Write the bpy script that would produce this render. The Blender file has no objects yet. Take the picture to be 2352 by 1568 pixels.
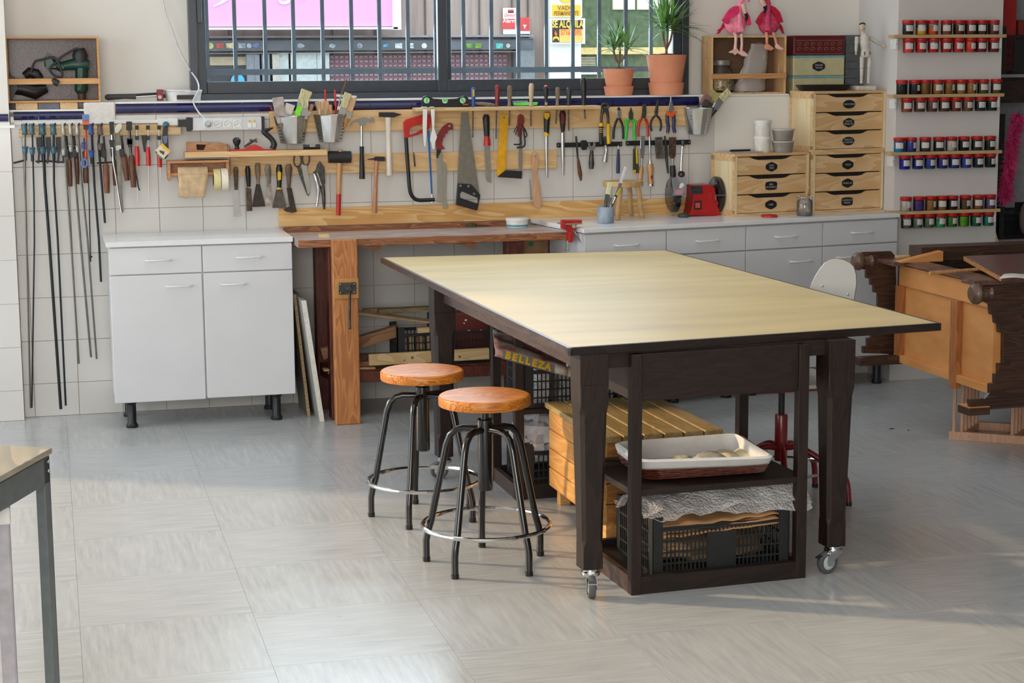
import bpy, bmesh, math, random
from math import sin, cos, pi, radians, sqrt, atan2
from mathutils import Vector, Matrix
from mathutils.geometry import tessellate_polygon
random.seed(7)
SC = bpy.context.scene
COL = SC.collection
# ---------------------------------------------------------------- camera
F_PX, PITCH, ROLL, YAW, EYE = 4150.0, 0.1545, -0.0072, 0.250, 1.62
def _cam_axes():
    cp, sp, cr, sr = cos(PITCH), sin(PITCH), cos(ROLL), sin(ROLL)
    fwd = Vector((0, cp, -sp)); down = Vector((0, -sp, -cp)); right = Vector((1, 0, 0))
    ex = right*cr - down*sr
    ey = right*sr + down*cr
    R = Matrix(((cos(YAW), sin(YAW), 0), (-sin(YAW), cos(YAW), 0), (0, 0, 1)))
    return R@ex, R@ey, R@fwd
EX, EY, FW = _cam_axes()
CP = Vector((0, 0, EYE))
cd = bpy.data.cameras.new('camera'); cam = bpy.data.objects.new('camera', cd); COL.objects.link(cam)
cd.sensor_width = 36; cd.lens = F_PX*36/2352; cd.clip_end = 200
mw = Matrix.Identity(4)
for r in range(3):
    mw[r][0] = EX[r]; mw[r][1] = -EY[r]; mw[r][2] = -FW[r]; mw[r][3] = CP[r]
cam.matrix_world = mw
SC.camera = cam
# ---------------------------------------------------------------- world, lights, exposure
SC.view_settings.view_transform = 'Standard'; SC.view_settings.look = 'None'
SC.view_settings.exposure = 0.0; SC.view_settings.gamma = 1; SC.view_settings.use_curve_mapping = False
SC.cycles.use_denoising = True
SC.cycles.max_bounces = 8; SC.cycles.diffuse_bounces = 4; SC.cycles.transparent_max_bounces = 12
SC.cycles.sample_clamp_indirect = 6.0
w = bpy.data.worlds.new('sky'); SC.world = w; w.use_nodes = True
nt = w.node_tree; bg = nt.nodes['Background']
bg.inputs[0].default_value = (0.87, 0.94, 1.0, 1); bg.inputs[1].default_value = 3.1
def light(name, kind, loc, direction, energy, color, size=None, size_y=None, angle=None, spread=None):
    l = bpy.data.lights.new(name, kind); l.energy = energy; l.color = color
    if kind == 'AREA':
        l.shape = 'RECTANGLE'; l.size = size; l.size_y = size_y or size
        if spread: l.spread = spread
    if kind == 'SUN': l.angle = angle
    o = bpy.data.objects.new(name, l); COL.objects.link(o); o.location = loc
    o.rotation_euler = Vector(direction).to_track_quat('-Z', 'Y').to_euler()
    return o
SUN_AZ, SUN_EL = radians(-28), radians(21)
light('sun', 'SUN', (-6, 9, 5), (cos(SUN_AZ)*cos(SUN_EL), sin(SUN_AZ)*cos(SUN_EL), -sin(SUN_EL)), 3.2, (1.0, 0.74, 0.42), angle=radians(2.2))
light('shopfront_daylight', 'AREA', (-2.3, 5.6, 1.55), (1, -0.05, -0.22), 5, (0.78, 0.89, 1.0), 5.6, 2.3)
light('front_fill_light', 'AREA', (-0.6, -1.7, 1.9), (0.34, 1, -0.03), 250, (1.0, 0.965, 0.925), 3.6, 2.1)  # soft fill added behind the camera to brighten front faces; no door there
light('window_daylight', 'AREA', (1.9, 8.80, 2.05), (0, -1, -0.45), 62, (0.74, 0.87, 1.0), 2.3, 1.0)
light('overhead_fill_light', 'AREA', (1.3, 5.4, 2.96), (0, 0, -1), 44, (0.95, 0.975, 1.0), 3.4, 4.6)  # added unseen overhead fill, lifts floor and table tops; no fixture modelled
# ---------------------------------------------------------------- pixel rays -> points on real planes
def ray(x, y): return FW + EX*((x-1176)/F_PX) + EY*((y-784)/F_PX)
def PY(x, y, Y): d = ray(x, y); return CP + d*(Y/d.y)
def PZ(x, y, z): d = ray(x, y); return CP + d*((z-EYE)/d.z)
def PX(x, y, X): d = ray(x, y); return CP + d*(X/d.x)
def pxm(p): return (Vector(p)-CP).dot(FW)/F_PX      # metres per pixel at p
# ---------------------------------------------------------------- materials
def lin(c):
    c = c/255.0
    return c/12.92 if c <= 0.04045 else ((c+0.055)/1.055)**2.4
def L(rgb): return (lin(rgb[0]), lin(rgb[1]), lin(rgb[2]), 1)
MATS = {}
def _new(name):
    m = bpy.data.materials.new(name); m.use_nodes = True
    return m, m.node_tree, m.node_tree.nodes['Principled BSDF']
def mat(name, rgb, rough=0.5, metal=0.0, var=0.08, scale=30, bump=0.0, spec=0.5, alpha=1.0, rgb2=None, stretch=(1,1,1), coat=0, emit=None):
    if name in MATS: return MATS[name]
    m, nt, b = _new(name)
    N = nt.nodes; K = nt.links
    b.inputs['Roughness'].default_value = rough; b.inputs['Metallic'].default_value = metal
    b.inputs['Specular IOR Level'].default_value = spec
    if coat: b.inputs['Coat Weight'].default_value = coat; b.inputs['Coat Roughness'].default_value = 0.12
    tc = N.new('ShaderNodeTexCoord'); mp = N.new('ShaderNodeMapping'); mp.inputs['Scale'].default_value = stretch
    K.new(tc.outputs['Object'], mp.inputs[0])
    nz = N.new('ShaderNodeTexNoise'); nz.inputs['Scale'].default_value = scale; nz.inputs['Detail'].default_value = 4
    K.new(mp.outputs[0], nz.inputs['Vector'])
    cr = N.new('ShaderNodeValToRGB')
    c = L(rgb)
    if rgb2: c2 = L(rgb2); cr.color_ramp.elements[0].color = c2; cr.color_ramp.elements[1].color = c
    else:
        cr.color_ramp.elements[0].color = (c[0]*(1-var*2), c[1]*(1-var*2), c[2]*(1-var*2), 1)
        cr.color_ramp.elements[1].color = (min(1, c[0]*(1+var)), min(1, c[1]*(1+var)), min(1, c[2]*(1+var)), 1)
    cr.color_ramp.elements[0].position = 0.32; cr.color_ramp.elements[1].position = 0.68
    K.new(nz.outputs['Fac'], cr.inputs[0]); K.new(cr.outputs[0], b.inputs['Base Color'])
    if bump:
        bp = N.new('ShaderNodeBump'); bp.inputs['Strength'].default_value = bump; bp.inputs['Distance'].default_value = 0.002
        K.new(nz.outputs['Fac'], bp.inputs['Height']); K.new(bp.outputs[0], b.inputs['Normal'])
    if alpha < 1: b.inputs['Alpha'].default_value = alpha
    if emit: b.inputs['Emission Color'].default_value = L(rgb); b.inputs['Emission Strength'].default_value = emit
    MATS[name] = m; return m
def wood(name, rgb, rgb2, axis='X', scale=3.0, rough=0.45, dist=2.2, coat=0, fine=0.5):
    if name in MATS: return MATS[name]
    m, nt, b = _new(name); N = nt.nodes; K = nt.links
    b.inputs['Roughness'].default_value = rough
    if coat: b.inputs['Coat Weight'].default_value = coat; b.inputs['Coat Roughness'].default_value = 0.1
    tc = N.new('ShaderNodeTexCoord'); mp = N.new('ShaderNodeMapping')
    s = {'X': (0.35, 3, 3), 'Y': (3, 0.35, 3), 'Z': (3, 3, 0.35)}[axis]
    mp.inputs['Scale'].default_value = [a*scale for a in s]
    K.new(tc.outputs['Object'], mp.inputs[0])
    nz = N.new('ShaderNodeTexNoise'); nz.inputs['Scale'].default_value = 1.2; nz.inputs['Detail'].default_value = 2; nz.inputs['Distortion'].default_value = dist*0.3
    K.new(mp.outputs[0], nz.inputs['Vector'])
    mu = N.new('ShaderNodeMath'); mu.operation = 'MULTIPLY'; mu.inputs[1].default_value = 9.0
    K.new(nz.outputs['Fac'], mu.inputs[0])
    fr = N.new('ShaderNodeMath'); fr.operation = 'FRACT'; K.new(mu.outputs[0], fr.inputs[0])
    n2 = N.new('ShaderNodeTexNoise'); n2.inputs['Scale'].default_value = 14; n2.inputs['Detail'].default_value = 5
    K.new(mp.outputs[0], n2.inputs['Vector'])
    ad = N.new('ShaderNodeMath'); ad.operation = 'MULTIPLY_ADD'; ad.inputs[1].default_value = fine
    K.new(n2.outputs['Fac'], ad.inputs[0]); K.new(fr.outputs[0], ad.inputs[2])
    cr = N.new('ShaderNodeValToRGB'); cr.color_ramp.elements[0].color = L(rgb); cr.color_ramp.elements[1].color = L(rgb2)
    cr.color_ramp.elements[0].position = 0.25; cr.color_ramp.elements[1].position = 1.2 if False else 1.0
    K.new(ad.outputs[0], cr.inputs[0]); K.new(cr.outputs[0], b.inputs['Base Color'])
    MATS[name] = m; return m
def glassy(name, rgb, amount=0.12, rough=0.05, body=0.0):
    if name in MATS: return MATS[name]
    m = bpy.data.materials.new(name); m.use_nodes = True; nt = m.node_tree; N = nt.nodes; K = nt.links
    N.remove(N['Principled BSDF']); out = N['Material Output']
    tr = N.new('ShaderNodeBsdfTransparent'); tr.inputs[0].default_value = L(rgb)
    gl = N.new('ShaderNodeBsdfGlossy'); gl.inputs['Roughness'].default_value = rough
    mx = N.new('ShaderNodeMixShader')
    if body:
        df = N.new('ShaderNodeBsdfDiffuse'); df.inputs[0].default_value = L(rgb)
        m2 = N.new('ShaderNodeMixShader'); m2.inputs[0].default_value = body
        K.new(tr.outputs[0], m2.inputs[1]); K.new(df.outputs[0], m2.inputs[2]); K.new(m2.outputs[0], mx.inputs[1])
    else: K.new(tr.outputs[0], mx.inputs[1])
    fr = N.new('ShaderNodeFresnel'); fr.inputs[0].default_value = 1.35
    ad = N.new('ShaderNodeMath'); ad.operation = 'ADD'; ad.inputs[1].default_value = amount; ad.use_clamp = True
    K.new(fr.outputs[0], ad.inputs[0]); K.new(ad.outputs[0], mx.inputs[0]); K.new(gl.outputs[0], mx.inputs[2])
    K.new(mx.outputs[0], out.inputs[0]); MATS[name] = m; return m
# ---------------------------------------------------------------- mesh building
class M:
    def __init__(s): s.v = []; s.f = []; s.sm = []
    def add(s, vs, fs, smooth=False):
        n = len(s.v); s.v += [Vector(p) for p in vs]
        for f in fs: s.f.append([i+n for i in f]); s.sm.append(smooth)
        return s
    def box(s, x0, x1, y0, y1, z0, z1, T=None):
        vs = [Vector((x, y, z)) for z in (z0, z1) for y in (y0, y1) for x in (x0, x1)]
        if T: vs = [T@p for p in vs]
        return s.add(vs, [(0,2,3,1),(4,5,7,6),(0,1,5,4),(2,6,7,3),(0,4,6,2),(1,3,7,5)])
    def hexa(s, b, t):   # bottom quad, top quad (ccw from above)
        return s.add(list(b)+list(t), [(3,2,1,0),(4,5,6,7),(0,1,5,4),(1,2,6,5),(2,3,7,6),(3,0,4,7)])
    def bar(s, a, b, w, h, up=(0,0,1)):   # rectangular bar between a and b
        a = Vector(a); b = Vector(b); d = (b-a).normalized(); up = Vector(up)
        if abs(d.dot(up)) > 0.98: up = Vector((0, 1, 0))
        sd = d.cross(up).normalized(); u = sd.cross(d).normalized()
        q = lambda c: [c-sd*w/2-u*h/2, c+sd*w/2-u*h/2, c+sd*w/2+u*h/2, c-sd*w/2+u*h/2]
        return s.add(q(a)+q(b), [(0,1,2,3),(7,6,5,4),(0,4,5,1),(1,5,6,2),(2,6,7,3),(3,7,4,0)])
    def tube(s, pts, r, n=10, closed=False, caps=True, flat=1.0, smooth=True):
        pts = [Vector(p) for p in pts]; k = len(pts)
        rs = r if isinstance(r, (list, tuple)) else [r]*k
        vs = []; prev = None
        for i, p in enumerate(pts):
            if closed: d = pts[(i+1) % k]-pts[i-1]
            else: d = pts[min(i+1, k-1)]-pts[max(i-1, 0)]
            if d.length < 1e-9: d = Vector((0, 0, 1))
            d.normalize()
            if prev is None:
                ref = Vector((0, 1, 0)) if abs(d.y) < 0.9 else Vector((1, 0, 0))
                u = (ref-d*ref.dot(d)).normalized()
            else:
                u = prev-d*prev.dot(d)
                u = u.normalized() if u.length > 1e-6 else Vector((1, 0, 0))
            prev = u; w = d.cross(u)
            for j in range(n):
                a = 2*pi*j/n
                vs.append(p+u*(cos(a)*rs[i]*flat)+w*(sin(a)*rs[i]))
        fs = []
        for i in range(k if closed else k-1):
            for j in range(n):
                a = i*n+j; b = i*n+(j+1) % n; c = ((i+1) % k)*n+(j+1) % n; d_ = ((i+1) % k)*n+j
                fs.append((a, b, c, d_))
        s.add(vs, fs, smooth)
        if caps and not closed:
            s.add(vs[:n], [tuple(range(n-1, -1, -1))]); s.add(vs[-n:], [tuple(range(n))])
        return s
    def lathe(s, c, prof, n=20, axis='Z', smooth=True, caps=True, T=None):  # prof: (radius, height)
        c = Vector(c); vs = []
        for r, h in prof:
            for j in range(n):
                a = 2*pi*j/n
                p = {'Z': Vector((cos(a)*r, sin(a)*r, h)), 'Y': Vector((cos(a)*r, h, -sin(a)*r)), 'X': Vector((h, cos(a)*r, sin(a)*r))}[axis]
                if T: p = T@p
                vs.append(c+p)
        fs = [(i*n+j, i*n+(j+1) % n, (i+1)*n+(j+1) % n, (i+1)*n+j) for i in range(len(prof)-1) for j in range(n)]
        s.add(vs, fs, smooth)
        if caps: s.add(vs[:n], [tuple(range(n-1, -1, -1))]); s.add(vs[-n:], [tuple(range(n))])
        return s
    def ball(s, c, rx, ry, rz, n=14, T=None):
        c = Vector(c); vs = []; k = n//2+1
        for i in range(k+1):
            t = pi*i/k
            for j in range(n):
                a = 2*pi*j/n; p = Vector((rx*sin(t)*cos(a), ry*sin(t)*sin(a), -rz*cos(t)))
                if T: p = T@p
                vs.append(c+p)
        return s.add(vs, [(i*n+j, i*n+(j+1) % n, (i+1)*n+(j+1) % n, (i+1)*n+j) for i in range(k) for j in range(n)], True)
    def plate(s, outer, dvec, holes=()):   # planar outline(s) extruded by dvec
        loops = [[Vector(p) for p in outer]]+[[Vector(p) for p in h] for h in holes]
        dvec = Vector(dvec); flat = [p for l in loops for p in l]; N = len(flat)
        tris = tessellate_polygon(loops)
        vs = flat+[p+dvec for p in flat]
        fs = [tuple(t) for t in tris]+[tuple(i+N for i in reversed(t)) for t in tris]
        o = 0
        for l in loops:
            k = len(l)
            for i in range(k): fs.append((o+i, o+(i+1) % k, o+(i+1) % k+N, o+i+N))
            o += k
        return s.add(vs, fs)
    def sheet(s, fn, nu, nv, thick=0.0, smooth=True):
        vs = [Vector(fn(i/nu, j/nv)) for j in range(nv+1) for i in range(nu+1)]
        fs = [(j*(nu+1)+i, j*(nu+1)+i+1, (j+1)*(nu+1)+i+1, (j+1)*(nu+1)+i) for j in range(nv) for i in range(nu)]
        return s.add(vs, fs, smooth)
ORG = {}
def link(name, me, parent, org):
    o = bpy.data.objects.new(name, me); COL.objects.link(o); ORG[o.name] = Vector(org)
    if parent:
        o.parent = parent; o.location = Vector(org)-ORG[parent.name]
    else: o.location = org
    return o
def obj(name, m, material, parent=None, bevel=0, seg=2, solid=0, sub=0, kind=None, label=None, org=None, fix=True):
    if org is None:
        if parent is not None: org = ORG[parent.name]
        else:
            xs = [p.x for p in m.v]; ys = [p.y for p in m.v]; zs = [p.z for p in m.v]
            org = Vector(((min(xs)+max(xs))/2, (min(ys)+max(ys))/2, min(zs)))
    org = Vector(org)
    me = bpy.data.meshes.new(name); me.from_pydata([p-org for p in m.v], [], m.f)
    me.polygons.foreach_set('use_smooth', m.sm)
    if fix and not solid:
        bm = bmesh.new(); bm.from_mesh(me); bmesh.ops.recalc_face_normals(bm, faces=bm.faces); bm.to_mesh(me); bm.free()
    if any(m.sm): me.set_sharp_from_angle(angle=radians(38))
    me.materials.append(material)
    o = link(name, me, parent, org)
    if solid:
        md = o.modifiers.new('s', 'SOLIDIFY'); md.thickness = solid; md.offset = 0
    if bevel:
        md = o.modifiers.new('b', 'BEVEL'); md.width = bevel; md.segments = seg; md.limit_method = 'ANGLE'; md.harden_normals = False
    if sub:
        md = o.modifiers.new('u', 'SUBSURF'); md.levels = sub; md.render_levels = sub
    if kind: o['kind'] = kind
    if label: o['label'] = label
    return o
def tag(o, label, cat, group=None, kind=None):
    o['label'] = label; o['category'] = cat
    if group: o['group'] = group
    if kind: o['kind'] = kind
    return o
def T(name, label, cat, loc, group=None):
    o = bpy.data.objects.new(name, None); COL.objects.link(o); o.location = loc; ORG[o.name] = Vector(loc)
    o.empty_display_size = 0.05
    return tag(o, label, cat, group)
def text(s_, loc, size, material, parent, name='lettering', sx=1.0, rot=(pi/2, 0, 0), shear=0.0, bold=0.0, font=None):
    cu = bpy.data.curves.new(name, 'FONT'); cu.body = s_; cu.size = size; cu.align_x = 'CENTER'; cu.align_y = 'CENTER'
    cu.extrude = 0.0004; cu.shear = shear; cu.offset = bold
    cu.materials.append(material); cu.resolution_u = 3
    tmp = bpy.data.objects.new(name, cu); COL.objects.link(tmp)
    me = bpy.data.meshes.new_from_object(tmp.evaluated_get(bpy.context.evaluated_depsgraph_get()))
    bpy.data.objects.remove(tmp)
    o = bpy.data.objects.new(name, me); COL.objects.link(o); o.rotation_euler = rot; o.scale = (sx, 1, 1)
    o.parent = parent; o.location = Vector(loc)-ORG[parent.name]; ORG[o.name] = Vector(loc)
    return o
def bez(pts, n=6):   # Catmull-Rom through points
    pts = [Vector(p) for p in pts]; out = []
    P = [pts[0]*2-pts[1]]+pts+[pts[-1]*2-pts[-2]]
    for i in range(1, len(P)-2):
        for j in range(n):
            t = j/n; a, b, c, d = P[i-1], P[i], P[i+1], P[i+2]
            out.append(0.5*((2*b)+(c-a)*t+(2*a-5*b+4*c-d)*t*t+(3*b-a-3*c+d)*t**3))
    out.append(pts[-1]); return out
def RZ(ang, origin): return Matrix.Translation(origin)@Matrix.Rotation(ang, 4, 'Z')
# ---------------------------------------------------------------- palette
steel = mat('steel', (190,190,188), 0.26, 0.95, 0.04, 30)
chrome = mat('chrome', (215,215,215), 0.12, 1.0, 0.03)
dsteel = mat('dark_steel', (88,86,82), 0.45, 0.7, 0.25, 40)
rust = mat('stained_blade', (92,74,60), 0.6, 0.5, 0.3, 50)
black = mat('black_plastic', (26,26,28), 0.42, 0, 0.1)
blackg = mat('black_enamel', (22,23,25), 0.22, 0, 0.05, coat=0.4)
grey = mat('grey_plastic', (120,122,124), 0.5)
white = mat('white_plastic', (228,228,224), 0.35, 0, 0.03)
red = mat('red_plastic', (190,34,30), 0.35, 0, 0.06)
dred = mat('dark_red_plastic', (128,34,36), 0.4)
yellow = mat('yellow_plastic', (226,178,24), 0.4)
orange = mat('orange_plastic', (226,92,34), 0.45)
blue = mat('blue_plastic', (50,84,160), 0.4)
navy = mat('navy_plastic', (38,44,84), 0.4)
green = mat('green_plastic', (56,190,52), 0.4)
teal = mat('blue_grey_enamel', (70,104,120), 0.35, 0.2, 0.12)
pine = wood('pine', (224,192,144), (208,168,116), 'X', 4)
pineZ = wood('pine_upright', (224,192,144), (208,168,116), 'Z', 4)
pineY = wood('pine_deep', (224,192,144), (208,168,116), 'Y', 4)
beech = wood('handle_wood', (206,158,104), (182,128,76), 'Z', 8, 0.4)
brownw = wood('brown_handle_wood', (112,66,38), (84,46,26), 'Z', 8, 0.5)
greyw = wood('weathered_handle_wood', (148,128,104), (112,92,72), 'Z', 10, 0.6)
darkw = wood('dark_table_wood', (44,27,20), (27,16,12), 'Z', 5, 0.52)
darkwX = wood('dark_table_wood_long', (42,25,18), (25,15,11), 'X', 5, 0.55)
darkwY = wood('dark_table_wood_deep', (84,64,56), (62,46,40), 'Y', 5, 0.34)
paint = mat('wall_paint', (230,226,218), 0.7, 0, 0.015, 3)
tile_m = mat('white_tile_glaze', (212,209,203), 0.16, 0, 0.02, 2)
grout = mat('grout', (168,150,134), 0.9, 0, 0.1, 40)
melam = mat('white_melamine', (216,216,217), 0.3, 0, 0.015, 5)
skirt = mat('white_worktop', (232,232,232), 0.22, 0, 0.02, 8)
# ================================================================ THE SETTING
def struct(name, m, material, parent=None, **k):
    return obj(name, m, material, parent, kind='structure', **k)
def floor_mat(name, axis):
    m, nt, b = _new(name); N = nt.nodes; K = nt.links
    b.inputs['Roughness'].default_value = 0.30; b.inputs['Specular IOR Level'].default_value = 0.42
    tc = N.new('ShaderNodeTexCoord'); mp = N.new('ShaderNodeMapping')
    mp.inputs['Scale'].default_value = (2.2, 26, 1) if axis == 'X' else (26, 2.2, 1)
    K.new(tc.outputs['Object'], mp.inputs[0])
    n1 = N.new('ShaderNodeTexNoise'); n1.inputs['Scale'].default_value = 2.2; n1.inputs['Detail'].default_value = 6; n1.inputs['Roughness'].default_value = 0.6
    K.new(mp.outputs[0], n1.inputs['Vector'])
    geo = N.new('ShaderNodeNewGeometry'); n2 = N.new('ShaderNodeTexNoise'); n2.inputs['Scale'].default_value = 1.7; n2.inputs['Detail'].default_value = 3
    K.new(geo.outputs['Position'], n2.inputs['Vector'])
    cr = N.new('ShaderNodeValToRGB'); cr.color_ramp.elements[0].color = L((165,167,168)); cr.color_ramp.elements[1].color = L((189,190,189))
    cr.color_ramp.elements[0].position = 0.3; cr.color_ramp.elements[1].position = 0.7
    K.new(n1.outputs['Fac'], cr.inputs[0]); K.new(cr.outputs[0], b.inputs['Base Color'])
    mr = N.new('ShaderNodeMapRange'); mr.inputs['From Min'].default_value = 0.3; mr.inputs['From Max'].default_value = 0.7
    mr.inputs['To Min'].default_value = 0.17; mr.inputs['To Max'].default_value = 0.36
    K.new(n2.outputs['Fac'], mr.inputs[0]); K.new(mr.outputs[0], b.inputs['Roughness'])
    bp = N.new('ShaderNodeBump'); bp.inputs['Strength'].default_value = 0.25; bp.inputs['Distance'].default_value = 0.0006
    K.new(n1.outputs['Fac'], bp.inputs['Height']); K.new(bp.outputs[0], b.inputs['Normal'])
    return m
fmx = floor_mat('vinyl_streaks_x', 'X'); fmy = floor_mat('vinyl_streaks_y', 'Y')
seam = mat('floor_seam', (132,126,116), 0.6)
X0, X1, Y0R, YW = -2.4, 7.0, -2.0, 8.525
fl = struct('floor', M().box(X0, X1, Y0R, 9.0, -0.06, -0.0015), seam, org=(0, 0, 0))
TS = 0.5
tm = {}
for k, mm in enumerate((fmx, fmy)):
    o = obj('floor_tile', M().box(0.0004, TS-0.0004, 0.0004, TS-0.0004, -0.004, 0), mm, fl, org=(0, 0, 0)); tm[k] = o.data
    bpy.data.objects.remove(o)
for i in range(-5, 8):
    for j in range(-2, 9):
        x = 1.53+TS*i; y = 4.72+TS*j
        o = link('floor_tile', tm[(i+j) % 2], fl, (x, y, 0))
m = M()
m.box(X0, X1, Y0R, 3.72, -0.004, 0); struct_floor2 = obj('floor_tile', m, fmx, fl); struct_floor2.name = 'floor_sheet'; struct_floor2['kind'] = 'stuff'
# back wall, lower tiled part with ledge
ZL = 1.443
wb = struct('wall_back', M().box(X0, 4.09, YW+0.003, 9.0, 0, 1.40), grout, org=(0, YW, 0))
ut = obj('tile', M().box(0.00125, 0.19875, YW, YW+0.005, 0.00125, 0.19875), tile_m, wb, org=(0, 0, 0), bevel=0.0008, seg=1)
um = ut.data; bpy.data.objects.remove(ut)
def tiles(parent, xa, xb, za, zb, gx, gz, yf):
    k0 = math.floor((xa-gx)/0.2); k1 = math.ceil((xb-gx)/0.2)
    r0 = math.floor((za-gz)/0.2); r1 = math.ceil((zb-gz)/0.2)
    for a in range(k0, k1):
        for b in range(r0, r1):
            x0, x1_, z0, z1_ = gx+a*0.2, gx+(a+1)*0.2, gz+b*0.2, gz+(b+1)*0.2
            if x0 >= xa-1e-6 and x1_ <= xb+1e-6 and z0 >= za-1e-6 and z1_ <= zb+1e-6:
                link('tile', um, parent, (x0, yf-YW, z0))
            else:
                x0 = max(x0, xa); x1_ = min(x1_, xb); z0 = max(z0, za); z1_ = min(z1_, zb)
                if x1_-x0 < 0.004 or z1_-z0 < 0.004: continue
                obj('tile', M().box(x0+.00125, x1_-.00125, yf, yf+0.005, z0+.00125, z1_-.00125), tile_m, parent)
tiles(wb, -0.155, 3.225, 0.0, 1.383, 0.092, -0.046, YW)
obj('plaster', M().box(3.225, 4.09, YW, YW+0.01, 0, 1.43), paint, wb)
# ledge with blue edge tiles
bluet = mat('cobalt_tile_glaze', (26,28,84), 0.08, 0, 0.2, 8, coat=0.6)
capw = mat('ledge_cap', (232,232,228), 0.3, 0, 0.02)
ledge = struct('trim_1', M().box(0.31, 3.62, YW-0.004, 8.74, ZL-0.008, ZL), capw)
obj('ledge_core', M().box(0.31, 4.09, YW+0.004, 8.74, 1.385, ZL-0.008), paint, ledge)
ledge2 = struct('trim_2', M().box(-0.16, 0.31, YW-0.004, 8.74, 1.405, 1.413), capw)
obj('ledge_core', M().box(-0.16, 0.31, YW+0.004, 8.74, 1.36, 1.405), paint, ledge2)
def bull(x0, x1, z0, z1, par, y=YW):
    h = z1-z0; n = 6
    pr = [(x0, y+0.012, z0)]+[(x0, y+0.004-0.016*sin(pi*t/n), z0+h*(1-cos(pi*t/n))/2) for t in range(n+1)]+[(x0, y+0.012, z1)]
    obj('blue_tile', M().plate(pr, (x1-x0, 0, 0)), bluet, par)
x = 0.312
for xa in [0.312]+[0.49+0.2*k for k in range(14)]:
    xb = 0.49 if xa < 0.4 else xa+0.2
    if xa < 3.1: bull(xa+0.001, min(xb, 3.14)-0.001, 1.389, ZL-0.009, ledge)
for xa, xb in ((-0.14, -0.031), (-0.029, 0.168)): bull(xa, xb, 1.365, 1.404, ledge2)
obj('plaster_patch', M().box(0.17, 0.31, YW-0.012, YW+0.01, 1.345, 1.443), mat('rough_plaster', (228,222,214), 0.85, 0, 0.05, 60, 0.6), ledge2, bevel=0.006)
obj('cable_trunking', M().box(-0.14, 0.505, YW-0.022, YW, 1.345, 1.362), white, ledge2, bevel=0.002)
obj('trunking_box', M().box(0.50, 0.59, YW-0.035, YW, 1.333, 1.368), white, ledge2, bevel=0.003)
# upper wall with the window hole
YU = 8.72
WX0, WX1, WZ0 = 0.665, 3.13, ZL
for k, (a, b, c, d) in enumerate(((X0, WX0, 1.40, 3.0), (WX1, 4.09, 1.40, 3.0), (WX0, WX1, 2.5, 3.0))):
    obj('upper_wall', M().box(a, b, YU, 8.95, c, d), paint, wb)
obj('window_sill', M().box(WX0, WX1, YU, 8.95, 1.30, ZL), paint, wb)
# left pier
pier = struct('wall_left', M().box(X0, -0.158, 8.46, 8.9, 0, 3.0), paint, org=(-0.158, 8.46, 0))
tiles(pier, -0.62, -0.155, 0.0, 1.36, -0.155-0.6, -0.06, 8.455)
bull(-0.6, -0.162, 1.363, 1.398, pier, 8.455)
obj('cap_strip', M().box(-0.62, -0.135, 8.44, 8.46, 1.335, 1.348), capw, pier)
# column on the right
colm = struct('wall_column', M().box(4.085, 4.655, 8.27, 8.95, 0, 3.0), mat('column_paint', (214,210,206), 0.75, 0, 0.02, 4), org=(4.1, 8.27, 0))
# alcove behind the column
struct('wall_alcove', M().box(4.655, X1, 8.93, 9.0, 0, 3.0), mat('alcove_paint', (150,152,156), 0.8))
# side wall on the street side, with shop windows outside the frame
sw = struct('wall_street', M().box(X0-0.15, X0, Y0R, 4.4, 0, 3.0), paint)
obj('sill_wall', M().box(X0-0.15, X0, 4.4, 8.9, 0, 0.25), paint, sw)
obj('lintel', M().box(X0-0.15, X0, 4.4, 8.9, 2.6, 3.0), paint, sw)
for y in (4.42,): obj('mullion', M().box(X0-0.10, X0-0.04, y-0.05, y+0.05, 0.25, 2.6), black, sw)
struct('wall_right', M().box(X1, X1+0.1, Y0R, 9.0, 0, 3.0), mat('far_wall_paint', (150,148,146), 0.8))
struct('wall_front', M().box(X0, X1, Y0R-0.1, Y0R, 0, 3.0), paint)
struct('ceiling', M().box(X0, X1, Y0R, 9.0, 3.0, 3.1), mat('ceiling_paint', (190,188,184), 0.9))
# window: dark aluminium sliding frames
alu = mat('dark_aluminium', (70,74,80), 0.35, 0.3, 0.05)
YF = 8.64
wn = struct('window_1', M().box(WX0, WX1, YF, YF+0.10, ZL, ZL+0.028), alu)
obj('outer_frame', M().box(WX0, WX0+0.035, YF, YF+0.10, ZL+0.028, 2.5).box(WX1-0.035, WX1, YF, YF+0.10, ZL+0.028, 2.5).box(WX0, WX1, YF, YF+0.10, 2.46, 2.5), alu, wn, bevel=0.002)
def sash(x0, x1, y, nm):
    r = obj('sash', M().box(x0, x0+0.045, y, y+0.035, ZL+0.028, 2.46).box(x1-0.045, x1, y, y+0.035, ZL+0.028, 2.46).box(x0+0.045, x1-0.045, y, y+0.035, ZL+0.028, ZL+0.085).box(x0+0.045, x1-0.045, y, y+0.035, 2.4, 2.46), alu, wn, bevel=0.003)
    obj('pane', M().box(x0+0.045, x1-0.045, y+0.014, y+0.018, ZL+0.085, 2.4), glassy('window_glass', (236,242,244), 0.02, 0.02), r)
xm = PY(1024, 120, YF+0.02).x
sash(WX0+0.035, xm+0.035, YF+0.055, 'a'); sash(xm-0.04, WX1-0.035, YF+0.012, 'b')
obj('handle', M().box(0.705, 0.725, YF-0.012, YF+0.005, 1.80, 2.0), alu, wn, bevel=0.003)
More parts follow.
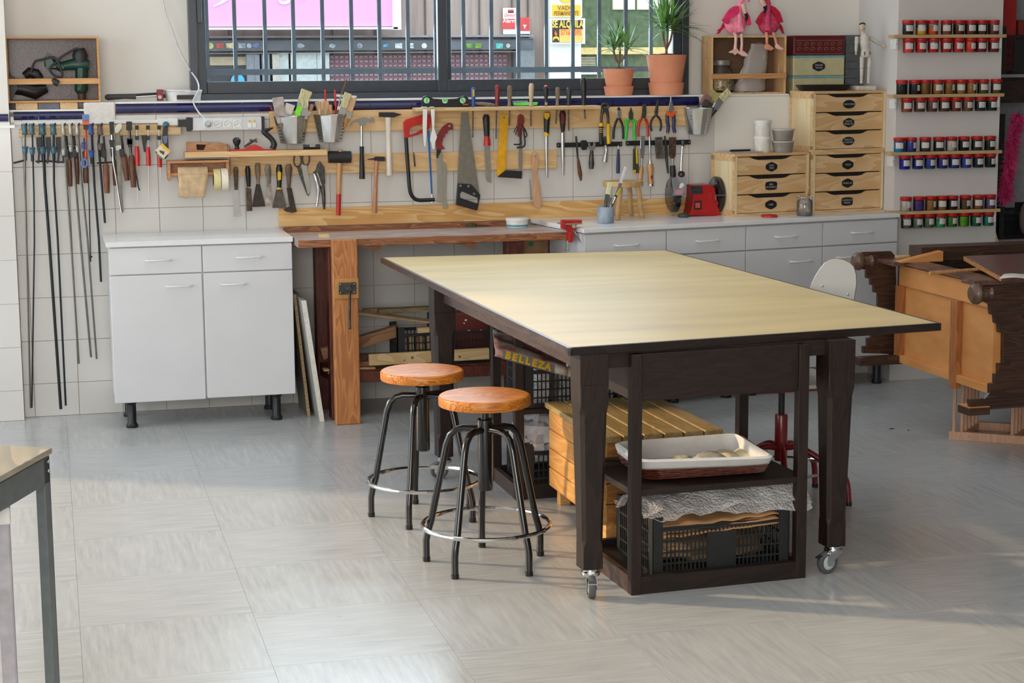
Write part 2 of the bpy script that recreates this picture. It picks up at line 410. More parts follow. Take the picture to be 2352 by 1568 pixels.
# iron grille outside the window
gr = T('window_grille', 'grey painted iron bar grille outside the window', 'grille', (1.9, 8.92, 1.5))
giron = mat('grille_paint', (84,88,94), 0.5, 0.1, 0.08, 20)
YG = 8.92
for xx in (470, 534, 603.5, 669, 736, 802.5, 866.7, 932, 996, 1060, 1124, 1186, 1250, 1311, 1372, 1433, 1491, 1555):
    X = PY(xx+4, 40, YG).x
    obj('bar', M().box(X-0.009, X+0.009, YG-0.008, YG+0.008, 1.40, 2.5), giron, gr)
zr = PY(1000, 162, YG-0.01).z
obj('crossbar', M().box(WX0-0.1, WX1+0.2, YG-0.014, YG+0.012, zr-0.014, zr+0.014), giron, gr)
obj('crossbar', M().box(WX0-0.1, WX1+0.2, YG-0.014, YG+0.012, 2.38, 2.40), giron, gr)
# ---------------------------------------------------------------- the street outside
YS = 16.0
def ext(x0, x1, y0, y1, Y=YS, d=0.06):
    a = PY(x0, y1, Y); b = PY(x1, y0, Y)
    return M().box(a.x, b.x, Y, Y+d, a.z, b.z)
fac = T('shop_building', 'brown building across the street seen through the window bars', 'building', (4.2, YS+0.2, -0.3))
obj('wall', ext(380, 1262, -700, 420, YS+0.2, 0.3), mat('facade_brown', (182,160,150), 0.8, 0, 0.12, 3, stretch=(6,1,0.4)), fac)
for xx in (440, 520, 600, 760, 860, 975, 1100, 1175, 1212):
    a = PY(xx, -100, YS+0.19)
    obj('joint', M().box(a.x-0.006, a.x+0.006, YS+0.185, YS+0.2, -1, 5), mat('facade_joint', (104,96,92), 0.8), fac)
obj('lintel_band', ext(380, 1228, 80, 88, YS+0.05, 0.15), mat('facade_grey', (160,160,164), 0.7), fac)
obj('shutter_box', ext(380, 1225, 90, 118, YS, 0.2), mat('shutter_grey', (104,106,112), 0.7, 0, 0.15, 6), fac)
obj('groove', ext(380, 1225, 90, 92.5, YS-0.01, 0.02), mat('facade_dark', (52,54,58), 0.8), fac)
obj('lower_rail', ext(380, 1190, 118, 124, YS-0.01, 0.16), mat('facade_rail', (170,168,166), 0.6), fac)
obj('grey_panel', ext(1190, 1228, 88, 420, YS+0.02, 0.17), mat('facade_panel', (140,144,146), 0.7), fac)
obj('shop_window', ext(380, 575, 124, 420, YS+0.12, 0.05), mat('shop_dark', (66,66,74), 0.3), fac)
obj('blind', ext(380, 573, 130, 151, YS+0.1, 0.02), mat('blind_beige', (196,178,150), 0.8), fac)
for xx in (575, 592, 604, 616): obj('door_post', ext(xx, xx+9, 124, 420, YS+0.03, 0.1), mat('post_grey', (138,142,152), 0.6), fac)
obj('beige_jamb', ext(627, 641, 124, 420, YS+0.03, 0.1), mat('jamb_beige', (206,196,184), 0.7), fac)
for a, b in ((645, 667), (670, 727), (735, 756)): obj('white_door', ext(a, b, 122, 420, YS+0.06, 0.06), mat('door_pale', (206,214,212), 0.6), fac)
sh = obj('roller_shutter', ext(757, 1165, 124, 420, YS+0.14, 0.05), mat('shutter_mauve', (134,104,116), 0.7), fac)
mb = M(); gp = PY(757, 130, YS+0.13); gq = PY(1165, 130, YS+0.13)
for r in range(26):
    z = gp.z-0.04*r
    k = 0
    x = gp.x
    while x < gq.x-0.03:
        mb.box(x+0.004, x+0.034, YS+0.125, YS+0.14, z-0.012, z+0.004); x += 0.044
obj('perforations', mb, mat('shutter_light', (176,140,140), 0.7), sh, kind='stuff')
stk = [(483,10,(214,206,130)),(505,9,(196,92,82)),(528,10,(226,208,160)),(556,8,(168,172,184)),(572,8,(176,182,200)),(588,7,(120,134,190)),(690,9,(170,176,190)),(762,10,(176,182,192)),(826,9,(170,174,182)),(886,9,(110,170,206)),(915,9,(200,206,206)),(942,8,(206,208,206)),(974,9,(222,222,220)),(1078,7,(110,160,60)),(1098,8,(130,170,60)),(1146,9,(96,190,176)),(1167,7,(210,212,208))]
for k, (xx, w_, c) in enumerate(stk):
    sm_ = mat('sticker_%d' % k, c, 0.7, 0, 0.25, 30); q_ = PY(xx, 105, YS-0.002); sw_ = w_*0.0036; rs2 = random.Random(k)
    if k % 4 == 0: m_ = M().lathe(q_, [(sw_*0.75, 0), (sw_*0.75, -0.006)], 18, 'Y')
    elif c[2] > 180 and k > 3 and c[0] < 190: m_ = M().plate([q_+Vector((sw_*1.2*cos(a)*(0.5+0.6*rs2.random()), 0, 0.026*sin(a)*(0.4+0.7*rs2.random()))) for a in [i*0.6283 for i in range(10)]], (0, -0.006, 0))
    else: m_ = M().plate([q_+Vector((sw_*a+rs2.uniform(-.004,.004), 0, b+rs2.uniform(-.004,.004))) for a, b in ((-1,-.022),(1,-.022),(1,.022),(-1,.022))], (0, -0.006, 0))
    obj('sticker', m_, sm_, fac)
blue_disc = obj('round_sign', M().lathe(PY(546, 186, YS+0.08)+Vector((0, 0, 0)), [(0.06, 0), (0.06, -0.015)], 24, 'Y'), mat('sign_cyan', (90,196,240), 0.5), fac)
pk = T('pink_sign', 'large pink shop sign with white lettering and white frame', 'sign', PY(680, 60, YS))
sp = mat('sign_pink', (240,172,236), 0.5, 0, 0.0)
spw = mat('sign_white', (250,250,250), 0.5, 0, 0.0)
obj('panel', ext(300, 904, -420, 62, YS-0.22, 0.2), sp, pk)
obj('frame', ext(904, 914, -420, 68, YS-0.26, 0.24), spw, pk)
obj('bottom_rail', ext(300, 914, 62, 68.5, YS-0.26, 0.24), spw, pk)
def stroke(pts, r, par, mt, Y=YS-0.23, nm='lettering', flat=0.3):
    ps = bez([PY(a, b, Y) for a, b in pts], 5); k = len(ps)
    rs = [r*(0.35+0.65*sin(pi*(i+0.8)/(k+0.6))) for i in range(k)]
    obj(nm, M().tube(ps, rs, 6, flat=flat), mt, par)
stroke([(490,15),(508,6),(524,-6),(530,-30),(512,-60),(520,-90)], 0.016, pk, spw)
stroke([(640,-10),(642,2),(650,7),(662,4),(668,-8),(664,-40)], 0.014, pk, spw)
stroke([(688,-4),(696,-1),(704,-5)], 0.008, pk, spw)
# rental signs on a white post
wp = T('white_post', 'white pillar below the yellow rental signs across the street', 'pillar', PY(1298, 200, YS))
obj('shaft', ext(1264, 1334, -500, 420, YS-0.05, 0.2), mat('post_white', (252,250,244), 0.6, 0, 0.0), wp)
vs_ = T('parking_sign', 'white and yellow sign reading VADO PERMANENTE above the rental sign', 'sign', PY(1300, 40, YS-0.1))
obj('board', ext(1264, 1337, -60, 40, YS-0.11, 0.02), spw, vs_)
yl = mat('sign_yellow', (252,206,60), 0.5); dk = mat('sign_ink', (70,58,50), 0.6); og = mat('sign_orange', (252,120,60), 0.5)
obj('yellow_field', ext(1268, 1334, 11, 38, YS-0.118, 0.01), yl, vs_)
obj('yellow_disc', M().lathe(PY(1301, -14, YS-0.118), [(0.082, 0), (0.082, -0.01)], 24, 'Y'), yl, vs_)
pc = lambda x, y, Y: PY(x, y, Y)
text('VADO', pc(1300, 18.5, YS-0.122), 0.055, mat('sign_brown', (170,110,50), 0.6), vs_, bold=0.001)
text('PERMANENTE', pc(1301, 31, YS-0.122), 0.055, mat('sign_brown', (170,110,50), 0.6), vs_, sx=0.68, bold=0.001)
ra = T('rental_sign', 'black and orange sign reading SE ALQUILA on the white post', 'sign', PY(1305, 100, YS-0.12))
obj('board', ext(1264, 1344, 42, 101, YS-0.13, 0.02), spw, ra)
obj('black_field', ext(1269, 1339, 46, 97, YS-0.137, 0.01), mat('sign_black', (66,48,46), 0.6), ra)
text('SE ALQUILA', pc(1304, 56, YS-0.142), 0.088, mat('sign_yellow2', (255,214,90), 0.5), ra, sx=0.62, bold=0.003)
obj('number_field', ext(1285, 1339, 67, 97, YS-0.141, 0.006), mat('sign_peach', (255,206,110), 0.5), ra)
text('5716 1592', pc(1312, 75, YS-0.145), 0.066, og, ra, sx=0.7, bold=0.002)
obj('flame', M().plate([PY(a, b, YS-0.141) for a, b in ((1273,78),(1275,70),(1278,75),(1280,80),(1277,83))], (0, -0.006, 0)), og, ra)
stroke([(1271,93),(1272,88),(1277,86),(1282,88),(1283,93)], 0.012, ra, yl, YS-0.143, 'telephone_mark')
al = T('alarm_sign', 'white and red alarm sign on the brown facade', 'sign', PY(1171, 60, YS+0.19))
rs_ = mat('sign_red', (240,84,84), 0.5)
obj('board', ext(1156, 1187, 18, 79, YS+0.17, 0.015), spw, al)
obj('red_field', ext(1154, 1183, 43, 67, YS+0.165, 0.01), rs_, al)
obj('red_tab', ext(1167, 1180, 22, 26, YS+0.165, 0.01), rs_, al); obj('black_tab', ext(1167, 1180, 26, 29.5, YS+0.165, 0.01), dk, al)
text('Alarm', pc(1170, 48, YS+0.163), 0.05, spw, al, bold=0.001); text('Direct', pc(1170, 35, YS+0.163), 0.04, rs_, al, shear=0.4)
al2 = T('extinguisher_sign', 'small red and white sign beside the alarm sign', 'sign', PY(1206, 70, YS+0.19))
obj('board', ext(1193, 1217, 40, 78, YS+0.17, 0.015), spw, al2)
obj('red_field', ext(1194, 1217, 40, 71, YS+0.165, 0.01), rs_, al2, bevel=0.005)
obj('funnel_mark', M().plate([PY(a, b, YS+0.163) for a, b in ((1200,57),(1210,57),(1206,62),(1206,66),(1204,66),(1204,62))], (0, -0.006, 0)), spw, al2)
gb = T('green_building', 'green building with a yellow band right of the signs', 'building', (6.9, YS+0.3, -0.3))
obj('wall', ext(1334, 1760, -700, 420, YS+0.3, 0.3), mat('facade_green', (100,116,84), 0.85, 0, 0.18, 20), gb)
obj('yellow_band', ext(1334, 1760, 107, 125, YS+0.24, 0.08), mat('band_yellow', (240,208,140), 0.7), gb)
obj('lit_window', ext(1408, 1459, -60, 22, YS+0.27, 0.05), mat('window_bright', (250,240,214), 0.4), gb)
obj('lit_window', ext(1464, 1516, -60, 22, YS+0.27, 0.05), mat('window_bright', (250,240,214), 0.4), gb)
for k in range(6): obj('vent_slat', ext(1334, 1368, 131+k*3.5, 133+k*3.5, YS+0.27, 0.05), mat('vent_cream', (226,214,180), 0.6), gb)
obj('pale_strip', ext(1334, 1382, 166, 171, YS+0.24, 0.08), spw, gb)
struct('street_ground', M().box(-6, 16, 9.0, 20, -0.35, -0.3), mat('asphalt', (150,150,150), 0.9))
# ================================================================ LARGE FURNITURE
# ---- left white cabinet
cabg = mat('cabinet_gap', (60,56,52), 0.8)
def pull(par, cx, z, y, L_=0.105):
    m = M().tube([(cx-L_/2, y, z), (cx-L_/2, y-0.022, z+0.001), (cx-L_/2+0.008, y-0.027, z+0.001), (cx+L_/2-0.008, y-0.027, z+0.001), (cx+L_/2, y-0.022, z+0.001), (cx+L_/2, y, z)], 0.0045, 8)
    obj('handle', m, white, par)
def cab_leg(par, x, y, h=0.125):
    obj('leg', M().lathe((x, y, 0), [(0.026, 0), (0.027, 0.012), (0.020, 0.022), (0.020, h-0.02), (0.030, h-0.008), (0.030, h)], 14), black, par)
lc = T('base_cabinet', 'white two-door two-drawer cabinet on black plastic feet standing alone', 'cabinet', (0.64, 8.3, 0))
x0, x1, yf, yb = 0.243, 1.05, 8.115, 8.515
obj('carcass', M().box(x0+.004, x1, yf+0.018, yb, 0.125, 0.818), melam, lc, bevel=0.001)
obj('worktop', M().box(x0-0.012, x1+0.004, yf-0.012, yb, 0.818, 0.841), skirt, lc, bevel=0.002)
xm_ = 0.648
for (a, b, hx) in ((x0, xm_-0.002, 0.455), (xm_+0.002, x1, 0.857)):
    d = obj('drawer', M().box(a, b, yf, yf+0.018, 0.694, 0.812), melam, lc, bevel=0.002)
    pull(d, hx, 0.755, yf)
for (a, b, hx, zb) in ((x0, xm_-0.003, 0.542, 0.118), (xm_+0.003, x1, 0.782, 0.121)):
    d = obj('door', M().box(a, b, yf, yf+0.018, zb, 0.689), melam, lc, bevel=0.003)
    pull(d, hx, 0.636, yf)
for x, y in ((0.315, 8.15), (0.315, 8.42), (0.965, 8.15), (0.965, 8.42)): cab_leg(lc, x, y)
# ---- two boards leaning beside the cabinet
chipb = mat('chipboard', (178,150,110), 0.8, 0, 0.25, 180)
def lean(name, label, bx, tx, y0, y1, h, th, m_, edge, yt=0.0):
    r = T(name, label, 'board', (bx, y0, 0), 'boards leaning beside the white cabinet')
    b = [(bx, y0, 0), (bx+th, y0, 0), (bx+th, y1, 0), (bx, y1, 0)]
    t = [(tx, y0+yt, h), (tx+th, y0+yt, h), (tx+th, y1, h), (tx, y1, h)]
    obj('panel', M().hexa(b, t), m_, r)
    e = 0.002
    obj('front_edge', M().hexa([(bx, y0-e, 0.001), (bx+th, y0-e, 0.001), (bx+th, y0, 0.001), (bx, y0, 0.001)], [(tx, y0+yt-e, h), (tx+th, y0+yt-e, h), (tx+th, y0+yt, h), (tx, y0+yt, h)]), edge, r)
lean('white_board', 'white coated board leaning against the cabinet, nearest the workbench', 1.145, 1.075, 8.03, 8.46, 0.56, 0.022, mat('board_grey', (150,148,142), 0.6), mat('board_edge', (222,218,206), 0.6, 0, 0.08, 60))
lean('chipboard_panel', 'brown chipboard panel leaning behind the white coated board', 1.110, 1.058, 8.18, 8.47, 0.57, 0.014, mat('board_dark', (110,104,92), 0.8), chipb)
# ---- workbench
bw = wood('bench_wood', (172,114,72), (126,76,48), 'X', 6, 0.5)
bwr = wood('bench_leg_red', (112,50,30), (82,34,24), 'Z', 5, 0.5)
bwo = wood('vise_jaw_wood', (200,134,76), (170,106,58), 'Z', 5, 0.45)
bt = mat('bench_top_worn', (146,120,104), 0.4, 0, 0.25, 9, 0.3, rgb2=(186,176,176), stretch=(1, 5, 1))
wbn = T('workbench', 'old worn wooden workbench with a front leg vise', 'workbench', (1.7, 8.25, 0))
obj('top', M().hexa([(1.062,8,.8),(2.333,8,.8),(2.270,8.36,.8),(1.062,8.36,.8)],[(1.062,8,.835),(2.333,8,.835),(2.270,8.36,.835),(1.062,8.36,.835)]), bt, wbn, bevel=0.003)
obj('front_rail', M().box(1.062, 2.333, 7.985, 8.0, 0.80, 0.834), bw, wbn, bevel=0.003)
obj('tool_tray', M().box(1.062, 2.245, 8.36, 8.50, 0.80, 0.812).box(1.062, 2.245, 8.485, 8.50, 0.812, 0.848), bw, wbn)
for a, b in ((1.062, 1.20), (1.38, 1.62), (1.9, 1.95)): obj('tray_block', M().box(a, b, 8.40, 8.48, 0.812, 0.832), bw, wbn)
for x in (1.185, 2.105): 
    obj('leg', M().box(x, x+0.075, 8.33, 8.41, 0, 0.80), bwr, wbn, bevel=0.004)
    xf = x+.02 if x < 1.5 else x-0.068
    obj('leg', M().box(xf, xf+0.075, 8.06, 8.14, 0, 0.80), bwr, wbn, bevel=0.004)
    obj('side_stretcher', M().bar((xf+0.035, 8.14, 0.195), (x+0.035, 8.33, 0.195), 0.05, 0.06), bwr, wbn)
obj('front_stretcher', M().box(1.26, 2.105, 8.07, 8.11, 0.165, 0.215), bwr, wbn, bevel=0.003)
obj('lower_shelf', M().box(1.20, 2.18, 8.11, 8.36, 0.205, 0.217), bw, wbn)
for x in (1.44, 1.88): obj('peg', M().hexa([(x-.06,8.02,.785),(x,8.02,.765),(x,8.06,.765),(x-.06,8.06,.785)],[(x-.12,8.02,.80),(x,8.02,.80),(x,8.06,.80),(x-.12,8.06,.80)]), bw, wbn)
obj('vise_jaw', M().box(1.205, 1.318, 7.93, 7.978, 0.0, 0.838), bwo, wbn, bevel=0.006, seg=3)
obj('vise_block', M().box(1.214, 1.318, 7.918, 7.93, 0.575, 0.665), mat('vise_block_wood', (190,134,70), 0.5, 0, 0.1, 20), wbn, bevel=0.002)
vp = obj('vise_plate', M().box(1.228, 1.306, 7.912, 7.918, 0.595, 0.648), dsteel, wbn, bevel=0.002)
for dx in (1.236, 1.298):
    for dz in (0.603, 0.64): obj('screw', M().ball((dx, 7.912, dz), 0.003, 0.0015, 0.003, 8), steel, vp)
obj('vise_screw', M().lathe((1.270, 7.912, 0.623), [(0.016, 0.0), (0.016, -0.012), (0.013, -0.018), (0.013, -0.034), (0.010, -0.038)], 14, 'Y'), dsteel, wbn)
obj('vise_lever', M().tube([(1.273, 7.885, 0.640), (1.268, 7.885, 0.45)], 0.0055, 8).ball((1.268, 7.885, 0.448), .008, .008, .007, 8), dsteel, wbn)
# small things on the bench
tag(obj('wood_block', M().box(1.165, 1.21, 8.04, 8.085, 0.835, 0.851), pine, bevel=0.001), 'small pale wood block lying on the workbench top', 'wood block')
q = PZ(1178, 518, 0.836)
tub = T('round_tub', 'white round tub with coloured stripe standing at the back of the workbench', 'tub', (q.x, 8.29, 0.8355))
obj('body', M().lathe((q.x, 8.29, 0.8355), [(0.048, 0), (0.05, 0.004), (0.052, 0.030)], 24), mat('tub_white', (236,234,226), 0.4), tub)
obj('lid', M().lathe((q.x, 8.29, 0.8355), [(0.054, 0.030), (0.055, 0.034), (0.055, 0.043), (0.052, 0.045)], 24), white, tub)
obj('stripe', M().lathe((q.x, 8.29, 0.8355), [(0.0515, 0.006), (0.0520, 0.014)], 24, caps=False), mat('stripe_teal', (70,150,170), 0.5), tub)
q = PY(1085, 512, 8.40)
tag(obj('bark_piece', M().ball((q.x, 8.42, 0.83), 0.035, 0.02, 0.022, 7).ball((q.x+0.05, 8.42, 0.826), 0.05, 0.02, 0.012, 7), mat('bark', (82,72,48), 0.9, 0, 0.3, 60), org=(q.x, 8.42, .812)), 'dark rough piece of bark in the bench tray', 'bark')
# red bench vise
rv = T('bench_vise', 'small red steel clamp vise fixed to the workbench corner', 'vise', (2.27, 7.98, 0.835))
P = lambda x, y, Y=7.97: PY(x, y, Y)
def plx(pts, Y, th, hole=None, k=None):  # outline in photo pixels -> plate of thickness th on plane Y
    f = (lambda a, b: (a, b)) if k is None else (lambda a, b: (k[0]+a/k[2], k[1]+b/k[2]))
    return M().plate([PY(*f(a, b), Y) for a, b in pts], (0, -th, 0), [[PY(*f(a, b), Y) for a, b in h] for h in (hole or [])])
obj('anvil_plate', M().box(P(1284,505).x, P(1331,505).x, 7.92, 8.0, 0.874, 0.880), steel, rv, bevel=0.001)
obj('fixed_jaw', plx([(1287,504),(1330,503),(1330,509),(1318,514),(1312,526),(1310,545),(1309,554),(1299,554),(1301,530),(1296,526),(1287,524)], 7.99, 0.05), red, rv, bevel=0.002)
obj('moving_jaw', plx([(1288,504),(1296,504),(1296,525),(1288,524)], 7.935, 0.02), red, rv, bevel=0.002)
obj('jaw_screw', M().lathe(P(1313,518,7.94), [(0.007, 0.02), (0.007, -0.03), (0.009, -0.03), (0.009, -0.036)], 12, 'Y'), chrome, rv)
obj('screw_handle', M().tube([P(1317,528,7.90), P(1334,556,7.90)], 0.003, 6).ball(P(1334,556,7.90), .005, .005, .005, 8), chrome, rv)
obj('clamp_screw', M().tube([P(1303,552,7.965), P(1301,580,7.965)], 0.004, 8).tube([P(1295,574,7.965), P(1307,574,7.965)], 0.0025, 6), chrome, rv)
# ---- junk on the bench's lower shelf
def plank(label, a, b, w_, h_, mt, name='plank', grp='offcuts on the workbench shelf', cat='plank', z=None):
    return tag(obj(name, M().bar(a, b, w_, h_), mt, bevel=0.001), label, cat, grp)
pin2 = wood('pale_board', (216,190,146), (200,164,112), 'X', 4)
a_, b_ = PY(848,827,8.08), PY(1124,812,8.08)
bd = T('pine_board', 'pale pine board with two knots standing on edge on the bench shelf', 'plank', (a_.x, 8.08, 0.22))
obj('board', M().bar((a_.x, 8.09, a_.z), (b_.x, 8.09, b_.z), 0.02, 0.052), pin2, bd, bevel=0.001)
for kx, ky, r in ((947,821,0.007),(929,827,0.004),(1056,819,0.006)):
    k_ = PY(kx, ky, 8.079); obj('knot', M().lathe(k_, [(r, 0.001), (r, -0.0006)], 12, 'Y'), mat('knot', (140,92,56), 0.6), bd)
plank('long thick brown beam leaning up behind the vise leg', PY(738,812,8.2), PY(916,757,8.2), 0.05, 0.052, wood('brown_beam', (168,124,82), (136,96,60), 'X', 3))
plank('dark reddish lath lying under the brown beam', (1.29, 8.16, 0.238), (1.52, 8.15, 0.245), 0.06, 0.02, bw)
plank('thin pale lath lying flat on the shelf edge behind the vise leg', (1.18, 8.13, 0.223), (1.42, 8.13, 0.223), 0.05, 0.008, pin2)
plank('thick brown lath lying under the pale pine board', (1.30, 8.20, 0.268), (1.56, 8.20, 0.262), 0.06, 0.02, brownw)
plank('thin pale board laid across the black crate, sloping down to the right', PY(818,716,8.16), PY(990,738,8.16), 0.12, 0.009, wood('dull_board', (176,148,104), (150,120,80), 'X', 3))
plank('mossy grey plank, topmost on the crate', PY(868,714,8.22), PY(1002,708,8.22), 0.06, 0.022, mat('mossy_plank', (130,116,84), 0.8, 0, 0.3, 14, stretch=(1,6,6)))
plank('short brown plank under the mossy plank', PY(834,712,8.26), PY(900,709,8.26), 0.05, 0.012, wood('dull_board2', (150,120,80), (124,96,62), 'X', 3))
crk = mat('crate_black', (30,31,33), 0.5)
def crate(name, label, c, w_, d_, h_, rot=0.0, group=None, nb=11, nr=4, low=0.55, mt=None, panel=True, z=None):
    # open lattice fruit crate; c = centre of the base
    mt = mt or crk; Tm = RZ(rot, Vector(c)); t = 0.004
    r = T(name, label, 'crate', c, group)
    X, Y = w_/2, d_/2
    for sx in (-1, 1):
        for sy in (-1, 1):
            g = M()
            g.box(sx*X-(0.035 if sx > 0 else 0), sx*X+(0.035 if sx < 0 else 0), sy*Y-(t if sy > 0 else 0), sy*Y+(t if sy < 0 else 0), 0, h_, Tm)
            g.box(sx*X-(t if sx > 0 else 0), sx*X+(t if sx < 0 else 0), sy*Y-(0.035 if sy > 0 else 0), sy*Y+(0.035 if sy < 0 else 0), 0, h_, Tm)
            obj('corner_post', g, mt, r)
    hh = h_*0.80
    for nm, ax in (('front_lattice', -1), ('back_lattice', 1)):
        g = M(); y0_ = ax*Y-(t if ax > 0 else 0)
        for k in range(nr+1):
            z_ = 0.004+(hh-0.012)*k/nr; g.box(-X+0.035, X-0.035, y0_, y0_+t, z_, z_+(0.014 if k in (0, nr) else 0.005), Tm)
        for k in range(nb*2):
            x_ = -X+0.035+(2*X-0.07)*(k+1)/(nb*2+1); g.box(x_-0.002, x_+0.002, y0_, y0_+t, 0, hh, Tm)
        if panel and ax < 0: g.box(-0.045, 0.045, y0_-0.001, y0_+t, 0.004, hh-0.02, Tm)
        g.box(-X+0.03, X-0.03, y0_-0.003, y0_+t+0.003, hh-0.008, hh, Tm)
        obj(nm, g, mt, r)
    for ax in (-1, 1):
        g = M(); x0_ = ax*X-(t if ax > 0 else 0)
        for k in range(nr+1):
            z_ = 0.004+(h_-0.014)*k/nr; g.box(x0_, x0_+t, -Y+0.03, Y-0.03, z_, z_+(0.014 if k in (0, nr) else 0.006), Tm)
        for k in range(nb):
            y_ = -Y+0.035+(2*Y-0.07)*(k+1)/(nb+1); g.box(x0_, x0_+t, y_-0.002, y_+0.002, 0, h_, Tm)
        obj('side_lattice', g, mt, r)
    g = M()
    for k in range(7): g.box(-X, X, -Y+2*Y*k/7+0.004, -Y+2*Y*(k+1)/7-0.006, 0, 0.003, Tm)
    obj('bottom', g, mt, r)
    return r
a_, b_ = PY(912,800,8.15), PY(1135,790,8.15)
crate('fruit_crate', 'black plastic crate of offcuts on the workbench shelf', ((a_.x+b_.x)/2, 8.24, 0.217), b_.x-a_.x, 0.20, 0.185)
for k in range(6):
    x_ = a_.x+0.05+k*0.028
    plank(['narrow offcut standing in the bench crate, at its left end','second offcut from the left in the bench crate','third offcut from the left in the bench crate','fourth offcut from the left in the bench crate','fifth offcut from the left in the bench crate','sixth offcut from the left in the bench crate'][k], (x_, 8.20, 0.222), (x_-0.01+0.012*(k % 3), 8.22, 0.35+0.012*(k % 2)), 0.02, 0.014, [pin2, pineZ, beech][k % 3], 'offcut', 'offcuts in the bench crate')
plank('pale square offcut resting on the front rim of the bench crate', PY(958,758,8.14), PY(985,756,8.14), 0.03, 0.026, pin2, 'offcut')
sc_ = T('suitcase', 'old red-brown hard suitcase with white scuffs standing in the bench crate', 'suitcase', (PY(1060,760,8.24).x, 8.24, 0.25))
so = mat('suitcase_brown', (112,48,38), 0.45, 0, 0.12, 12)
a_ = PY(990,775,8.2); b_ = PY(1132,714,8.2)
obj('shell', M().box(a_.x, b_.x, 8.20, 8.30, 0.235, b_.z), so, sc_, bevel=0.012, seg=3)
obj('rim', M().box(a_.x-0.002, b_.x+0.002, 8.245, 8.255, 0.233, b_.z+0.002), blackg, sc_, bevel=0.01, seg=3)
for cx, cy, r in ((1070,735,0.006),(1066,742,0.004),(1077,760,0.007),(1105,759,0.006)):
    k_ = PY(cx, cy, 8.199); obj('scuff', M().ball(k_, r, 0.0008, r*0.8, 6), white, sc_)
# under the bench, right end
a_ = PY(1203,580,8.3); b_ = PY(1258,549,8.3)
cbx = T('cardboard_box', 'brown cardboard box with a green mark under the workbench right end', 'box', ((a_.x+b_.x)/2, 8.33, 0.217))
obj('box', M().box(a_.x+0.0, b_.x, 8.29, 8.42, 0.217, 0.79), mat('cardboard', (176,132,98), 0.8, 0, 0.1, 20), cbx)
k_ = PY(1220,560,8.289); obj('green_mark', M().lathe(k_, [(0.013, 0), (0.013, -0.0008)], 16, 'Y'), mat('mark_green', (60,130,90), 0.7), cbx)
a_ = PY(1258,580,8.34); b_ = PY(1318,549,8.34)
tag(obj('grey_sheet', M().box(a_.x, b_.x+0.03, 8.36, 8.38, 0.217, 0.78), mat('panel_bluegrey', (120,126,138), 0.6)), 'blue-grey panel standing under the bench beside the cardboard box', 'panel')
# ---- right-hand white base units (line turned a little away from the wall)
FA = Vector((2.355, 7.892, 0)); FBp = Vector((4.079, 8.193, 0)); FD = (FBp-FA).normalized(); FN = Vector((-FD.y, FD.x, 0))
def fr(s, d, z): return FA+FD*s+FN*d+Vector((0, 0, z))     # along the front, depth behind it
FLEN = (FBp-FA).length
def fbox(s0, s1, d0, d1, z0, z1, m=None):
    m = m or M(); return m.hexa([fr(s0,d0,z0), fr(s1,d0,z0), fr(s1,d1,z0), fr(s0,d1,z0)], [fr(s0,d0,z1), fr(s1,d0,z1), fr(s1,d1,z1), fr(s0,d1,z1)])
ZC = 0.857
wt = T('long_worktop', 'long white worktop over the four right-hand base units', 'worktop', fr(FLEN/2, 0.2, 0.836))
def back(s, d=0.0): p = fr(s, d, 0); return p
def wedge(s0, s1, d0, yb, z0, z1):
    p = [fr(s0, d0, 0), fr(s1, d0, 0)]
    q = []
    for s_ in (s1, s0):
        b0 = fr(s_, d0, 0); t = (yb-b0.y)/FN.y; q.append(b0+FN*t)
    lo = [Vector((a.x, a.y, z0)) for a in p+q]; hi = [Vector((a.x, a.y, z1)) for a in p+q]
    return M().hexa(lo, hi)
obj('slab', wedge(-0.004, FLEN-0.002, -0.012, 8.262, 0.836, ZC), skirt, wt, bevel=0.003)
obj('back_slab', M().plate([fr(-0.004, 0.36, 0.836)]+[Vector((2.27,8.505,.836)), Vector((4.08,8.505,.836)), Vector((4.08,8.262,.836)), fr(FLEN-0.002, 0.07, 0.836)], (0, 0, ZC-0.836)), skirt, wt)
cuts = [0.004, 0.434, 0.866, 1.302, FLEN-0.006]
hx_d = [(1410,1462,556),(1595,1645,547),(1779,1827,538),(1956,2003,530)]
for k in range(4):
    s0, s1 = cuts[k], cuts[k+1]
    r = T('base_unit', ['white base unit with one drawer, nearest the red vise','white base unit with one drawer, second from the red vise','white base unit with one drawer, third from the red vise','white base unit with one drawer, next to the pigment jar column'][k], 'cabinet', fr((s0+s1)/2, 0.15, 0), 'white base units under the long worktop')
    obj('carcass', wedge(s0+0.0, s1-0.001, 0.02, 8.255, 0.125, 0.832), melam, r)
    d = obj('drawer', fbox(s0+.002, s1-.003, 0, 0.018, 0.716, 0.828), melam, r, bevel=0.0015)
    dr = obj('door', fbox(s0+.002, s1-.003, 0, 0.018, 0.12, 0.710), melam, r, bevel=0.0015)
    def h2(par, sc, z, L_=0.11):
        pts = [fr(sc-L_/2, 0, z), fr(sc-L_/2, -0.024, z), fr(sc-L_/2+.008, -0.028, z), fr(sc+L_/2-.008, -0.028, z), fr(sc+L_/2, -0.024, z), fr(sc+L_/2, 0, z)]
        obj('handle', M().tube(pts, 0.0045, 8), white, par)
    sc = (s0+s1)/2; h2(d, sc, 0.772)
    h2(dr, s1-0.13 if k % 2 == 0 else s0+0.12, 0.648) if k != 3 else h2(dr, s0+0.14, 0.655)
    for ss, dd in ((s0+0.07, 0.05), (s1-0.07, 0.05)): p = fr(ss, dd, 0); cab_leg(r, p.x, p.y)
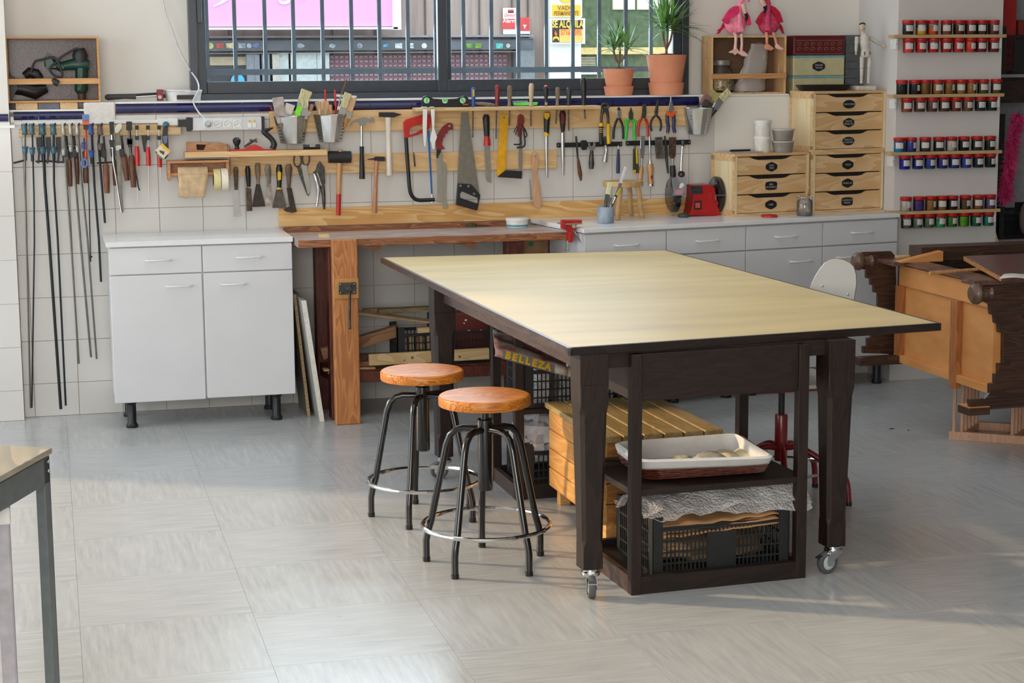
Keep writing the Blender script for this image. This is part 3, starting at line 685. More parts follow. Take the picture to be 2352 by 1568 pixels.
# ---- central table
tt = mat('table_laminate', (218,192,140), 0.42, 0, 0.05, 2.2, rgb2=(200,176,130), stretch=(0.6,3.0,1), spec=0.12)
ZT = 0.777
tb = T('work_table', 'large cream-topped work table with dark legs on casters', 'table', (2.0, 6.2, 0))
q4 = [PZ(1305,799,ZT), PZ(2162,742,ZT), PZ(1530,574,ZT), PZ(874,591,ZT)]
def inset(q, d):
    c = sum(q, Vector())/4; out = []
    for i in range(4):
        a = q[i-1]; b = q[i]; c_ = q[(i+1) % 4]
        out.append(b+((a-b).normalized()+(c_-b).normalized())*d)
    return out
q4i = inset(q4, 0.012)
dz = Vector((0, 0, 1))
obj('laminate_top', M().hexa([p-dz*0.012 for p in q4i], [p+dz*0.0004 for p in q4i]), tt, tb)
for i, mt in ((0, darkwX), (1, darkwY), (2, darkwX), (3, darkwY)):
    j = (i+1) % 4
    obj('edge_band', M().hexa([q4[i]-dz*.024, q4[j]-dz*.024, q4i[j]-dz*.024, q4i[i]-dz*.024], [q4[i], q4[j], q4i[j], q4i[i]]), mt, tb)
q4j = inset(q4, 0.0125)
cp0 = q4[0]; obj('corner_cap', M().lathe(cp0+Vector((0.006, 0.006, -0.023)), [(0.010, 0), (0.010, 0.0225)], 10), dsteel, tb)
obj('underside', M().hexa([p-dz*0.022 for p in q4j], [p-dz*0.0125 for p in q4j]), darkwX, tb)
# legs: FL, FR, BL, BR
LG = [(1.548, 5.125, 0.09), (2.366, 5.165, 0.09), (1.455, 6.79, 0.085), (2.30, 6.83, 0.085)]
ang = radians(3.0)
def tleg(x, y, w_):
    Tm = RZ(ang, Vector((x, y, 0))); a = w_/2; b = w_*0.36
    m = M()
    m.box(-a, a, -a, a, 0.66, 0.752, Tm)
    def ring(h, z, c):
        pts = [(-h+c,-h),(h-c,-h),(h,-h+c),(h,h-c),(h-c,h),(-h+c,h),(-h,h-c),(-h,-h+c)]
        return [Tm@Vector((p[0], p[1], z)) for p in pts]
    R_ = [ring(a, 0.66, 0.001), ring(a, 0.60, 0.003), ring(a*0.97, 0.57, 0.012), ring(b*1.05, 0.18, 0.011), ring(b, 0.16, 0.003), ring(b, 0.088, 0.002)]
    vs = [p for r in R_ for p in r]
    fs = [(i*8+j, i*8+(j+1) % 8, (i+1)*8+(j+1) % 8, (i+1)*8+j) for i in range(5) for j in range(8)]
    m.add(vs, fs+[tuple(range(7, -1, -1)), tuple(range(40, 48))])
    return m
def caster(par, x, y, rot, brake=True):
    Tm = RZ(rot, Vector((x, y, 0)))
    r = obj('caster', M().lathe((x, y, 0), [(0.028, 0.066), (0.030, 0.070), (0.030, 0.078), (0.026, 0.082), (0.026, 0.088)], 18), chrome, par)
    off = 0.022; R = 0.036
    f = M()
    for sy in (-0.017, 0.015):
        pts = [(-0.024, 0.068), (0.024, 0.068), (off+0.014, 0.04), (off+0.008, 0.026), (off-0.008, 0.026), (off-0.014, 0.04)]
        f.plate([Tm@Vector((a, sy, b)) for a, b in pts], Tm.to_3x3()@Vector((0, 0.002, 0)))
    f.box(-0.024, 0.024, -0.017, 0.017, 0.063, 0.067, Tm)
    obj('fork', f, chrome, r)
    tt_ = Tm.to_3x3()
    obj('tyre', M().lathe(Tm@Vector((off, 0, R)), [(0.024, -0.011), (R-0.003, -0.011), (R, -0.007), (R, 0.007), (R-0.003, 0.011), (0.024, 0.011)], 24, 'Y', T=tt_, caps=False), mat('grey_rubber', (88,90,92), 0.6), r)
    obj('wheel_hub', M().lathe(Tm@Vector((off, 0, R)), [(0.0245, -0.0085), (0.010, -0.012), (0.004, -0.013), (0.004, 0.013), (0.010, 0.012), (0.0245, 0.0085)], 20, 'Y', T=tt_), mat('hub_pale', (196,208,208), 0.4), r)
    if brake: obj('brake_lever', M().hexa([Tm@Vector(v) for v in ((0.02,-0.012,0.070),(0.02,0.012,0.070),(0.062,0.012,0.052),(0.062,-0.012,0.052))], [Tm@Vector(v) for v in ((0.02,-0.012,0.073),(0.02,0.012,0.073),(0.062,0.012,0.055),(0.062,-0.012,0.055))]), steel, r)
for k, (x, y, w_) in enumerate(LG):
    obj('leg', tleg(x, y, w_), darkw, tb, bevel=0.001, seg=1)
    caster(tb, x, y-0.01, radians([-100, 195, 185, 20][k]))
def tbox(x0, x1, y0, y1, z0, z1, m=None): return (m or M()).box(x0, x1, y0, y1, z0, z1)
obj('front_apron', M().bar((1.59, 5.12, 0.728), (2.33, 5.16, 0.728), 0.022, 0.048), darkwX, tb)
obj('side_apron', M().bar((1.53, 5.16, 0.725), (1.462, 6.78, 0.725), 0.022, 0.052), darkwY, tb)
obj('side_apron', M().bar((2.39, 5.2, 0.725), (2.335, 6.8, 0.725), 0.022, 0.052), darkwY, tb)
obj('back_apron', M().bar((1.49, 6.79, 0.725), (2.27, 6.83, 0.725), 0.022, 0.052), darkwX, tb)
# ---- two dark open shelf units under the table
def shelf_unit(label, x0, y0, w_, d_, rot, h=0.745, post=0.034, midz=0.318, box_z=0.60, boxed=True):
    r = T('shelf_unit', label, 'shelf unit', (x0, y0, 0), 'dark shelf units under the table'); Tm = RZ(rot, Vector((x0, y0, 0)))
    for x in (0, w_-post):
        for y in (0, d_-post): obj('post', M().box(x, x+post, y, y+post, 0, h, Tm), darkw, r, bevel=0.0015, seg=1)
    for z0_, z1_ in ((0.0, 0.055),):
        obj('front_rail', M().box(post, w_-post, 0.002, 0.022, z0_, z1_, Tm), darkwX, r)
        obj('back_rail', M().box(post, w_-post, d_-0.022, d_-0.002, z0_, z1_, Tm), darkwX, r)
        obj('side_rail', M().box(0.002, 0.022, post, d_-post, z0_, z1_, Tm), darkwY, r)
        obj('side_rail', M().box(w_-0.022, w_-0.002, post, d_-post, z0_, z1_, Tm), darkwY, r)
    obj('bottom_shelf', M().box(0.02, w_-0.02, 0.02, d_-0.02, 0.028, 0.036, Tm), darkwX, r)
    obj('middle_shelf', M().box(0.004, w_-0.004, 0.004, d_-0.004, midz-0.02, midz, Tm), darkwX, r, bevel=0.002)
    if boxed: obj('drawer_box', M().box(0.012, w_-0.012, 0.012, d_-0.012, box_z, h, Tm), darkwX, r, bevel=0.002)
    return r
shelf_unit('dark shelf unit under the table front holding the lined basket and bubble wrap', 1.668, 5.082, 0.59, 0.47, radians(3.3), midz=0.328)
shelf_unit('dark shelf unit under the table back holding newspapers and rags', 1.632, 6.35, 0.60, 0.36, radians(1), midz=0.342, h=0.735, boxed=False)
# crates in the units
crate('fruit_crate', 'black crate with bubble wrap and brown paper under the table front', (1.975, 5.30, 0.036), 0.46, 0.33, 0.19, radians(2), nb=14)
crate('fruit_crate', 'black crate filled with papers on the upper shelf of the back unit', (1.90, 6.50, 0.342), 0.46, 0.26, 0.17, radians(1), nb=12, panel=False)
crate('fruit_crate', 'black crate of white rags on the floor shelf of the back unit', (1.90, 6.50, 0.036), 0.46, 0.26, 0.17, radians(1), nb=10, panel=False)
# papers and rags inside
def rag(name, label, cat, c, rx, ry, rz, mt, seed, amp=0.35, nu=26, nv=16, group=None, freq=3.0, parent=None):
    from mathutils import noise
    def fn(u, v):
        a = 2*pi*u; t = pi*v
        p = Vector((sin(t)*cos(a), sin(t)*sin(a), -cos(t)))
        k = 1+amp*(noise.noise(p*freq+Vector((seed, seed*2, 0)))+0.5*noise.noise(p*freq*2.3+Vector((seed, 0, seed))))
        return Vector(c)+Vector((p.x*rx*k, p.y*ry*k, p.z*rz*k))
    m = M().sheet(fn, nu, nv)
    o = obj(name, m, mt, parent)
    return o if parent else tag(o, label, cat, group)
ragw = mat('rag_white', (222,218,222), 0.85, 0, 0.06, 30)
rag('rag', 'crumpled white rag in the floor crate of the back unit', 'rag', (1.76, 6.46, 0.225), 0.12, 0.10, 0.075, ragw, 1.0, 0.55, group='rags in the back unit', freq=4)
rag('rag', 'crumpled lilac-white rag nearest the slatted chest', 'rag', (1.87, 6.42, 0.20), 0.10, 0.08, 0.075, mat('rag_lilac', (206,200,214), 0.85), 3.0, 0.55, group='rags in the back unit', freq=4)
rag('rag', 'blue-grey rag lying behind the white rags', 'rag', (1.90, 6.52, 0.22), 0.10, 0.06, 0.045, mat('rag_blue', (120,132,160), 0.85), 5.0, 0.8, group='rags in the back unit', freq=4)
rag('rag', 'small navy rag beside the shelf post', 'rag', (1.77, 6.52, 0.24), 0.06, 0.03, 0.02, mat('rag_navy', (56,84,136), 0.85), 7.0, 0.5, group='rags in the back unit', freq=4)
for k in range(5):
    lab = ['folded newspaper at the left end of the upper crate','folded newspaper, second from the left in the upper crate','folded newspaper in the middle of the upper crate','folded newspaper, second from the right in the upper crate','folded newspaper at the right end of the upper crate'][k]
    x_ = 1.72+k*0.085
    tag(obj('newspaper', M().hexa([(x_,6.40,.347),(x_+.05,6.40,.347),(x_+.05,6.60,.347),(x_,6.60,.347)], [(x_+.02,6.39,.47+.01*(k%2)),(x_+.06,6.39,.46),(x_+.06,6.60,.47),(x_+.02,6.60,.475)]), mat('newsprint_%d' % (k % 3), [(214,212,206),(196,194,190),(226,222,214)][k % 3], 0.8, 0, 0.25, 30, stretch=(1,1,6))), lab, 'newspaper', 'newspapers in the upper crate')
# magazine bundle on top
mg = T('newspaper_roll', 'folded colourful newspapers with yellow letters lying under the table edge', 'newspaper', (1.72, 6.35, 0.52))
a_ = PY(1135,805,6.34); b_ = PY(1300,852,6.30)
def fold(u, v):
    p = a_.lerp(b_, u); r = 0.018
    if v < 0.45:
        t = v/0.45*pi; return Vector((p.x, p.y-r*0.2-r*sin(t)*0.8, p.z+r-r*cos(t)))+Vector((0, 0, -r))
    t = (v-0.45)/0.55; return Vector((p.x+0.05*t, p.y+0.22*t, p.z+r+0.03*t+0.010*sin(6*t+u*3)))
obj('folded_sheets', M().sheet(fold, 14, 16), mat('magazine_print', (150,58,54), 0.55, 0, 0.5, 16, rgb2=(196,196,186)), mg, solid=0.004)
def fold2(u, v):
    p = a_.lerp(b_, u); r = 0.0215; t = (0.05+v*0.62)*pi
    return Vector((p.x, p.y-r*0.2-r*sin(t)*0.8, p.z-r*cos(t)))
obj('printed_strip', M().sheet(lambda u, v: fold2(0.1+u*0.72, v), 10, 8), mat('print_purple', (120,86,130), 0.55, 0, 0.2, 40, rgb2=(86,120,84)), mg)
nd = (b_-a_).normalized(); ax_ = atan2(-nd.z, nd.x)
for k, ch in enumerate('BELLEZA'):
    pp = a_.lerp(b_, 0.17+k*0.092)+Vector((0, -0.024, -0.002))
    text(ch, pp, 0.036, yellow, mg, rot=(pi/2-0.25, ax_, 0), bold=0.002)
obj('inner_roll', M().tube([a_.lerp(b_, 0.80)+Vector((0, 0.01, -0.002)), b_+Vector((0.02, 0.0, -0.008))], 0.016, 10, flat=0.7), mat('paper_cream', (206,196,170), 0.7), mg)
# ---- slatted wooden chest
chw = wood('chest_wood', (222,176,112), (204,150,84), 'Y', 4, 0.45)
chx = wood('chest_wood_side', (226,172,104), (208,148,80), 'Y', 3, 0.45)
cht = wood('chest_top_wood', (198,174,126), (180,150,98), 'Y', 4, 0.4)
ch = T('slatted_chest', 'low pale wooden chest with slatted lid under the table', 'chest', (1.97, 5.98, 0))
Tm = RZ(radians(1.5), Vector((1.762, 5.68, 0)))
CW, CD = 0.41, 0.62
for k in range(6):
    a = -0.01+k*(CW+0.03)/6; obj('lid_slat', M().box(a, a+(CW+0.03)/6-0.006, -0.03, CD+0.02, 0.352, 0.374, Tm), cht, ch, bevel=0.004, seg=2)
for k in range(4):
    z = 0.062+k*0.072
    obj('side_board', M().box(0, 0.02, 0, CD, z, z+0.069, Tm), chx, ch, bevel=0.005)
    obj('side_board', M().box(CW-0.02, CW, 0, CD, z, z+0.069, Tm), chx, ch, bevel=0.005)
    obj('end_board', M().box(0.02, CW-0.02, 0.004, 0.022, z, z+0.069, Tm), wood('chest_end', (196,140,80), (170,112,60), 'X', 4), ch, bevel=0.004)
    obj('end_board', M().box(0.02, CW-0.02, CD-0.022, CD-0.004, z, z+0.069, Tm), chx, ch, bevel=0.004)
for x in (0.022, CW-0.062):
    for y in (0.03, CD-0.07): obj('leg', M().box(x, x+0.04, y, y+0.04, 0, 0.35, Tm), chw, ch, bevel=0.002)
# ---- basket with white lining
bk = T('lined_basket', 'low brown wicker basket with white cloth lining on the shelf', 'basket', (1.94, 5.2, 0.328))
R4 = [PZ(1467,1061,0.41), PZ(1779,1052,0.41), PZ(1692,997,0.41), PZ(1410,1018,0.41)]
B4 = [PZ(1489,1104,0.330), PZ(1757,1086,0.330), None, None]
B4[2] = B4[1]+Vector((-0.005, 0.27, 0)); B4[3] = B4[0]+Vector((0, 0.27, 0))
wk = mat('wicker', (116,56,36), 0.5, 0, 0.4, 60, rgb2=(64,30,20))
def rr4(q, r, n=5):   # rounded quad outline
    out = []
    for i in range(4):
        p = q[i]; a = (q[i-1]-p).normalized()*r; b = (q[(i+1) % 4]-p).normalized()*r
        for k in range(n+1):
            t = k/n; out.append((p+a)*(1-t)**2+p*2*t*(1-t)+(p+b)*t**2)
    return out
lo = rr4(B4, 0.04); hi = rr4([B4[i].lerp(R4[i], 0.9) for i in range(4)], 0.05)
obj('base', M().plate([p+Vector((0,0,0.002)) for p in lo], (0, 0, 0.004)), wk, bk)
for r_ in range(7):
    t = r_/7*0.85; loop = []
    for i in range(len(lo)):
        for s_ in range(6):
            u = s_/6; p = lo[i].lerp(lo[(i+1) % len(lo)], u).lerp(hi[i].lerp(hi[(i+1) % len(hi)], u), t)
            out_ = (p-Vector((1.94, 5.3, p.z))).normalized()
            loop.append(p+out_*(0.004+0.0045*(1 if ((i*4+s_)//1+r_) % 2 else -1))+Vector((0, 0, 0.007)))
    obj('woven_row', M().tube(loop, 0.0042, 5, closed=True), wk, bk)
cl = mat('lining_cloth', (226,224,222), 0.85, 0, 0.03, 30)
ro = rr4(R4, 0.045)
from mathutils import noise as NZ
def lin_fn(u, v):
    k = len(ro); t = u*k; i = int(t) % k; f = t-int(t)
    top = ro[i].lerp(ro[(i+1) % k], f); bo = lo[i].lerp(lo[(i+1) % k], f)
    c = Vector((1.94, 5.28, 0))
    wv = 0.006*NZ.noise(Vector((top.x*18, top.y*18, v*3)))
    if v < 0.35:      # outer flap
        t2 = v/0.35; p = bo.lerp(top, 0.60+0.40*t2); o = (p-c); o.z = 0; o.normalize(); return p+o*(0.007+wv)+Vector((0, 0, 0.006*t2+wv*0.8*(1-t2)))
    t2 = (v-0.35)/0.65; p = top.lerp(bo, t2*0.93); o = (c-p); o.z = 0; o.normalize(); return p+o*(0.004+0.012*t2+abs(wv))+Vector((0, 0, 0.006*(1-t2)))
obj('cloth_lining', M().sheet(lin_fn, 96, 14), cl, bk, solid=0.002)
inn = [p.lerp(Vector((1.94, 5.3, p.z)), 0.10)+Vector((0, 0, 0.012)) for p in lo]
obj('lining_bottom', M().plate(inn, (0, 0, 0.002)), cl, bk)
cream = mat('cream_lump', (232,220,184), 0.7, 0, 0.05, 30)
for k, (lx, ly, rx, lb) in enumerate(((1560,1055,0.045,'pale flat lump in the basket, leftmost'),(1625,1048,0.055,'pale lump in the basket, second from the left'),(1660,1042,0.04,'pale lump with a grey patch in the basket middle'),(1715,1040,0.06,'large cream lump at the right end of the basket'))):
    p = PZ(lx, ly, 0.362); rag('dough_lump', lb, 'lump', (p.x, p.y-0.03, 0.362), rx, 0.06, 0.016+0.006*(k == 3), cream if k != 1 else mat('lump_grey', (196,190,184), 0.8), 10+k, 0.2, 18, 10, 'lumps in the lined basket', 2)
# ---- bubble wrap and brown paper
bw_m, nt_, b_s = _new('bubble_wrap'); N_ = nt_.nodes; K_ = nt_.links
b_s.inputs['Base Color'].default_value = L((236,234,234)); b_s.inputs['Roughness'].default_value = 0.1; b_s.inputs['Specular IOR Level'].default_value = 1.0; b_s.inputs['Alpha'].default_value = 0.6; b_s.inputs['Coat Weight'].default_value = 0.8
vo = N_.new('ShaderNodeTexVoronoi'); vo.inputs['Scale'].default_value = 110
tc_ = N_.new('ShaderNodeTexCoord'); K_.new(tc_.outputs['Object'], vo.inputs['Vector'])
bp_ = N_.new('ShaderNodeBump'); bp_.inputs['Strength'].default_value = 1.0; bp_.inputs['Distance'].default_value = 0.006; bp_.invert = True
K_.new(vo.outputs['Distance'], bp_.inputs['Height']); K_.new(bp_.outputs[0], b_s.inputs['Normal'])
bwr_ = T('bubble_wrap', 'crumpled clear bubble wrap piled on the crate under the table', 'bubble wrap', (1.97, 5.25, 0.2))
def bfn(s):
    def fn(u, v):
        x = 1.72+0.56*u; h = 0.212+0.085*sin(pi*min(1, 0.12+v*1.0))*(0.75+0.35*u)+0.012*(0.5-abs(u-0.5))
        n = NZ.noise(Vector((x*12, v*4+s, s)))*0.022+NZ.noise(Vector((x*30, v*9, s)))*0.008
        return Vector((x+0.01*n, 5.125+0.30*v, min(0.302, h+n-0.012*s)))
    return fn
obj('sheet', M().sheet(bfn(0), 60, 30), bw_m, bwr_); obj('sheet', M().sheet(bfn(1.3), 60, 30), bw_m, bwr_)
kp = mat('kraft_paper', (184,140,96), 0.75, 0, 0.08, 12)
br = T('brown_paper', 'folded brown wrapping paper under the bubble wrap in the crate', 'paper', (1.98, 5.2, 0.17))
for k in range(3):
    obj('fold', M().sheet(lambda u, v: Vector((1.79+0.38*u, 5.135+0.2*v, 0.158+0.015*k+0.022*u+0.006*NZ.noise(Vector((u*9, v*3, k*3))))), 20, 6), kp, br, solid=0.004)
rag('packing_fill', 'crumpled brown packing paper filling the front crate', 'paper', (1.97, 5.3, 0.09), 0.20, 0.13, 0.05, mat('packing_brown', (140,120,92), 0.85), 22, 0.3)
# ---- stools
oak = wood('oak_seat', (222,142,50), (168,92,24), 'X', 6, 0.42, 4.5)
def stool(label, c, seat_z, hub_z, feet, ring_z, ring_c, ring_r, spin):
    r = T('swivel_stool', label, 'stool', (c[0], c[1], 0), 'round wooden swivel stools'); cx, cy = c
    R = 0.149
    obj('seat', M().lathe((cx, cy, seat_z-0.034), [(R-0.006, 0), (R-0.001, 0.002), (R, 0.006), (R, 0.027), (R-0.002, 0.031), (R-0.006, 0.0338), (R-0.010, 0.034), (0.001, 0.034)], 48), oak, r)
    obj('mounting_plate', M().lathe((cx, cy, seat_z-0.042), [(0.06, 0), (0.07, 0.008)], 20), blackg, r)
    obj('spindle', M().lathe((cx, cy, hub_z), [(0.014, 0.0), (0.014, seat_z-hub_z-0.036)], 14), blackg, r)
    obj('column', M().lathe((cx, cy, hub_z-0.205), [(0.022, 0), (0.0245, 0.004), (0.0245, 0.20), (0.0265, 0.215), (0.0265, 0.232), (0.022, 0.235)], 20), blackg, r)
    for fx, fy in feet:
        d = Vector((fx-cx, fy-cy, 0)); L_ = d.length; d.normalize(); c0 = Vector((cx, cy, 0))
        tz = hub_z-0.005
        pts = [c0+d*0.015+dz*(tz), c0+d*0.07+dz*(tz+0.002), c0+d*0.095+dz*(tz-0.004), c0+d*0.115+dz*(tz-0.022), c0+d*0.128+dz*(tz-0.055), c0+d*(L_-0.018)+dz*0.14, c0+d*(L_-0.006)+dz*0.10, c0+d*L_+dz*0.07, c0+d*L_+dz*0.012]
        lg = obj('leg', M().tube(pts, 0.0115, 10), blackg, r)
        obj('rubber_foot', M().lathe((fx, fy, 0), [(0.0125, 0), (0.013, 0.014)], 12), black, lg)
    n = 48
    obj('foot_ring', M().tube([(ring_c[0]+ring_r*cos(2*pi*i/n), ring_c[1]+ring_r*sin(2*pi*i/n), ring_z) for i in range(n)], 0.0075, 8, closed=True), chrome, r)
    return r
stool('round orange-wood swivel stool in front, nearer the camera', (1.325, 5.55), 0.560, 0.452, [(1.19,5.41),(1.144,5.633),(1.424,5.378),(1.52,5.595),(1.359,5.751)], 0.135, (1.325, 5.545), 0.207, 0)
stool('round orange-wood swivel stool behind, closer to the workbench', (1.258, 6.225), 0.533, 0.445, [(1.072,6.262),(1.168,6.049),(1.405,6.085),(1.262,6.405),(1.44,6.29)], 0.135, (1.258, 6.215), 0.200, 0.4)
# ---- red swivel chair
rch = T('swivel_chair', 'workshop chair with white plywood back and red swivel base behind the table', 'chair', (2.578, 6.09, 0))
redp = mat('red_enamel', (132,26,30), 0.3, 0, 0.05, coat=0.3)
cx, cy = 2.578, 6.09
obj('column', M().lathe((cx, cy, 0.15), [(0.022, 0), (0.0235, 0.004), (0.0235, 0.17), (0.021, 0.175)], 18), redp, rch)
obj('spindle', M().lathe((cx, cy, 0.32), [(0.0115, 0), (0.0115, 0.11)], 12), black, rch)
for k in range(5):
    a = radians(-36+72*k); d = Vector((cos(a), sin(a), 0)); c0 = Vector((cx, cy, 0))
    lg = obj('leg', M().tube(bez([c0+d*0.02+dz*0.20, c0+d*0.08+dz*0.20, c0+d*0.21+dz*0.125, c0+d*0.245+dz*0.09, c0+d*0.255+dz*0.012], 4), 0.0115, 10), redp, rch)
    obj('rubber_foot', M().lathe(c0+d*0.255, [(0.012, 0), (0.012, 0.014)], 12), black, lg)
obj('foot_ring', M().tube([(cx+0.18*cos(2*pi*i/40), cy+0.18*sin(2*pi*i/40), 0.125) for i in range(40)], 0.006, 8, closed=True), chrome, rch)
obj('seat_frame', M().box(cx-0.16, cx+0.19, cy-0.15, cy+0.16, 0.432, 0.446), redp, rch, bevel=0.004)
plyw = mat('white_plywood', (222,220,214), 0.35, 0, 0.01, 2); plye = mat('ply_edge', (170,126,78), 0.6)
obj('seat', M().plate([(cx-0.19+0.38*a, cy-0.18+0.36*b, 0.447) for a, b in ((0.1,0),(0.9,0),(1,0.12),(1,0.9),(0.9,1),(0.1,1),(0,0.9),(0,0.12))], (0, 0, 0.014)), plyw, rch, bevel=0.003)
YB = 6.28; ctr = PY(1916, 660, YB)
bp0 = [(1860,664),(1864,650),(1872,634),(1882,618),(1894,603),(1908,596),(1922,594),(1938,597),(1952,604),(1960,613),(1965,630),(1966,650),(1963,672),(1958,700),(1948,740),(1880,740),(1866,700)]
bpl = [PY(a, b, YB) for a, b in bp0]
obj('backrest', M().plate(bpl, (0, -0.003, 0)), plyw, rch)
obj('backrest_core', M().plate([p+Vector((0.0, 0.0, 0)) for p in bpl], (0.010, 0.012, 0)), plye, rch)
for a, b in ((1889,657),(1948,676)): obj('bolt', M().ball(PY(a, b, YB-0.004), 0.005, 0.003, 0.005, 8), chrome, rch)
obj('back_support', M().bar((cx+0.12, YB+0.03, 0.44), (ctr.x, YB+0.02, 0.70), 0.035, 0.006, (0, 1, 0)), redp, rch)
# ---- dresser lying on its back on a dowel rack
inw = mat('unfinished_wood', (214,150,86), 0.55, 0, 0.1, 5, rgb2=(198,132,72), stretch=(1,1,3))
inz = wood('unfinished_rail', (176,112,60), (150,90,46), 'Z', 4, 0.55)
dkd = wood('dresser_dark', (84,54,38), (52,34,26), 'X', 5, 0.4)
dkt = wood('dresser_top_face', (118,84,72), (90,62,54), 'Y', 4, 0.3)
rkw = wood('beech_rack', (206,164,136), (190,146,116), 'Z', 5, 0.45)
ds = T('dresser', 'dark antique dresser lying on its back with bun feet towards the table', 'dresser', (4.1, 6.8, 0.30))
XP, YN, YFr = 3.60, 6.385, 7.21
zb_, zt_ = 0.30, 0.735
obj('bottom_panel', M().box(XP, XP+0.012, YN, YFr, zb_, zt_-0.01), inw, ds)
obj('end_block', M().box(XP+0.002, XP+0.12, YN+0.001, YN+0.012, zb_, zt_-0.012), inw, ds)
pm = PX(2200, 770, XP)
yc = PX(2203, 700, XP).y
obj('cross_brace', M().box(XP-0.028, XP, yc-0.035, yc+0.02, zb_-0.03, zt_-0.10), inz, ds, bevel=0.002)
obj('lower_batten', M().box(XP-0.022, XP, YN, YFr, zb_-0.004, zb_+0.03), inw, ds, bevel=0.002)
obj('upper_batten', M().box(XP-0.014, XP, YN, YFr-0.02, zt_-0.10, zt_-0.012), inw, ds, bevel=0.002)
obj('corner_batten', M().box(XP-0.03, XP, YFr-0.06, YFr-0.02, zb_+0.03, zt_-0.10), inz, ds)
def side(pts, Y, th, nm='side_panel', mt=dkd, k=(1820, 520, 2.904)): obj(nm, plx(pts, Y, th, k=k), mt, ds, bevel=0.001)
side([(470,172),(660,165),(690,200),(700,880),(640,850),(500,845),(472,845),(472,800),(500,798),(500,745),(526,743),(526,705),(572,700),(572,442),(543,440),(543,392),(522,390),(522,347),(494,345),(494,288),(470,286)], YFr+0.02, -0.02)
side([(1270,400),(1560,372),(1900,345),(1900,1170),(1545,1205),(1190,1230),(1178,1155),(1285,1150),(1318,1112),(1318,1050),(1350,1045),(1350,985),(1375,985),(1375,915),(1405,915),(1408,706),(1378,706),(1375,647),(1352,645),(1348,590),(1325,588),(1318,520),(1275,500)], YN-0.022, -0.022)
obj('lower_foot_bar', M().box(PY(1961,830,YFr).x, XP, YFr-0.06, YFr, PY(1961,836,YFr).z, PY(1961,818,YFr).z), dkd, ds, bevel=0.002)
obj('lower_foot_bar', M().box(PY(2225,930,YN-.03).x, XP-0.02, YN-0.03, YN+0.06, 0.215, 0.245), dkd, ds, bevel=0.002)
obj('foot_bar_top', M().box(PY(2225,930,YN-.03).x+0.004, XP-0.02, YN-0.026, YN+0.055, 0.245, 0.249), inw, ds)
for fx, fy, Y, r in ((1969,600,YFr-0.03,0.040),(2240,674,YN-0.01,0.044)):
    p = PY(fx, fy, Y)
    obj('bun_foot', M().lathe(p, [(0.001, -0.022), (r*0.62, -0.020), (r*0.92, -0.008), (r, 0.006), (r*0.85, 0.020), (r*0.5, 0.030), (r*0.45, 0.055), (r*0.62, 0.066)], 22, 'X'), wood('bun_foot_wood', (112,90,74), (84,60,44), 'Z', 8, 0.35), ds)
XR = 4.75
obj('front_frame', M().box(XP-0.10, XP+0.07, YFr-0.14, YFr+0.02, zt_-0.002, zt_+0.016).box(XP-0.04, XP+0.05, YN+0.02, YFr-0.14, zt_-0.002, zt_+0.014), dkt, ds)
obj('front_frame', M().box(XP-0.10, XP+0.28, YN-0.02, YN+0.09, zt_-0.002, zt_+0.016), dkt, ds)
obj('back_panel', M().box(XP+0.012, XR, YN, YFr, zb_-0.012, zb_), inw, ds)
obj('far_side', M().box(XP, XR, YFr, YFr+0.02, zb_, zt_), dkd, ds)
obj('top_rail', M().box(XP+0.05, XR, YFr-0.10, YFr+0.02, zt_+0.012, zt_+0.07), dkd, ds)
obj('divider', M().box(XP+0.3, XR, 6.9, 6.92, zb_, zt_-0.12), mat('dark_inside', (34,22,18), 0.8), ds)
ra_ = PY(2052,583,7.12); rb_ = PY(2160,556,7.28)
obj('top_end_grain', M().hexa([(ra_.x,7.05,zt_+.014),(ra_.x+.20,7.05,zt_+.014),(ra_.x+.20,7.10,zt_+.014),(ra_.x,7.10,zt_+.014)],[(ra_.x,7.05,zt_+.018),(ra_.x+.20,7.05,zt_+.058),(ra_.x+.20,7.10,zt_+.058),(ra_.x,7.10,zt_+.018)]), inw, ds)
# loose parts laid on the dresser
a_ = PZ(2058,590,zt_+0.02); b_ = PZ(2400,572,zt_+0.02)
tag(obj('long_batten', M().bar(a_, b_, 0.022, 0.012), pine, bevel=0.001), 'long thin batten laid across the far end of the dresser', 'batten', 'loose parts on the dresser')
a_ = PZ(2135,627,zt_+0.025); b_ = PZ(2290,615,zt_+0.025)
tag(obj('dowel', M().tube([a_, b_], 0.007, 8), beech), 'round light wooden dowel lying on the dresser', 'dowel', 'loose parts on the dresser')
lid_ = T('loose_board', 'dark polished board with raw wood edge lying on the dresser', 'board', (3.8, 6.6, zt_+0.03), 'loose parts on the dresser')
qa = [PZ(2300,640,zt_+0.03), PZ(2500,628,zt_+0.03), PZ(2500,580,zt_+0.045), PZ(2214,592,zt_+0.045)]
obj('board', M().hexa([p-dz*0.010 for p in qa], [p+dz*0.008 for p in qa]), dkt, lid_)
obj('raw_edge', M().bar(qa[3]-dz*0.002, qa[0]-dz*0.002, 0.004, 0.017), wood('raw_edge', (190,136,80), (150,96,54), 'Y', 8), lid_)
qp = [PZ(2295,640,zt_+0.05), PZ(2420,645,zt_+0.05), PZ(2420,618,zt_+0.06), PZ(2310,632,zt_+0.06)]
tag(obj('paper_sheet', M().sheet(lambda u, v: qp[0].lerp(qp[1], u).lerp(qp[3].lerp(qp[2], u), v)+dz*0.008*sin(5*u+2*v), 10, 4), mat('paper', (200,194,184), 0.8), solid=0.002), 'crumpled white paper sheet on the near corner of the dresser', 'paper', 'loose parts on the dresser')
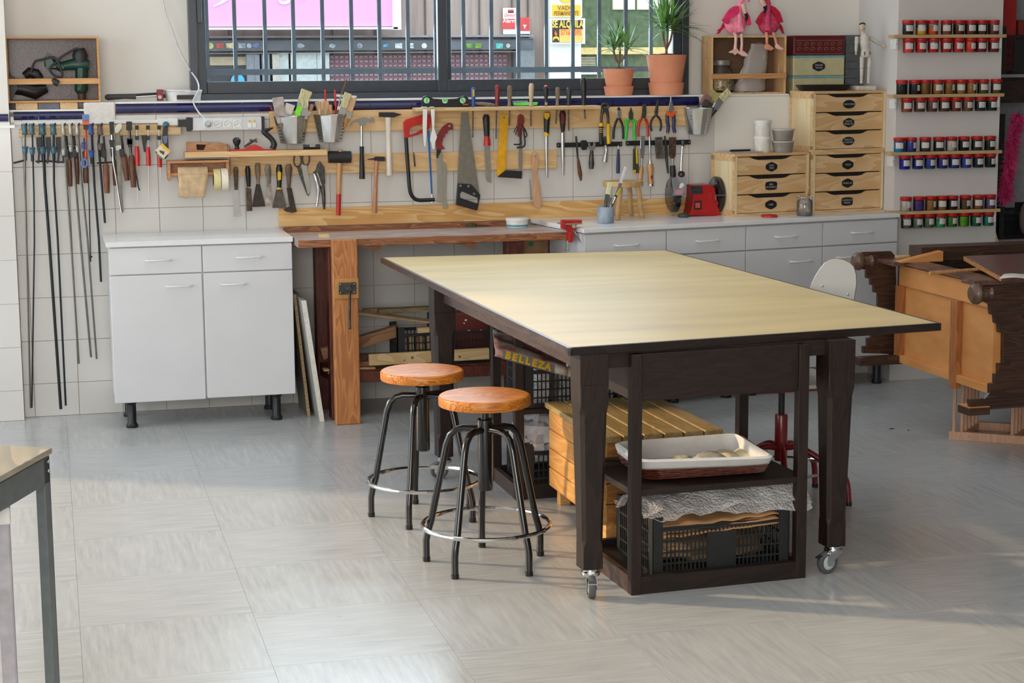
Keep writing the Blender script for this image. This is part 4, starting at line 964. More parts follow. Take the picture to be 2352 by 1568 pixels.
# ---- dowel rack under the dresser
rk = T('dowel_rack', 'pale beech dowel rack standing under the dresser', 'rack', (3.95, 6.9, 0))
A0 = PZ(2178,1009,0); U = (PZ(2352,1021,0)-A0).normalized(); Vv = (PZ(2247,985,0)-PZ(2212,1007,0)).normalized(); LU, LV = 0.80, 0.26
g = lambda u, v, z: A0+U*u+Vv*v+dz*z
obj('front_rail', M().bar(g(0,0.012,0.018), g(LU,0.012,0.018), 0.022, 0.036), rkw, rk, bevel=0.001)
obj('back_rail', M().bar(g(0.0,LV,0.018), g(LU,LV,0.018), 0.022, 0.036), rkw, rk, bevel=0.001)
for k, u in enumerate((0.05, 0.26, 0.47, 0.68)):
    obj('cross_rail', M().bar(g(u,0.02,0.018), g(u,LV,0.018), 0.02, 0.030), rkw, rk, bevel=0.001)
    for v in range(5):
        p = g(u, 0.02+v*0.055, 0.03); obj('dowel_post', M().tube([p, Vector((p.x, p.y, 0.285))], 0.0085, 8), rkw, rk)
p = g(0.0, 0.012, 0.03); obj('dowel_post', M().tube([g(0.02,0.012,0.03), g(0.02,0.012,0.285)], 0.0085, 8), rkw, rk)
for u in (0.085, 0.33): obj('screw', M().ball(g(u, 0.0, 0.018), 0.004, 0.002, 0.004, 8), steel, rk)
# ---- grey steel table, lower left
ste = mat('grey_steel_paint', (112,120,122), 0.45, 0.2, 0.06, 40)
stb = T('steel_table', 'grey steel-framed table cut off at the lower left corner', 'table', (-0.2, 3.9, 0))
C0 = Vector((-0.027, 4.181, 0)); e1 = Vector((-0.886, 0.463, 0)).normalized(); e2 = Vector((-0.374, -0.927, 0)).normalized()
gg = lambda a, b, z: C0+e1*a+e2*b+dz*z
def gbox(a0, a1, b0, b1, z0, z1): return M().hexa([gg(a0,b0,z0), gg(a1,b0,z0), gg(a1,b1,z0), gg(a0,b1,z0)], [gg(a0,b0,z1), gg(a1,b0,z1), gg(a1,b1,z1), gg(a0,b1,z1)])
obj('table_top', gbox(-0.006, 1.0, -0.006, 1.2, 0.738, 0.752), wood('grey_board', (190,176,152), (160,152,136), 'Y', 2, 0.5), stb, bevel=0.002)
obj('side_rail', gbox(0, 0.012, 0.0, 1.2, 0.672, 0.734), ste, stb, bevel=0.002)
obj('back_rail', gbox(0, 1.0, 0.0, 0.012, 0.672, 0.734), ste, stb, bevel=0.002)
lg = obj('leg', gbox(0.0, 0.003, 0.0, 0.032, 0.0, 0.734), ste, stb)
obj('leg', gbox(0.0, 0.036, 0.0, 0.003, 0, 0.734), ste, stb); obj('leg', gbox(0, 0.036, 1.16, 1.2, 0, 0.70), ste, stb)
for z in (0.722, 0.700): p = gg(-0.001, 0.010, z); obj('rivet', M().ball(p, .004, .004, .004, 8), steel, lg)
# ---- white frame of a folded stool at the lower left edge
wfr = T('white_folded_frame', 'white tubular frame standing below the grey steel table', 'frame', (-0.10, 4.0, 0))
p0 = PY(14, 1155, 4.0)
obj('upright', M().box(p0.x-0.028, p0.x+0.006, 3.985, 4.015, 0, p0.z-0.012), mat('white_coated_tube', (176,173,180), 0.4), wfr, bevel=0.005)
obj('cap', M().box(p0.x-0.030, p0.x+0.008, 3.983, 4.017, p0.z-0.045, p0.z-0.005), white, wfr, bevel=0.004)
obj('top_rod', M().tube([(p0.x-0.2, 4.0, p0.z+0.01), (p0.x-0.01, 4.0, p0.z+0.008), (p0.x+0.002, 4.0, p0.z-0.002)], 0.012, 10), white, wfr)
# ================================================================ WALL BOARDS, SHELVES AND HANGING TOOLS
C2 = (0, 250, 4.9); C3 = (400, 180, 4.9); C4 = (800, 180, 4.9); C5 = (1200, 180, 4.9); C1 = (0, 60, 4.9); C6 = (1580, 0, 4.9); C7 = (1580, 240, 4.9); PXL = (0, 0, 1.0)
YB_ = 8.503     # face of the boards
def wp_(k, p, Y): return PY(k[0]+p[0]/k[2], k[1]+p[1]/k[2], Y)
def sc_at(k, Y, p=(600, 600)): return pxm(wp_(k, p, Y))/k[2]
def prt(par, k, Y, spec):
    """spec: (name, kind, data, material, extra) ; kinds P plate(thickness), R rod(radii in crop px), B ball, L loop"""
    nm, kd, data, mt = spec[:4]; ex = spec[4] if len(spec) > 4 else None; dy = spec[5] if len(spec) > 5 else 0.0
    Y = Y+dy; s_ = sc_at(k, Y); org = None
    if kd == 'P': m = M().plate([wp_(k, p, Y) for p in data], (0, -(ex or 0.003), 0)); b = min(0.0012, (ex or 0.003)*0.3)
    elif kd == 'H': m = M().plate([wp_(k, p, Y) for p in data[0]], (0, -(ex or 0.003), 0), [[wp_(k, p, Y) for p in h] for h in data[1:]]); b = min(0.0012, (ex or 0.003)*0.3)
    elif kd == 'R':
        r = ex; r = [q*s_ for q in r] if isinstance(r, (list, tuple)) else r*s_
        m = M().tube([wp_(k, p, Y) for p in data], r, 10); b = 0
    elif kd == 'S':     # smooth curved rod
        pts = bez([wp_(k, p, Y) for p in data], 5); n = len(pts)
        if isinstance(ex, (list, tuple)):
            rr = [ex[min(len(ex)-2, int(i/(n-1)*(len(ex)-1)))] for i in range(n)]
            rr = []
            for i in range(n):
                t = i/(n-1)*(len(ex)-1); a = min(int(t), len(ex)-2); rr.append((ex[a]+(ex[a+1]-ex[a])*(t-a))*s_)
        else: rr = ex*s_
        m = M().tube(pts, rr, 10); b = 0
    elif kd == 'L':
        cx, cy, rx, ry = data; m = M().tube([wp_(k, (cx+rx*cos(2*pi*i/20), cy+ry*sin(2*pi*i/20)), Y) for i in range(20)], ex*s_, 8, closed=True); b = 0
    elif kd == 'D':     # disc facing the room
        cx, cy, r = data; m = M().lathe(wp_(k, (cx, cy), Y), [(r*s_, 0), (r*s_, -(ex or 0.003))], 18, 'Y'); b = 0
    elif kd == 'B':
        cx, cy, rx, ry = data; m = M().ball(wp_(k, (cx, cy), Y), rx*s_, (ex or 8)*s_, ry*s_, 12); b = 0
    elif kd == 'X':     # cylinder lying along x
        x0_, x1_, cy, r = data; a = wp_(k, (x0_, cy), Y); c = wp_(k, (x1_, cy), Y)
        m = M().tube([a, c], r*s_, 18); b = 0
    o = obj(nm, m, mt, par, bevel=b, seg=1)
    return o
def tool(name, label, cat, k, Y, specs, group=None):
    d = specs[0][2]; pt = None
    def first(d):
        if isinstance(d[0], (int, float)): return (d[0], d[1])
        return first(d[0])
    loc = wp_(k, first(d), Y)
    r = T(name, label, cat, loc, group); hold = {}
    for s in specs: prt(r, k, Y, s)
    return r
# boards
def board(label, x0, x1, z0, z1, mt=pine, grp='pine tool boards on the wall', th=0.02, nm='wall_board'):
    return tag(obj(nm, M().box(x0, x1, YW-th-0.0, YW, z0, z1), mt, bevel=0.002), label, 'board', grp)
pinb = wood('pine_board_grain', (226,194,146), (212,172,118), 'X', 2.2, 0.5, 3.0)
piny = wood('pine_board_bold', (228,190,130), (208,156,90), 'X', 1.8, 0.5, 5.0)
board('upper long pine tool board under the blue tiles', 1.012, 3.072, 1.292, 1.391, pinb)
board('middle pine tool board behind the hammers and hand saw', 0.824, 2.405, 1.096, 1.186, pinb)
board('lower pine board with bold grain just above the workbench', 1.043, 3.18, 0.850, 0.935, piny)
cb = T('clamp_board', 'short pine board holding the row of clamps at the left', 'board', (0.23, 8.50, 1.29), 'pine tool boards on the wall')
obj('board', M().box(-0.121, 0.60, 8.47, 8.503, 1.292, 1.326), pin2, cb, bevel=0.002)
obj('packing_strip', M().box(-0.10, 0.58, 8.503, YW, 1.300, 1.340), pinb, cb)
# left shelf
ls = T('wall_shelf', 'thick pine shelf carrying the two hand planes', 'shelf', (0.94, 8.46, 1.185))
obj('shelf_board', M().box(0.61, 1.264, 8.40, 8.503, 1.188, 1.214), pinb, ls, bevel=0.002)
ts_ = T('screwdriver_shelf', 'thin pine shelf with holes for screwdrivers under the blue tiles', 'shelf', (2.14, 8.45, 1.38))
obj('shelf_board', M().box(1.690, 2.597, 8.40, 8.505, 1.383, 1.400), pin2, ts_, bevel=0.003)
# roll holder box
rb = T('roll_holder', 'open wooden roll holder with sandpaper and tape rolls below the shelf', 'roll holder', (0.67, 8.45, 1.07))
a_ = PY(385,369,8.40); b_ = PY(526,369,8.40)
wbx = wood('holder_wood', (196,144,98), (176,118,74), 'X', 5)
obj('top_board', M().box(a_.x, b_.x, 8.40, 8.505, 1.165, 1.175), wbx, rb, bevel=0.001)
obj('back_board', M().box(a_.x, b_.x, 8.495, 8.505, 1.10, 1.165), wbx, rb)
for x in (a_.x, b_.x-0.012): obj('end_board', M().box(x, x+0.012, 8.41, 8.495, 1.085, 1.165), wbx, rb, bevel=0.001)
obj('dowel', M().tube([(a_.x, 8.43, 1.112), (b_.x, 8.43, 1.112)], 0.008, 10), beech, rb)
sp_ = T('sandpaper_roll', 'brown sandpaper roll with its torn end hanging down', 'sandpaper roll', (0.63, 8.43, 1.04))
spm = mat('sandpaper_back', (206,176,138), 0.85, 0, 0.12, 30)
a_ = PY(408,400,8.43); b_ = PY(476,400,8.43)
obj('roll', M().lathe((a_.x, 8.43, 1.112), [(0.010, 0), (0.036, 0), (0.036, b_.x-a_.x), (0.010, b_.x-a_.x)], 24, 'X'), spm, sp_)
def hang(u, v):
    x = a_.x+(b_.x-a_.x)*(u*(1.0-0.12*v)+0.01*sin(5*v)); return Vector((x, 8.394-0.004*sin(4*v+2*u), 1.112-0.105*v+0.003*sin(17*u)*v))
obj('hanging_end', M().sheet(hang, 8, 10), spm, sp_, solid=0.0012)
for lab, xa, xb, mt, r in (('yellowish masking tape roll beside the sandpaper', 490, 506, mat('tape_yellow', (224,210,150), 0.6), 0.050), ('cream masking tape roll at the right end of the holder', 507, 523, mat('tape_cream', (236,228,206), 0.6), 0.052)):
    p0 = PY(xa,412,8.43); p1 = PY(xb,412,8.43); t_ = T('tape_roll', lab, 'tape roll', (p0.x, 8.43, 1.06), 'rolls in the wooden holder')
    obj('tape', M().lathe((p0.x, 8.43, p0.z-0.0), [(r*0.62, 0), (r, 0), (r, p1.x-p0.x-0.001), (r*0.62, p1.x-p0.x-0.001)], 28, 'X', caps=False), mt, t_)
    obj('core', M().lathe((p0.x, 8.43, p0.z), [(r*0.55, 0), (r*0.62, 0), (r*0.62, p1.x-p0.x-0.001), (r*0.55, p1.x-p0.x-0.001), (r*0.55, 0)], 28, 'X', caps=False), mat('tape_core', (120,70,80), 0.7), t_)
# planes
wpn = T('wooden_plane', 'small wooden block plane at the left end of the shelf', 'plane', (0.69, 8.44, 1.214))
pb = wood('plane_wood', (186,136,96), (160,108,70), 'X', 6)
s_ = [(135,712),(520,722),(590,745),(590,822),(135,822)]
obj('body', plx([(p[0], p[1]) for p in s_], 8.475, 0.05, hole=[[(240,738),(350,742),(325,802),(250,800)]], k=C3), pb, wpn, bevel=0.002)
obj('mouth', plx([(240,738),(350,742),(325,802),(250,800)], 8.47, 0.006, k=C3), mat('mouth_dark', (84,56,38), 0.8), wpn)
obj('nose', M().tube([wp_(C3, (592,780), 8.47), wp_(C3, (592,780), 8.43)], 0.017, 16), greyw, wpn)
tool('metal_plane', 'red metal bench plane with black knob and curved black handle', 'plane', C3, 8.46, [
 ('body','P',[(620,822),(620,795),(780,792),(850,752),(910,742),(960,765),(1000,792),(1140,795),(1142,822)],red,0.05),
 ('front_knob','R',[(708,795),(706,760),(705,720),(703,690),(703,665)],black,[30,22,44,46,22],-0.025),
 ('handle','S',[(1105,795),(1125,740),(1095,680),(1030,620),(1010,595),(1060,575),(1115,555)],black,[34,34,30,32,30,20,6],-0.025),
 ('lever_cap','R',[(790,770),(870,715),(930,680)],dsteel,[10,16,6],-0.02),
 ('adjuster','R',[(850,690),(935,712)],dsteel,10,-0.03)])
tool('tape_measure', 'small black roll of tape lying on the shelf right end', 'tape', C3, 8.45, [
 ('roll','X',(1450,1640,772,30),blackg), ('label','P',[(1530,745),(1590,742),(1590,770),(1530,772)],steel,0.002,-0.016)])
# power strip
ps = T('power_strip', 'white aluminium power strip with four sockets and two switches', 'power strip', (0.81, 8.47, 1.305))
als = mat('strip_aluminium', (204,204,206), 0.35, 0.3, 0.03)
obj('body', M().box(0.645, 0.972, 8.475, 8.52, 1.308, 1.367), als, ps, bevel=0.002)
for a, b in ((0.628, 0.648), (0.970, 0.984)): obj('end_cap', M().box(a, b, 8.472, 8.52, 1.306, 1.369), black, ps, bevel=0.002)
obj('bracket', plx([(45,465),(140,460),(140,440),(205,440),(205,580),(150,580),(135,545),(45,540)], 8.50, 0.03, k=C3), black, ps)
for i, cx in enumerate((380, 490, 600, 710)):
    p = wp_(C3, (cx, 514), 8.474)
    so_ = obj('socket', M().box(p.x-0.021, p.x+0.021, 8.472, 8.476, p.z-0.022, p.z+0.022), white, ps, bevel=0.001)
    obj('socket_well', M().lathe(p, [(0.017, 0.0), (0.017, -0.004), (0.0145, -0.004), (0.0145, -0.001)], 20, 'Y'), mat('socket_shade', (206,204,198), 0.5), so_)
    if i: 
        for dx in (-0.006, 0, 0.006): obj('contact', M().lathe(p+Vector((dx, -0.002, dx*0.6)), [(0.0016, 0), (0.0016, -0.001)], 8, 'Y'), black, so_)
for cx in (853, 902):
    p = wp_(C3, (cx, 480), 8.473); obj('marker', M().box(p.x-.005, p.x+.005, 8.4735, 8.476, p.z-.005, p.z+.005), yellow, ps)
    p = wp_(C3, (cx, 528), 8.473); obj('switch', M().box(p.x-.008, p.x+.008, 8.470, 8.476, p.z-.011, p.z+.011), white, ps, bevel=0.001)
cbm = mat('cable_white', (222,222,226), 0.4)
cbt = T('white_cable', 'white power cable hanging down into the power strip', 'cable', wp_(C3, (380, 510), 8.46))
pts = [PY(368,-30,8.70), PY(380,30,8.70), PY(395,70,8.69), PY(412,118,8.68), PY(436,160,8.66), PY(452,184,8.56), PY(456,206,8.49), PY(444,232,8.505), PY(455,256,8.50), PY(468,270,8.48), PY(477,283,8.462)]
obj('cord', M().tube(bez(pts, 6), 0.0036, 8), cbm, cbt)
obj('plug', M().lathe(wp_(C3, (382, 512), 8.462), [(0.014, 0.008), (0.015, 0.0), (0.013, -0.012), (0.006, -0.020)], 18, 'Y'), mat('plug_grey', (180,184,190), 0.4), cbt)
# roller and cable coil on the ledge
rl = T('paint_roller', 'dark-handled roller with chrome shaft and red clamp on the left ledge', 'roller', PY(300, 225, 8.6))
K1 = C1
for s in [('grip','R',[(1180,800),(1210,800),(1400,790),(1530,792)],mat('grip_grey',(64,62,62),0.6),[18,36,30,34]),
 ('shaft','R',[(1535,797),(1770,783)],chrome,15), ('upper_tube','R',[(1525,772),(1765,757)],black,12),
 ('clamp','P',[(1760,712),(1835,712),(1835,838),(1765,838)],dred,0.04,-0.01), ('clamp_bolt','D',(1798,798,22),chrome,0.012,-0.05),
 ('end_fitting','R',[(1838,785),(1900,785)],brownw,24)]: prt(rl, K1, 8.60, s)
cc = T('cable_coil', 'white cable coil with dark core on the ledge beside the roller', 'cable coil', PY(420, 228, 8.60))
p = wp_(C1, (2060, 760), 8.60); s1 = sc_at(C1, 8.60)
obj('coil', M().lathe((p.x, 8.60, ZL), [(0.030, 0.0), (0.080, 0.0), (0.082, 0.022), (0.085, 0.032), (0.088, 0.042), (0.040, 0.044)], 30), mat('coil_white', (226,224,220), 0.5), cc)
obj('dark_band', M().box(p.x-0.035, p.x+0.045, 8.505, 8.53, ZL+0.008, ZL+0.028), black, cc)
obj('loop', M().tube([(p.x+0.085*cos(2*pi*i/30), 8.60+0.085*sin(2*pi*i/30), ZL+0.046+0.003*sin(4*pi*i/30)) for i in range(30)], 0.0045, 8, closed=True), cbm, cc)
# box with the drill on the left ledge
dbx = T('wall_box', 'open pine box with a front bar holding a green drill, upper left', 'box', PY(120, 236, 8.55))
Yf = 8.52; q0 = PY(18, 235, Yf); q1 = PY(226, 84, Yf); x0, x1, z0, z1 = q0.x, q1.x+0.0, 1.444, q1.z
bxw = wood('drill_box_wood', (212,162,102), (194,138,78), 'X', 5)
for nm, m_ in (('top_board', M().box(x0, x1, Yf, 8.70, z1-0.008, z1)), ('bottom_board', M().box(x0, x1, Yf, 8.70, z0, z0+0.009)), ('side_board', M().box(x0, x0+0.009, Yf, 8.70, z0+.009, z1-.008)), ('side_board', M().box(x1-0.009, x1, Yf, 8.70, z0+.009, z1-.008))): obj(nm, m_, bxw, dbx, bevel=0.001)
obj('back_board', M().box(x0+.009, x1-.009, 8.69, 8.70, z0+.009, z1-.008), mat('speckled_back', (76,58,54), 0.35, 0, 0.45, 120, 0.5, rgb2=(112,94,90), coat=0.15), dbx)
zb = PY(100, 187, Yf).z; obj('front_bar', M().box(x0+0.0, x1-0.0, Yf-0.006, Yf+0.006, zb-0.013, zb+0.013), bxw, dbx, bevel=0.001)
for k, (a, b, mt) in enumerate(((36, 88, pineY), (88, 138, mat('block_grey', (112,114,120), 0.7)), (138, 180, pineY), (180, 208, dsteel))):
    pa = PY(a, 245, 8.53); pb_ = PY(b, 245, 8.53)
    tag(obj('support_block', M().box(pa.x, pb_.x-0.002, 8.53, 8.66, 1.413, 1.4435), mt, bevel=0.002), ['pale wood block under the box, leftmost','grey block under the box between two wood blocks','wood block under the box, right of the grey block','dark block under the box right corner'][k], 'block', 'blocks under the wall box')
dg = mat('drill_green', (22,64,52), 0.35); dgr = mat('drill_dark', (44,46,48), 0.5)
dr_ = tool('power_drill', 'dark green power drill with its cable in the pine box', 'drill', C1, 8.62, [
 ('body','R',[(700,450),(820,430),(900,430),(1000,440)],dg,[50,66,78,60]),
 ('motor_housing','R',[(890,250),(900,330),(905,420)],dgr,[60,88,70]),
 ('gear_case','R',[(500,420),(560,420),(640,440),(720,470)],dg,[30,66,52,60]),
 ('trigger_fin','P',[(500,360),(540,300),(590,380),(640,470),(520,480)],dg,0.02,-0.01),
 ('grip','R',[(920,470),(915,600),(915,720),(920,760)],dg,[74,70,78,50]),
 ('grip_end','R',[(920,750),(922,825)],mat('drill_brown',(84,48,34),0.5),[48,44]),
 ('cable','S',[(880,250),(820,270),(700,340),(640,400),(560,480),(620,560),(700,560),(660,420),(600,350),(480,375),(400,395),(370,450),(350,520)],dgr,13,-0.04),
 ('cable_plug','R',[(590,590),(625,630),(660,650)],black,[16,40,34],-0.112)])
tool('angle_grinder', 'black power tool lying left of the drill in the pine box', 'power tool', C1, 8.63, [
 ('upper_body','R',[(270,560),(330,520),(400,540),(450,600)],black,[40,60,66,50]),
 ('lower_body','R',[(150,700),(250,700),(400,740),(530,700)],black,[70,80,90,46]),
 ('disc_guard','P',[(100,500),(130,560),(180,590),(200,700),(120,840),(100,840)],black,0.03)])
# ---- buckets with brushes
def bucket(label, k, rim, bot, Y, rim_y):
    a, b = wp_(k, rim[0], Y), wp_(k, rim[1], Y); c, d = wp_(k, bot[0], Y), wp_(k, bot[1], Y)
    w0, w1 = (b-a).x, (d-c).x; cx, bx = (a.x+b.x)/2, (c.x+d.x)/2; zt, zb2 = (a.z+b.z)/2, (c.z+d.z)/2
    r = T('steel_bucket', label, 'bucket', (bx, 8.45, zb2), 'perforated steel brush buckets')
    pl = [(-0.5,0),(-0.5,-0.25),(-0.34,-0.62),(-0.06,-0.92),(0.12,-0.95),(0.36,-0.62),(0.5,-0.25),(0.5,0)]
    yb = 8.50
    top = [Vector((cx+p[0]*w0, yb+p[1]*0.10, zt)) for p in pl]; low = [Vector((bx+p[0]*w1, yb+p[1]*0.075, zb2)) for p in pl]
    n = len(pl); m = M().add(top+low, [(i, i+1, n+i+1, n+i) for i in range(n-1)]+[(n-1, 0, n, 2*n-1)]); 
    obj('body', m, steel, r, solid=0.0015); obj('base', M().plate(low, (0, 0, 0.002)), steel, r)
    obj('rim', M().tube(top, 0.003, 6, closed=True), chrome, r)
    m = M()
    for f in (1, 5):
        A, B, C_, D_ = top[f], top[f+1], low[f+1], low[f]; nrm = (B-A).cross(D_-A).normalized()
        if nrm.y > 0: nrm = -nrm
        for i in range(3):
            for j in range(6):
                u = 0.28+0.22*i+0.0; v = 0.30+0.115*j; c0 = A.lerp(B, u).lerp(D_.lerp(C_, u), v)+nrm*0.0012
                t1 = (B-A).normalized(); t2 = nrm.cross(t1)
                m.add([c0+t1*(0.003*cos(q*pi/3))+t2*(0.003*sin(q*pi/3)) for q in range(6)], [tuple(range(6))])
    obj('perforations', m, mat('hole_dark', (40,40,42), 0.8), r, kind='stuff', fix=False)
    return r, cx, zt
def brush(label, k, base, neck, tip, Y, wd, bcol, hcol, fcol=steel, grp='brushes in the steel buckets', th=0.5):
    pb, pn, pt = wp_(k, base, Y), wp_(k, neck, Y), wp_(k, tip, Y); s_ = sc_at(k, Y)
    r = T('paint_brush', label, 'brush', pb, grp); d = (pn-pb)
    f0 = pb.lerp(pn, 0.55)
    obj('handle', M().tube([pb, pb.lerp(pn, 0.3), f0], [wd*0.22*s_, wd*0.3*s_, wd*0.42*s_], 8), hcol, r)
    dd = (pt-pn).normalized(); sd = dd.cross(Vector((0, 1, 0))).normalized()
    def q(c, w_): t = w_*th; return [c-sd*w_-Vector((0,t,0)), c+sd*w_-Vector((0,t,0)), c+sd*w_+Vector((0,t,0)), c-sd*w_+Vector((0,t,0))]
    obj('ferrule', M().hexa(q(f0, wd*0.42*s_), q(pn, wd*0.5*s_)), fcol, r)
    obj('bristles', M().hexa(q(pn, wd*0.48*s_), q(pt, wd*0.52*s_)), bcol, r, bevel=0.003)
    return r
bcream = mat('bristle_cream', (206,196,152), 0.9, 0, 0.25, 60, stretch=(6,1,1)); bdirty = mat('bristle_dirty', (150,134,120), 0.9, 0, 0.4, 20, rgb2=(196,190,184)); bdark = mat('bristle_dark', (70,58,50), 0.9, 0, 0.2, 60)
bucket('steel brush bucket nearest the power strip, left of the two neighbours', C3, [(1135,436),(1515,420)], [(1215,740),(1475,725)], 8.44, 0)
bucket('steel brush bucket left of the claw hammer', C3, [(1585,415),(1968,410)], [(1650,712),(1890,722)], 8.44, 0)
bucket('steel brush bucket at the right end of the tool boards', C5, [(1858,335),(2200,332)], [(1905,628),(2105,632)], 8.44, 0)
brush('wide brush caked with grey paint in the left bucket', C3, (1240,600), (1195,420), (1165,215), 8.455, 120, bdirty, greyw, bdirty)
brush('broad cream-bristled brush, tallest in the left bucket', C3, (1380,560), (1440,290), (1495,135), 8.475, 120, bcream, beech)
brush('short round cream brush in the left bucket', C3, (1460,600), (1468,340), (1472,225), 8.45, 80, bcream, greyw)
brush('fluffy white brush with small handle in the left bucket', C3, (1260,600), (1275,400), (1310,290), 8.46, 100, mat('bristle_white', (214,204,192), 0.9), beech)
tag(obj('green_spreader', plx([(1385,310),(1425,308),(1435,340),(1415,420),(1385,445),(1360,425),(1365,360)], 8.42, 0.003, k=C3), mat('lime_plastic', (120,230,30), 0.4)), 'bright lime green plastic spreader in the left bucket', 'spreader', 'brushes in the steel buckets')
brush('thin dark red brush leaning out left of the left bucket', C3, (1160,430), (1110,370), (1080,305), 8.45, 22, dred, beech)
brush('reddish wooden handle leaning right in the left bucket', C3, (1480,470), (1530,370), (1555,295), 8.46, 40, mat('worn_pink_wood', (186,120,92), 0.7), beech)
brush('cluster of flat wooden handles in the middle bucket', C3, (1720,560), (1690,420), (1660,255), 8.46, 150, mat('flat_handles', (196,158,118), 0.7, 0, 0.3, 20, stretch=(8,1,1)), beech, beech, th=0.25)
brush('long thin brush, tallest in the middle bucket', C3, (1790,560), (1880,180), (1945,10), 8.47, 18, mat('thin_bristle', (120,80,60), 0.8), greyw)
brush('cream-bristled brush with black ferrule in the middle bucket', C3, (1840,540), (1900,330), (1960,165), 8.45, 80, bcream, black)
brush('wide pale wooden brush at the right of the middle bucket', C3, (1920,540), (1960,370), (2010,215), 8.465, 90, mat('pale_wooden', (206,168,128), 0.7), beech)
brush('small upright handle in front of the middle bucket', C3, (1760,500), (1765,400), (1758,300), 8.45, 40, beech, beech)
for lab, x in (('thin red-handled brush, left of the pair in the middle bucket', 1700), ('thin red-handled brush, right of the pair in the middle bucket', 1810)):
    tool('paint_brush', lab, 'brush', C3, 8.475, [('handle','R',[(x+15,560),(x+5,300),(x,130)],red,[8,10,13]), ('ferrule','R',[(x+10,330),(x+6,270)],red,[16,16])], 'brushes in the steel buckets')
tag(obj('white_spatula', plx([(1795,185),(1820,178),(2050,195),(2055,215),(2020,220),(1810,205)], 8.48, 0.004, k=C3), white), 'flat white spatula lying over the middle bucket brushes', 'spatula', 'brushes in the steel buckets')
brush('pinkish brush with steel ferrule in the right bucket', C5, (1960,500), (2030,300), (2090,190), 8.455, 90, mat('bristle_pink', (140,104,98), 0.9), black)
brush('wide yellowish brush in the right bucket', C5, (2060,500), (2130,250), (2190,165), 8.465, 130, mat('bristle_yellow', (172,160,104), 0.9), black)
brush('cream rounded brush leaning right in the right bucket', C5, (2080,480), (2230,240), (2330,140), 8.45, 80, bcream, black, chrome)
brush('dark short brush in the middle of the right bucket', C5, (2020,500), (2060,330), (2100,260), 8.44, 110, bdark, black, black)
# ---- row of scrapers, scissors, hammers
G1 = 'scrapers hanging on the middle board'
def scraper(label, hp, hr, hm, blade, bm, extra=()): return tool('scraper', label, 'scraper', C3, 8.49, [('handle','R',hp,hm,hr), ('blade','P',blade,bm,0.0015)]+list(extra), G1)
scraper('narrow steel scraper, first of the row from the left', [(693,995),(693,1030),(697,1150),(698,1255)], [20,29,24,20], mat('stained_handle', (110,92,70), 0.7, 0, 0.3, 30), [(674,1250),(722,1250),(745,1550),(668,1552)], steel)
scraper('scraper with a black handle, second of the row from the left', [(827,985),(828,1030),(835,1150),(838,1220)], [20,31,27,22], black, [(808,1225),(868,1240),(880,1490),(815,1493)], rust)
scraper('fan-bladed scraper with brown handle, third from the left', [(938,950),(938,1000),(942,1090),(945,1190)], [22,34,28,16], greyw, [(922,1185),(965,1185),(1028,1440),(872,1448)], mat('blade_dark', (58,48,42), 0.6, 0.3, 0.2, 30))
scraper('paint-stained scraper with whitish blade, fourth from the left', [(1052,968),(1052,1020),(1062,1110),(1066,1180)], [22,38,28,20], mat('stained_grey', (136,126,116), 0.7, 0, 0.3, 25), [(1042,1175),(1088,1175),(1105,1430),(1020,1425)], mat('blade_white_stain', (172,160,148), 0.6, 0.1, 0.3, 25))
scraper('scraper with black and yellow handle, fifth from the left', [(1182,968),(1182,1020),(1182,1130),(1182,1240)], [24,38,30,26], black, [(1150,1240),(1215,1240),(1265,1455),(1103,1457)], mat('blade_grey', (92,84,76), 0.5, 0.5, 0.2, 30), [('inlay','P',[(1162,1060),(1180,1040),(1205,1060),(1200,1140),(1165,1150)],yellow,0.002,-0.0155), ('collar','R',[(1182,1228),(1182,1246)],yellow,[34,36])])
scraper('brown-handled scraper with chipped dark blade, last of the row', [(1286,965),(1288,1010),(1290,1110),(1292,1230)], [26,42,30,18], mat('handle_brown_grey', (112,92,78), 0.7, 0, 0.2, 25), [(1265,1230),(1322,1230),(1380,1500),(1330,1512),(1260,1500),(1225,1470),(1300,1440)], mat('blade_dark2', (66,54,44), 0.6, 0.4, 0.3, 25))
tool('scissors', 'steel scissors hanging by a dark-ringed handle', 'scissors', C3, 8.488, [('finger_ring','L',(1388,922,42,72),dsteel,9), ('finger_ring','L',(1482,905,40,76),dsteel,9), ('blade','P',[(1375,985),(1415,990),(1450,1060),(1530,1290),(1512,1325),(1490,1305),(1420,1120)],dsteel,0.002), ('blade','P',[(1430,965),(1495,980),(1500,1040),(1530,1180),(1525,1300),(1505,1305),(1460,1130)],steel,0.002,-0.002), ('pivot','D',(1450,1050,10),chrome,0.003,-0.004)])
tool('locking_pliers', 'old chrome locking pliers hanging beside the scissors', 'pliers', C3, 8.488, [('upper_jaw','P',[(1640,930),(1690,1000),(1700,1180),(1655,1260),(1640,1160),(1600,1100),(1560,1060),(1590,1030),(1610,960)],dsteel,0.008), ('fixed_grip','R',[(1668,1200),(1680,1300),(1685,1400),(1688,1470)],dsteel,[26,24,20,12]), ('lever','S',[(1575,1070),(1600,1140),(1625,1240),(1620,1330),(1605,1440)],steel,[10,22,24,14,12],-0.006), ('adjusting_bar','R',[(1612,1060),(1660,1210)],chrome,8,-0.01)])
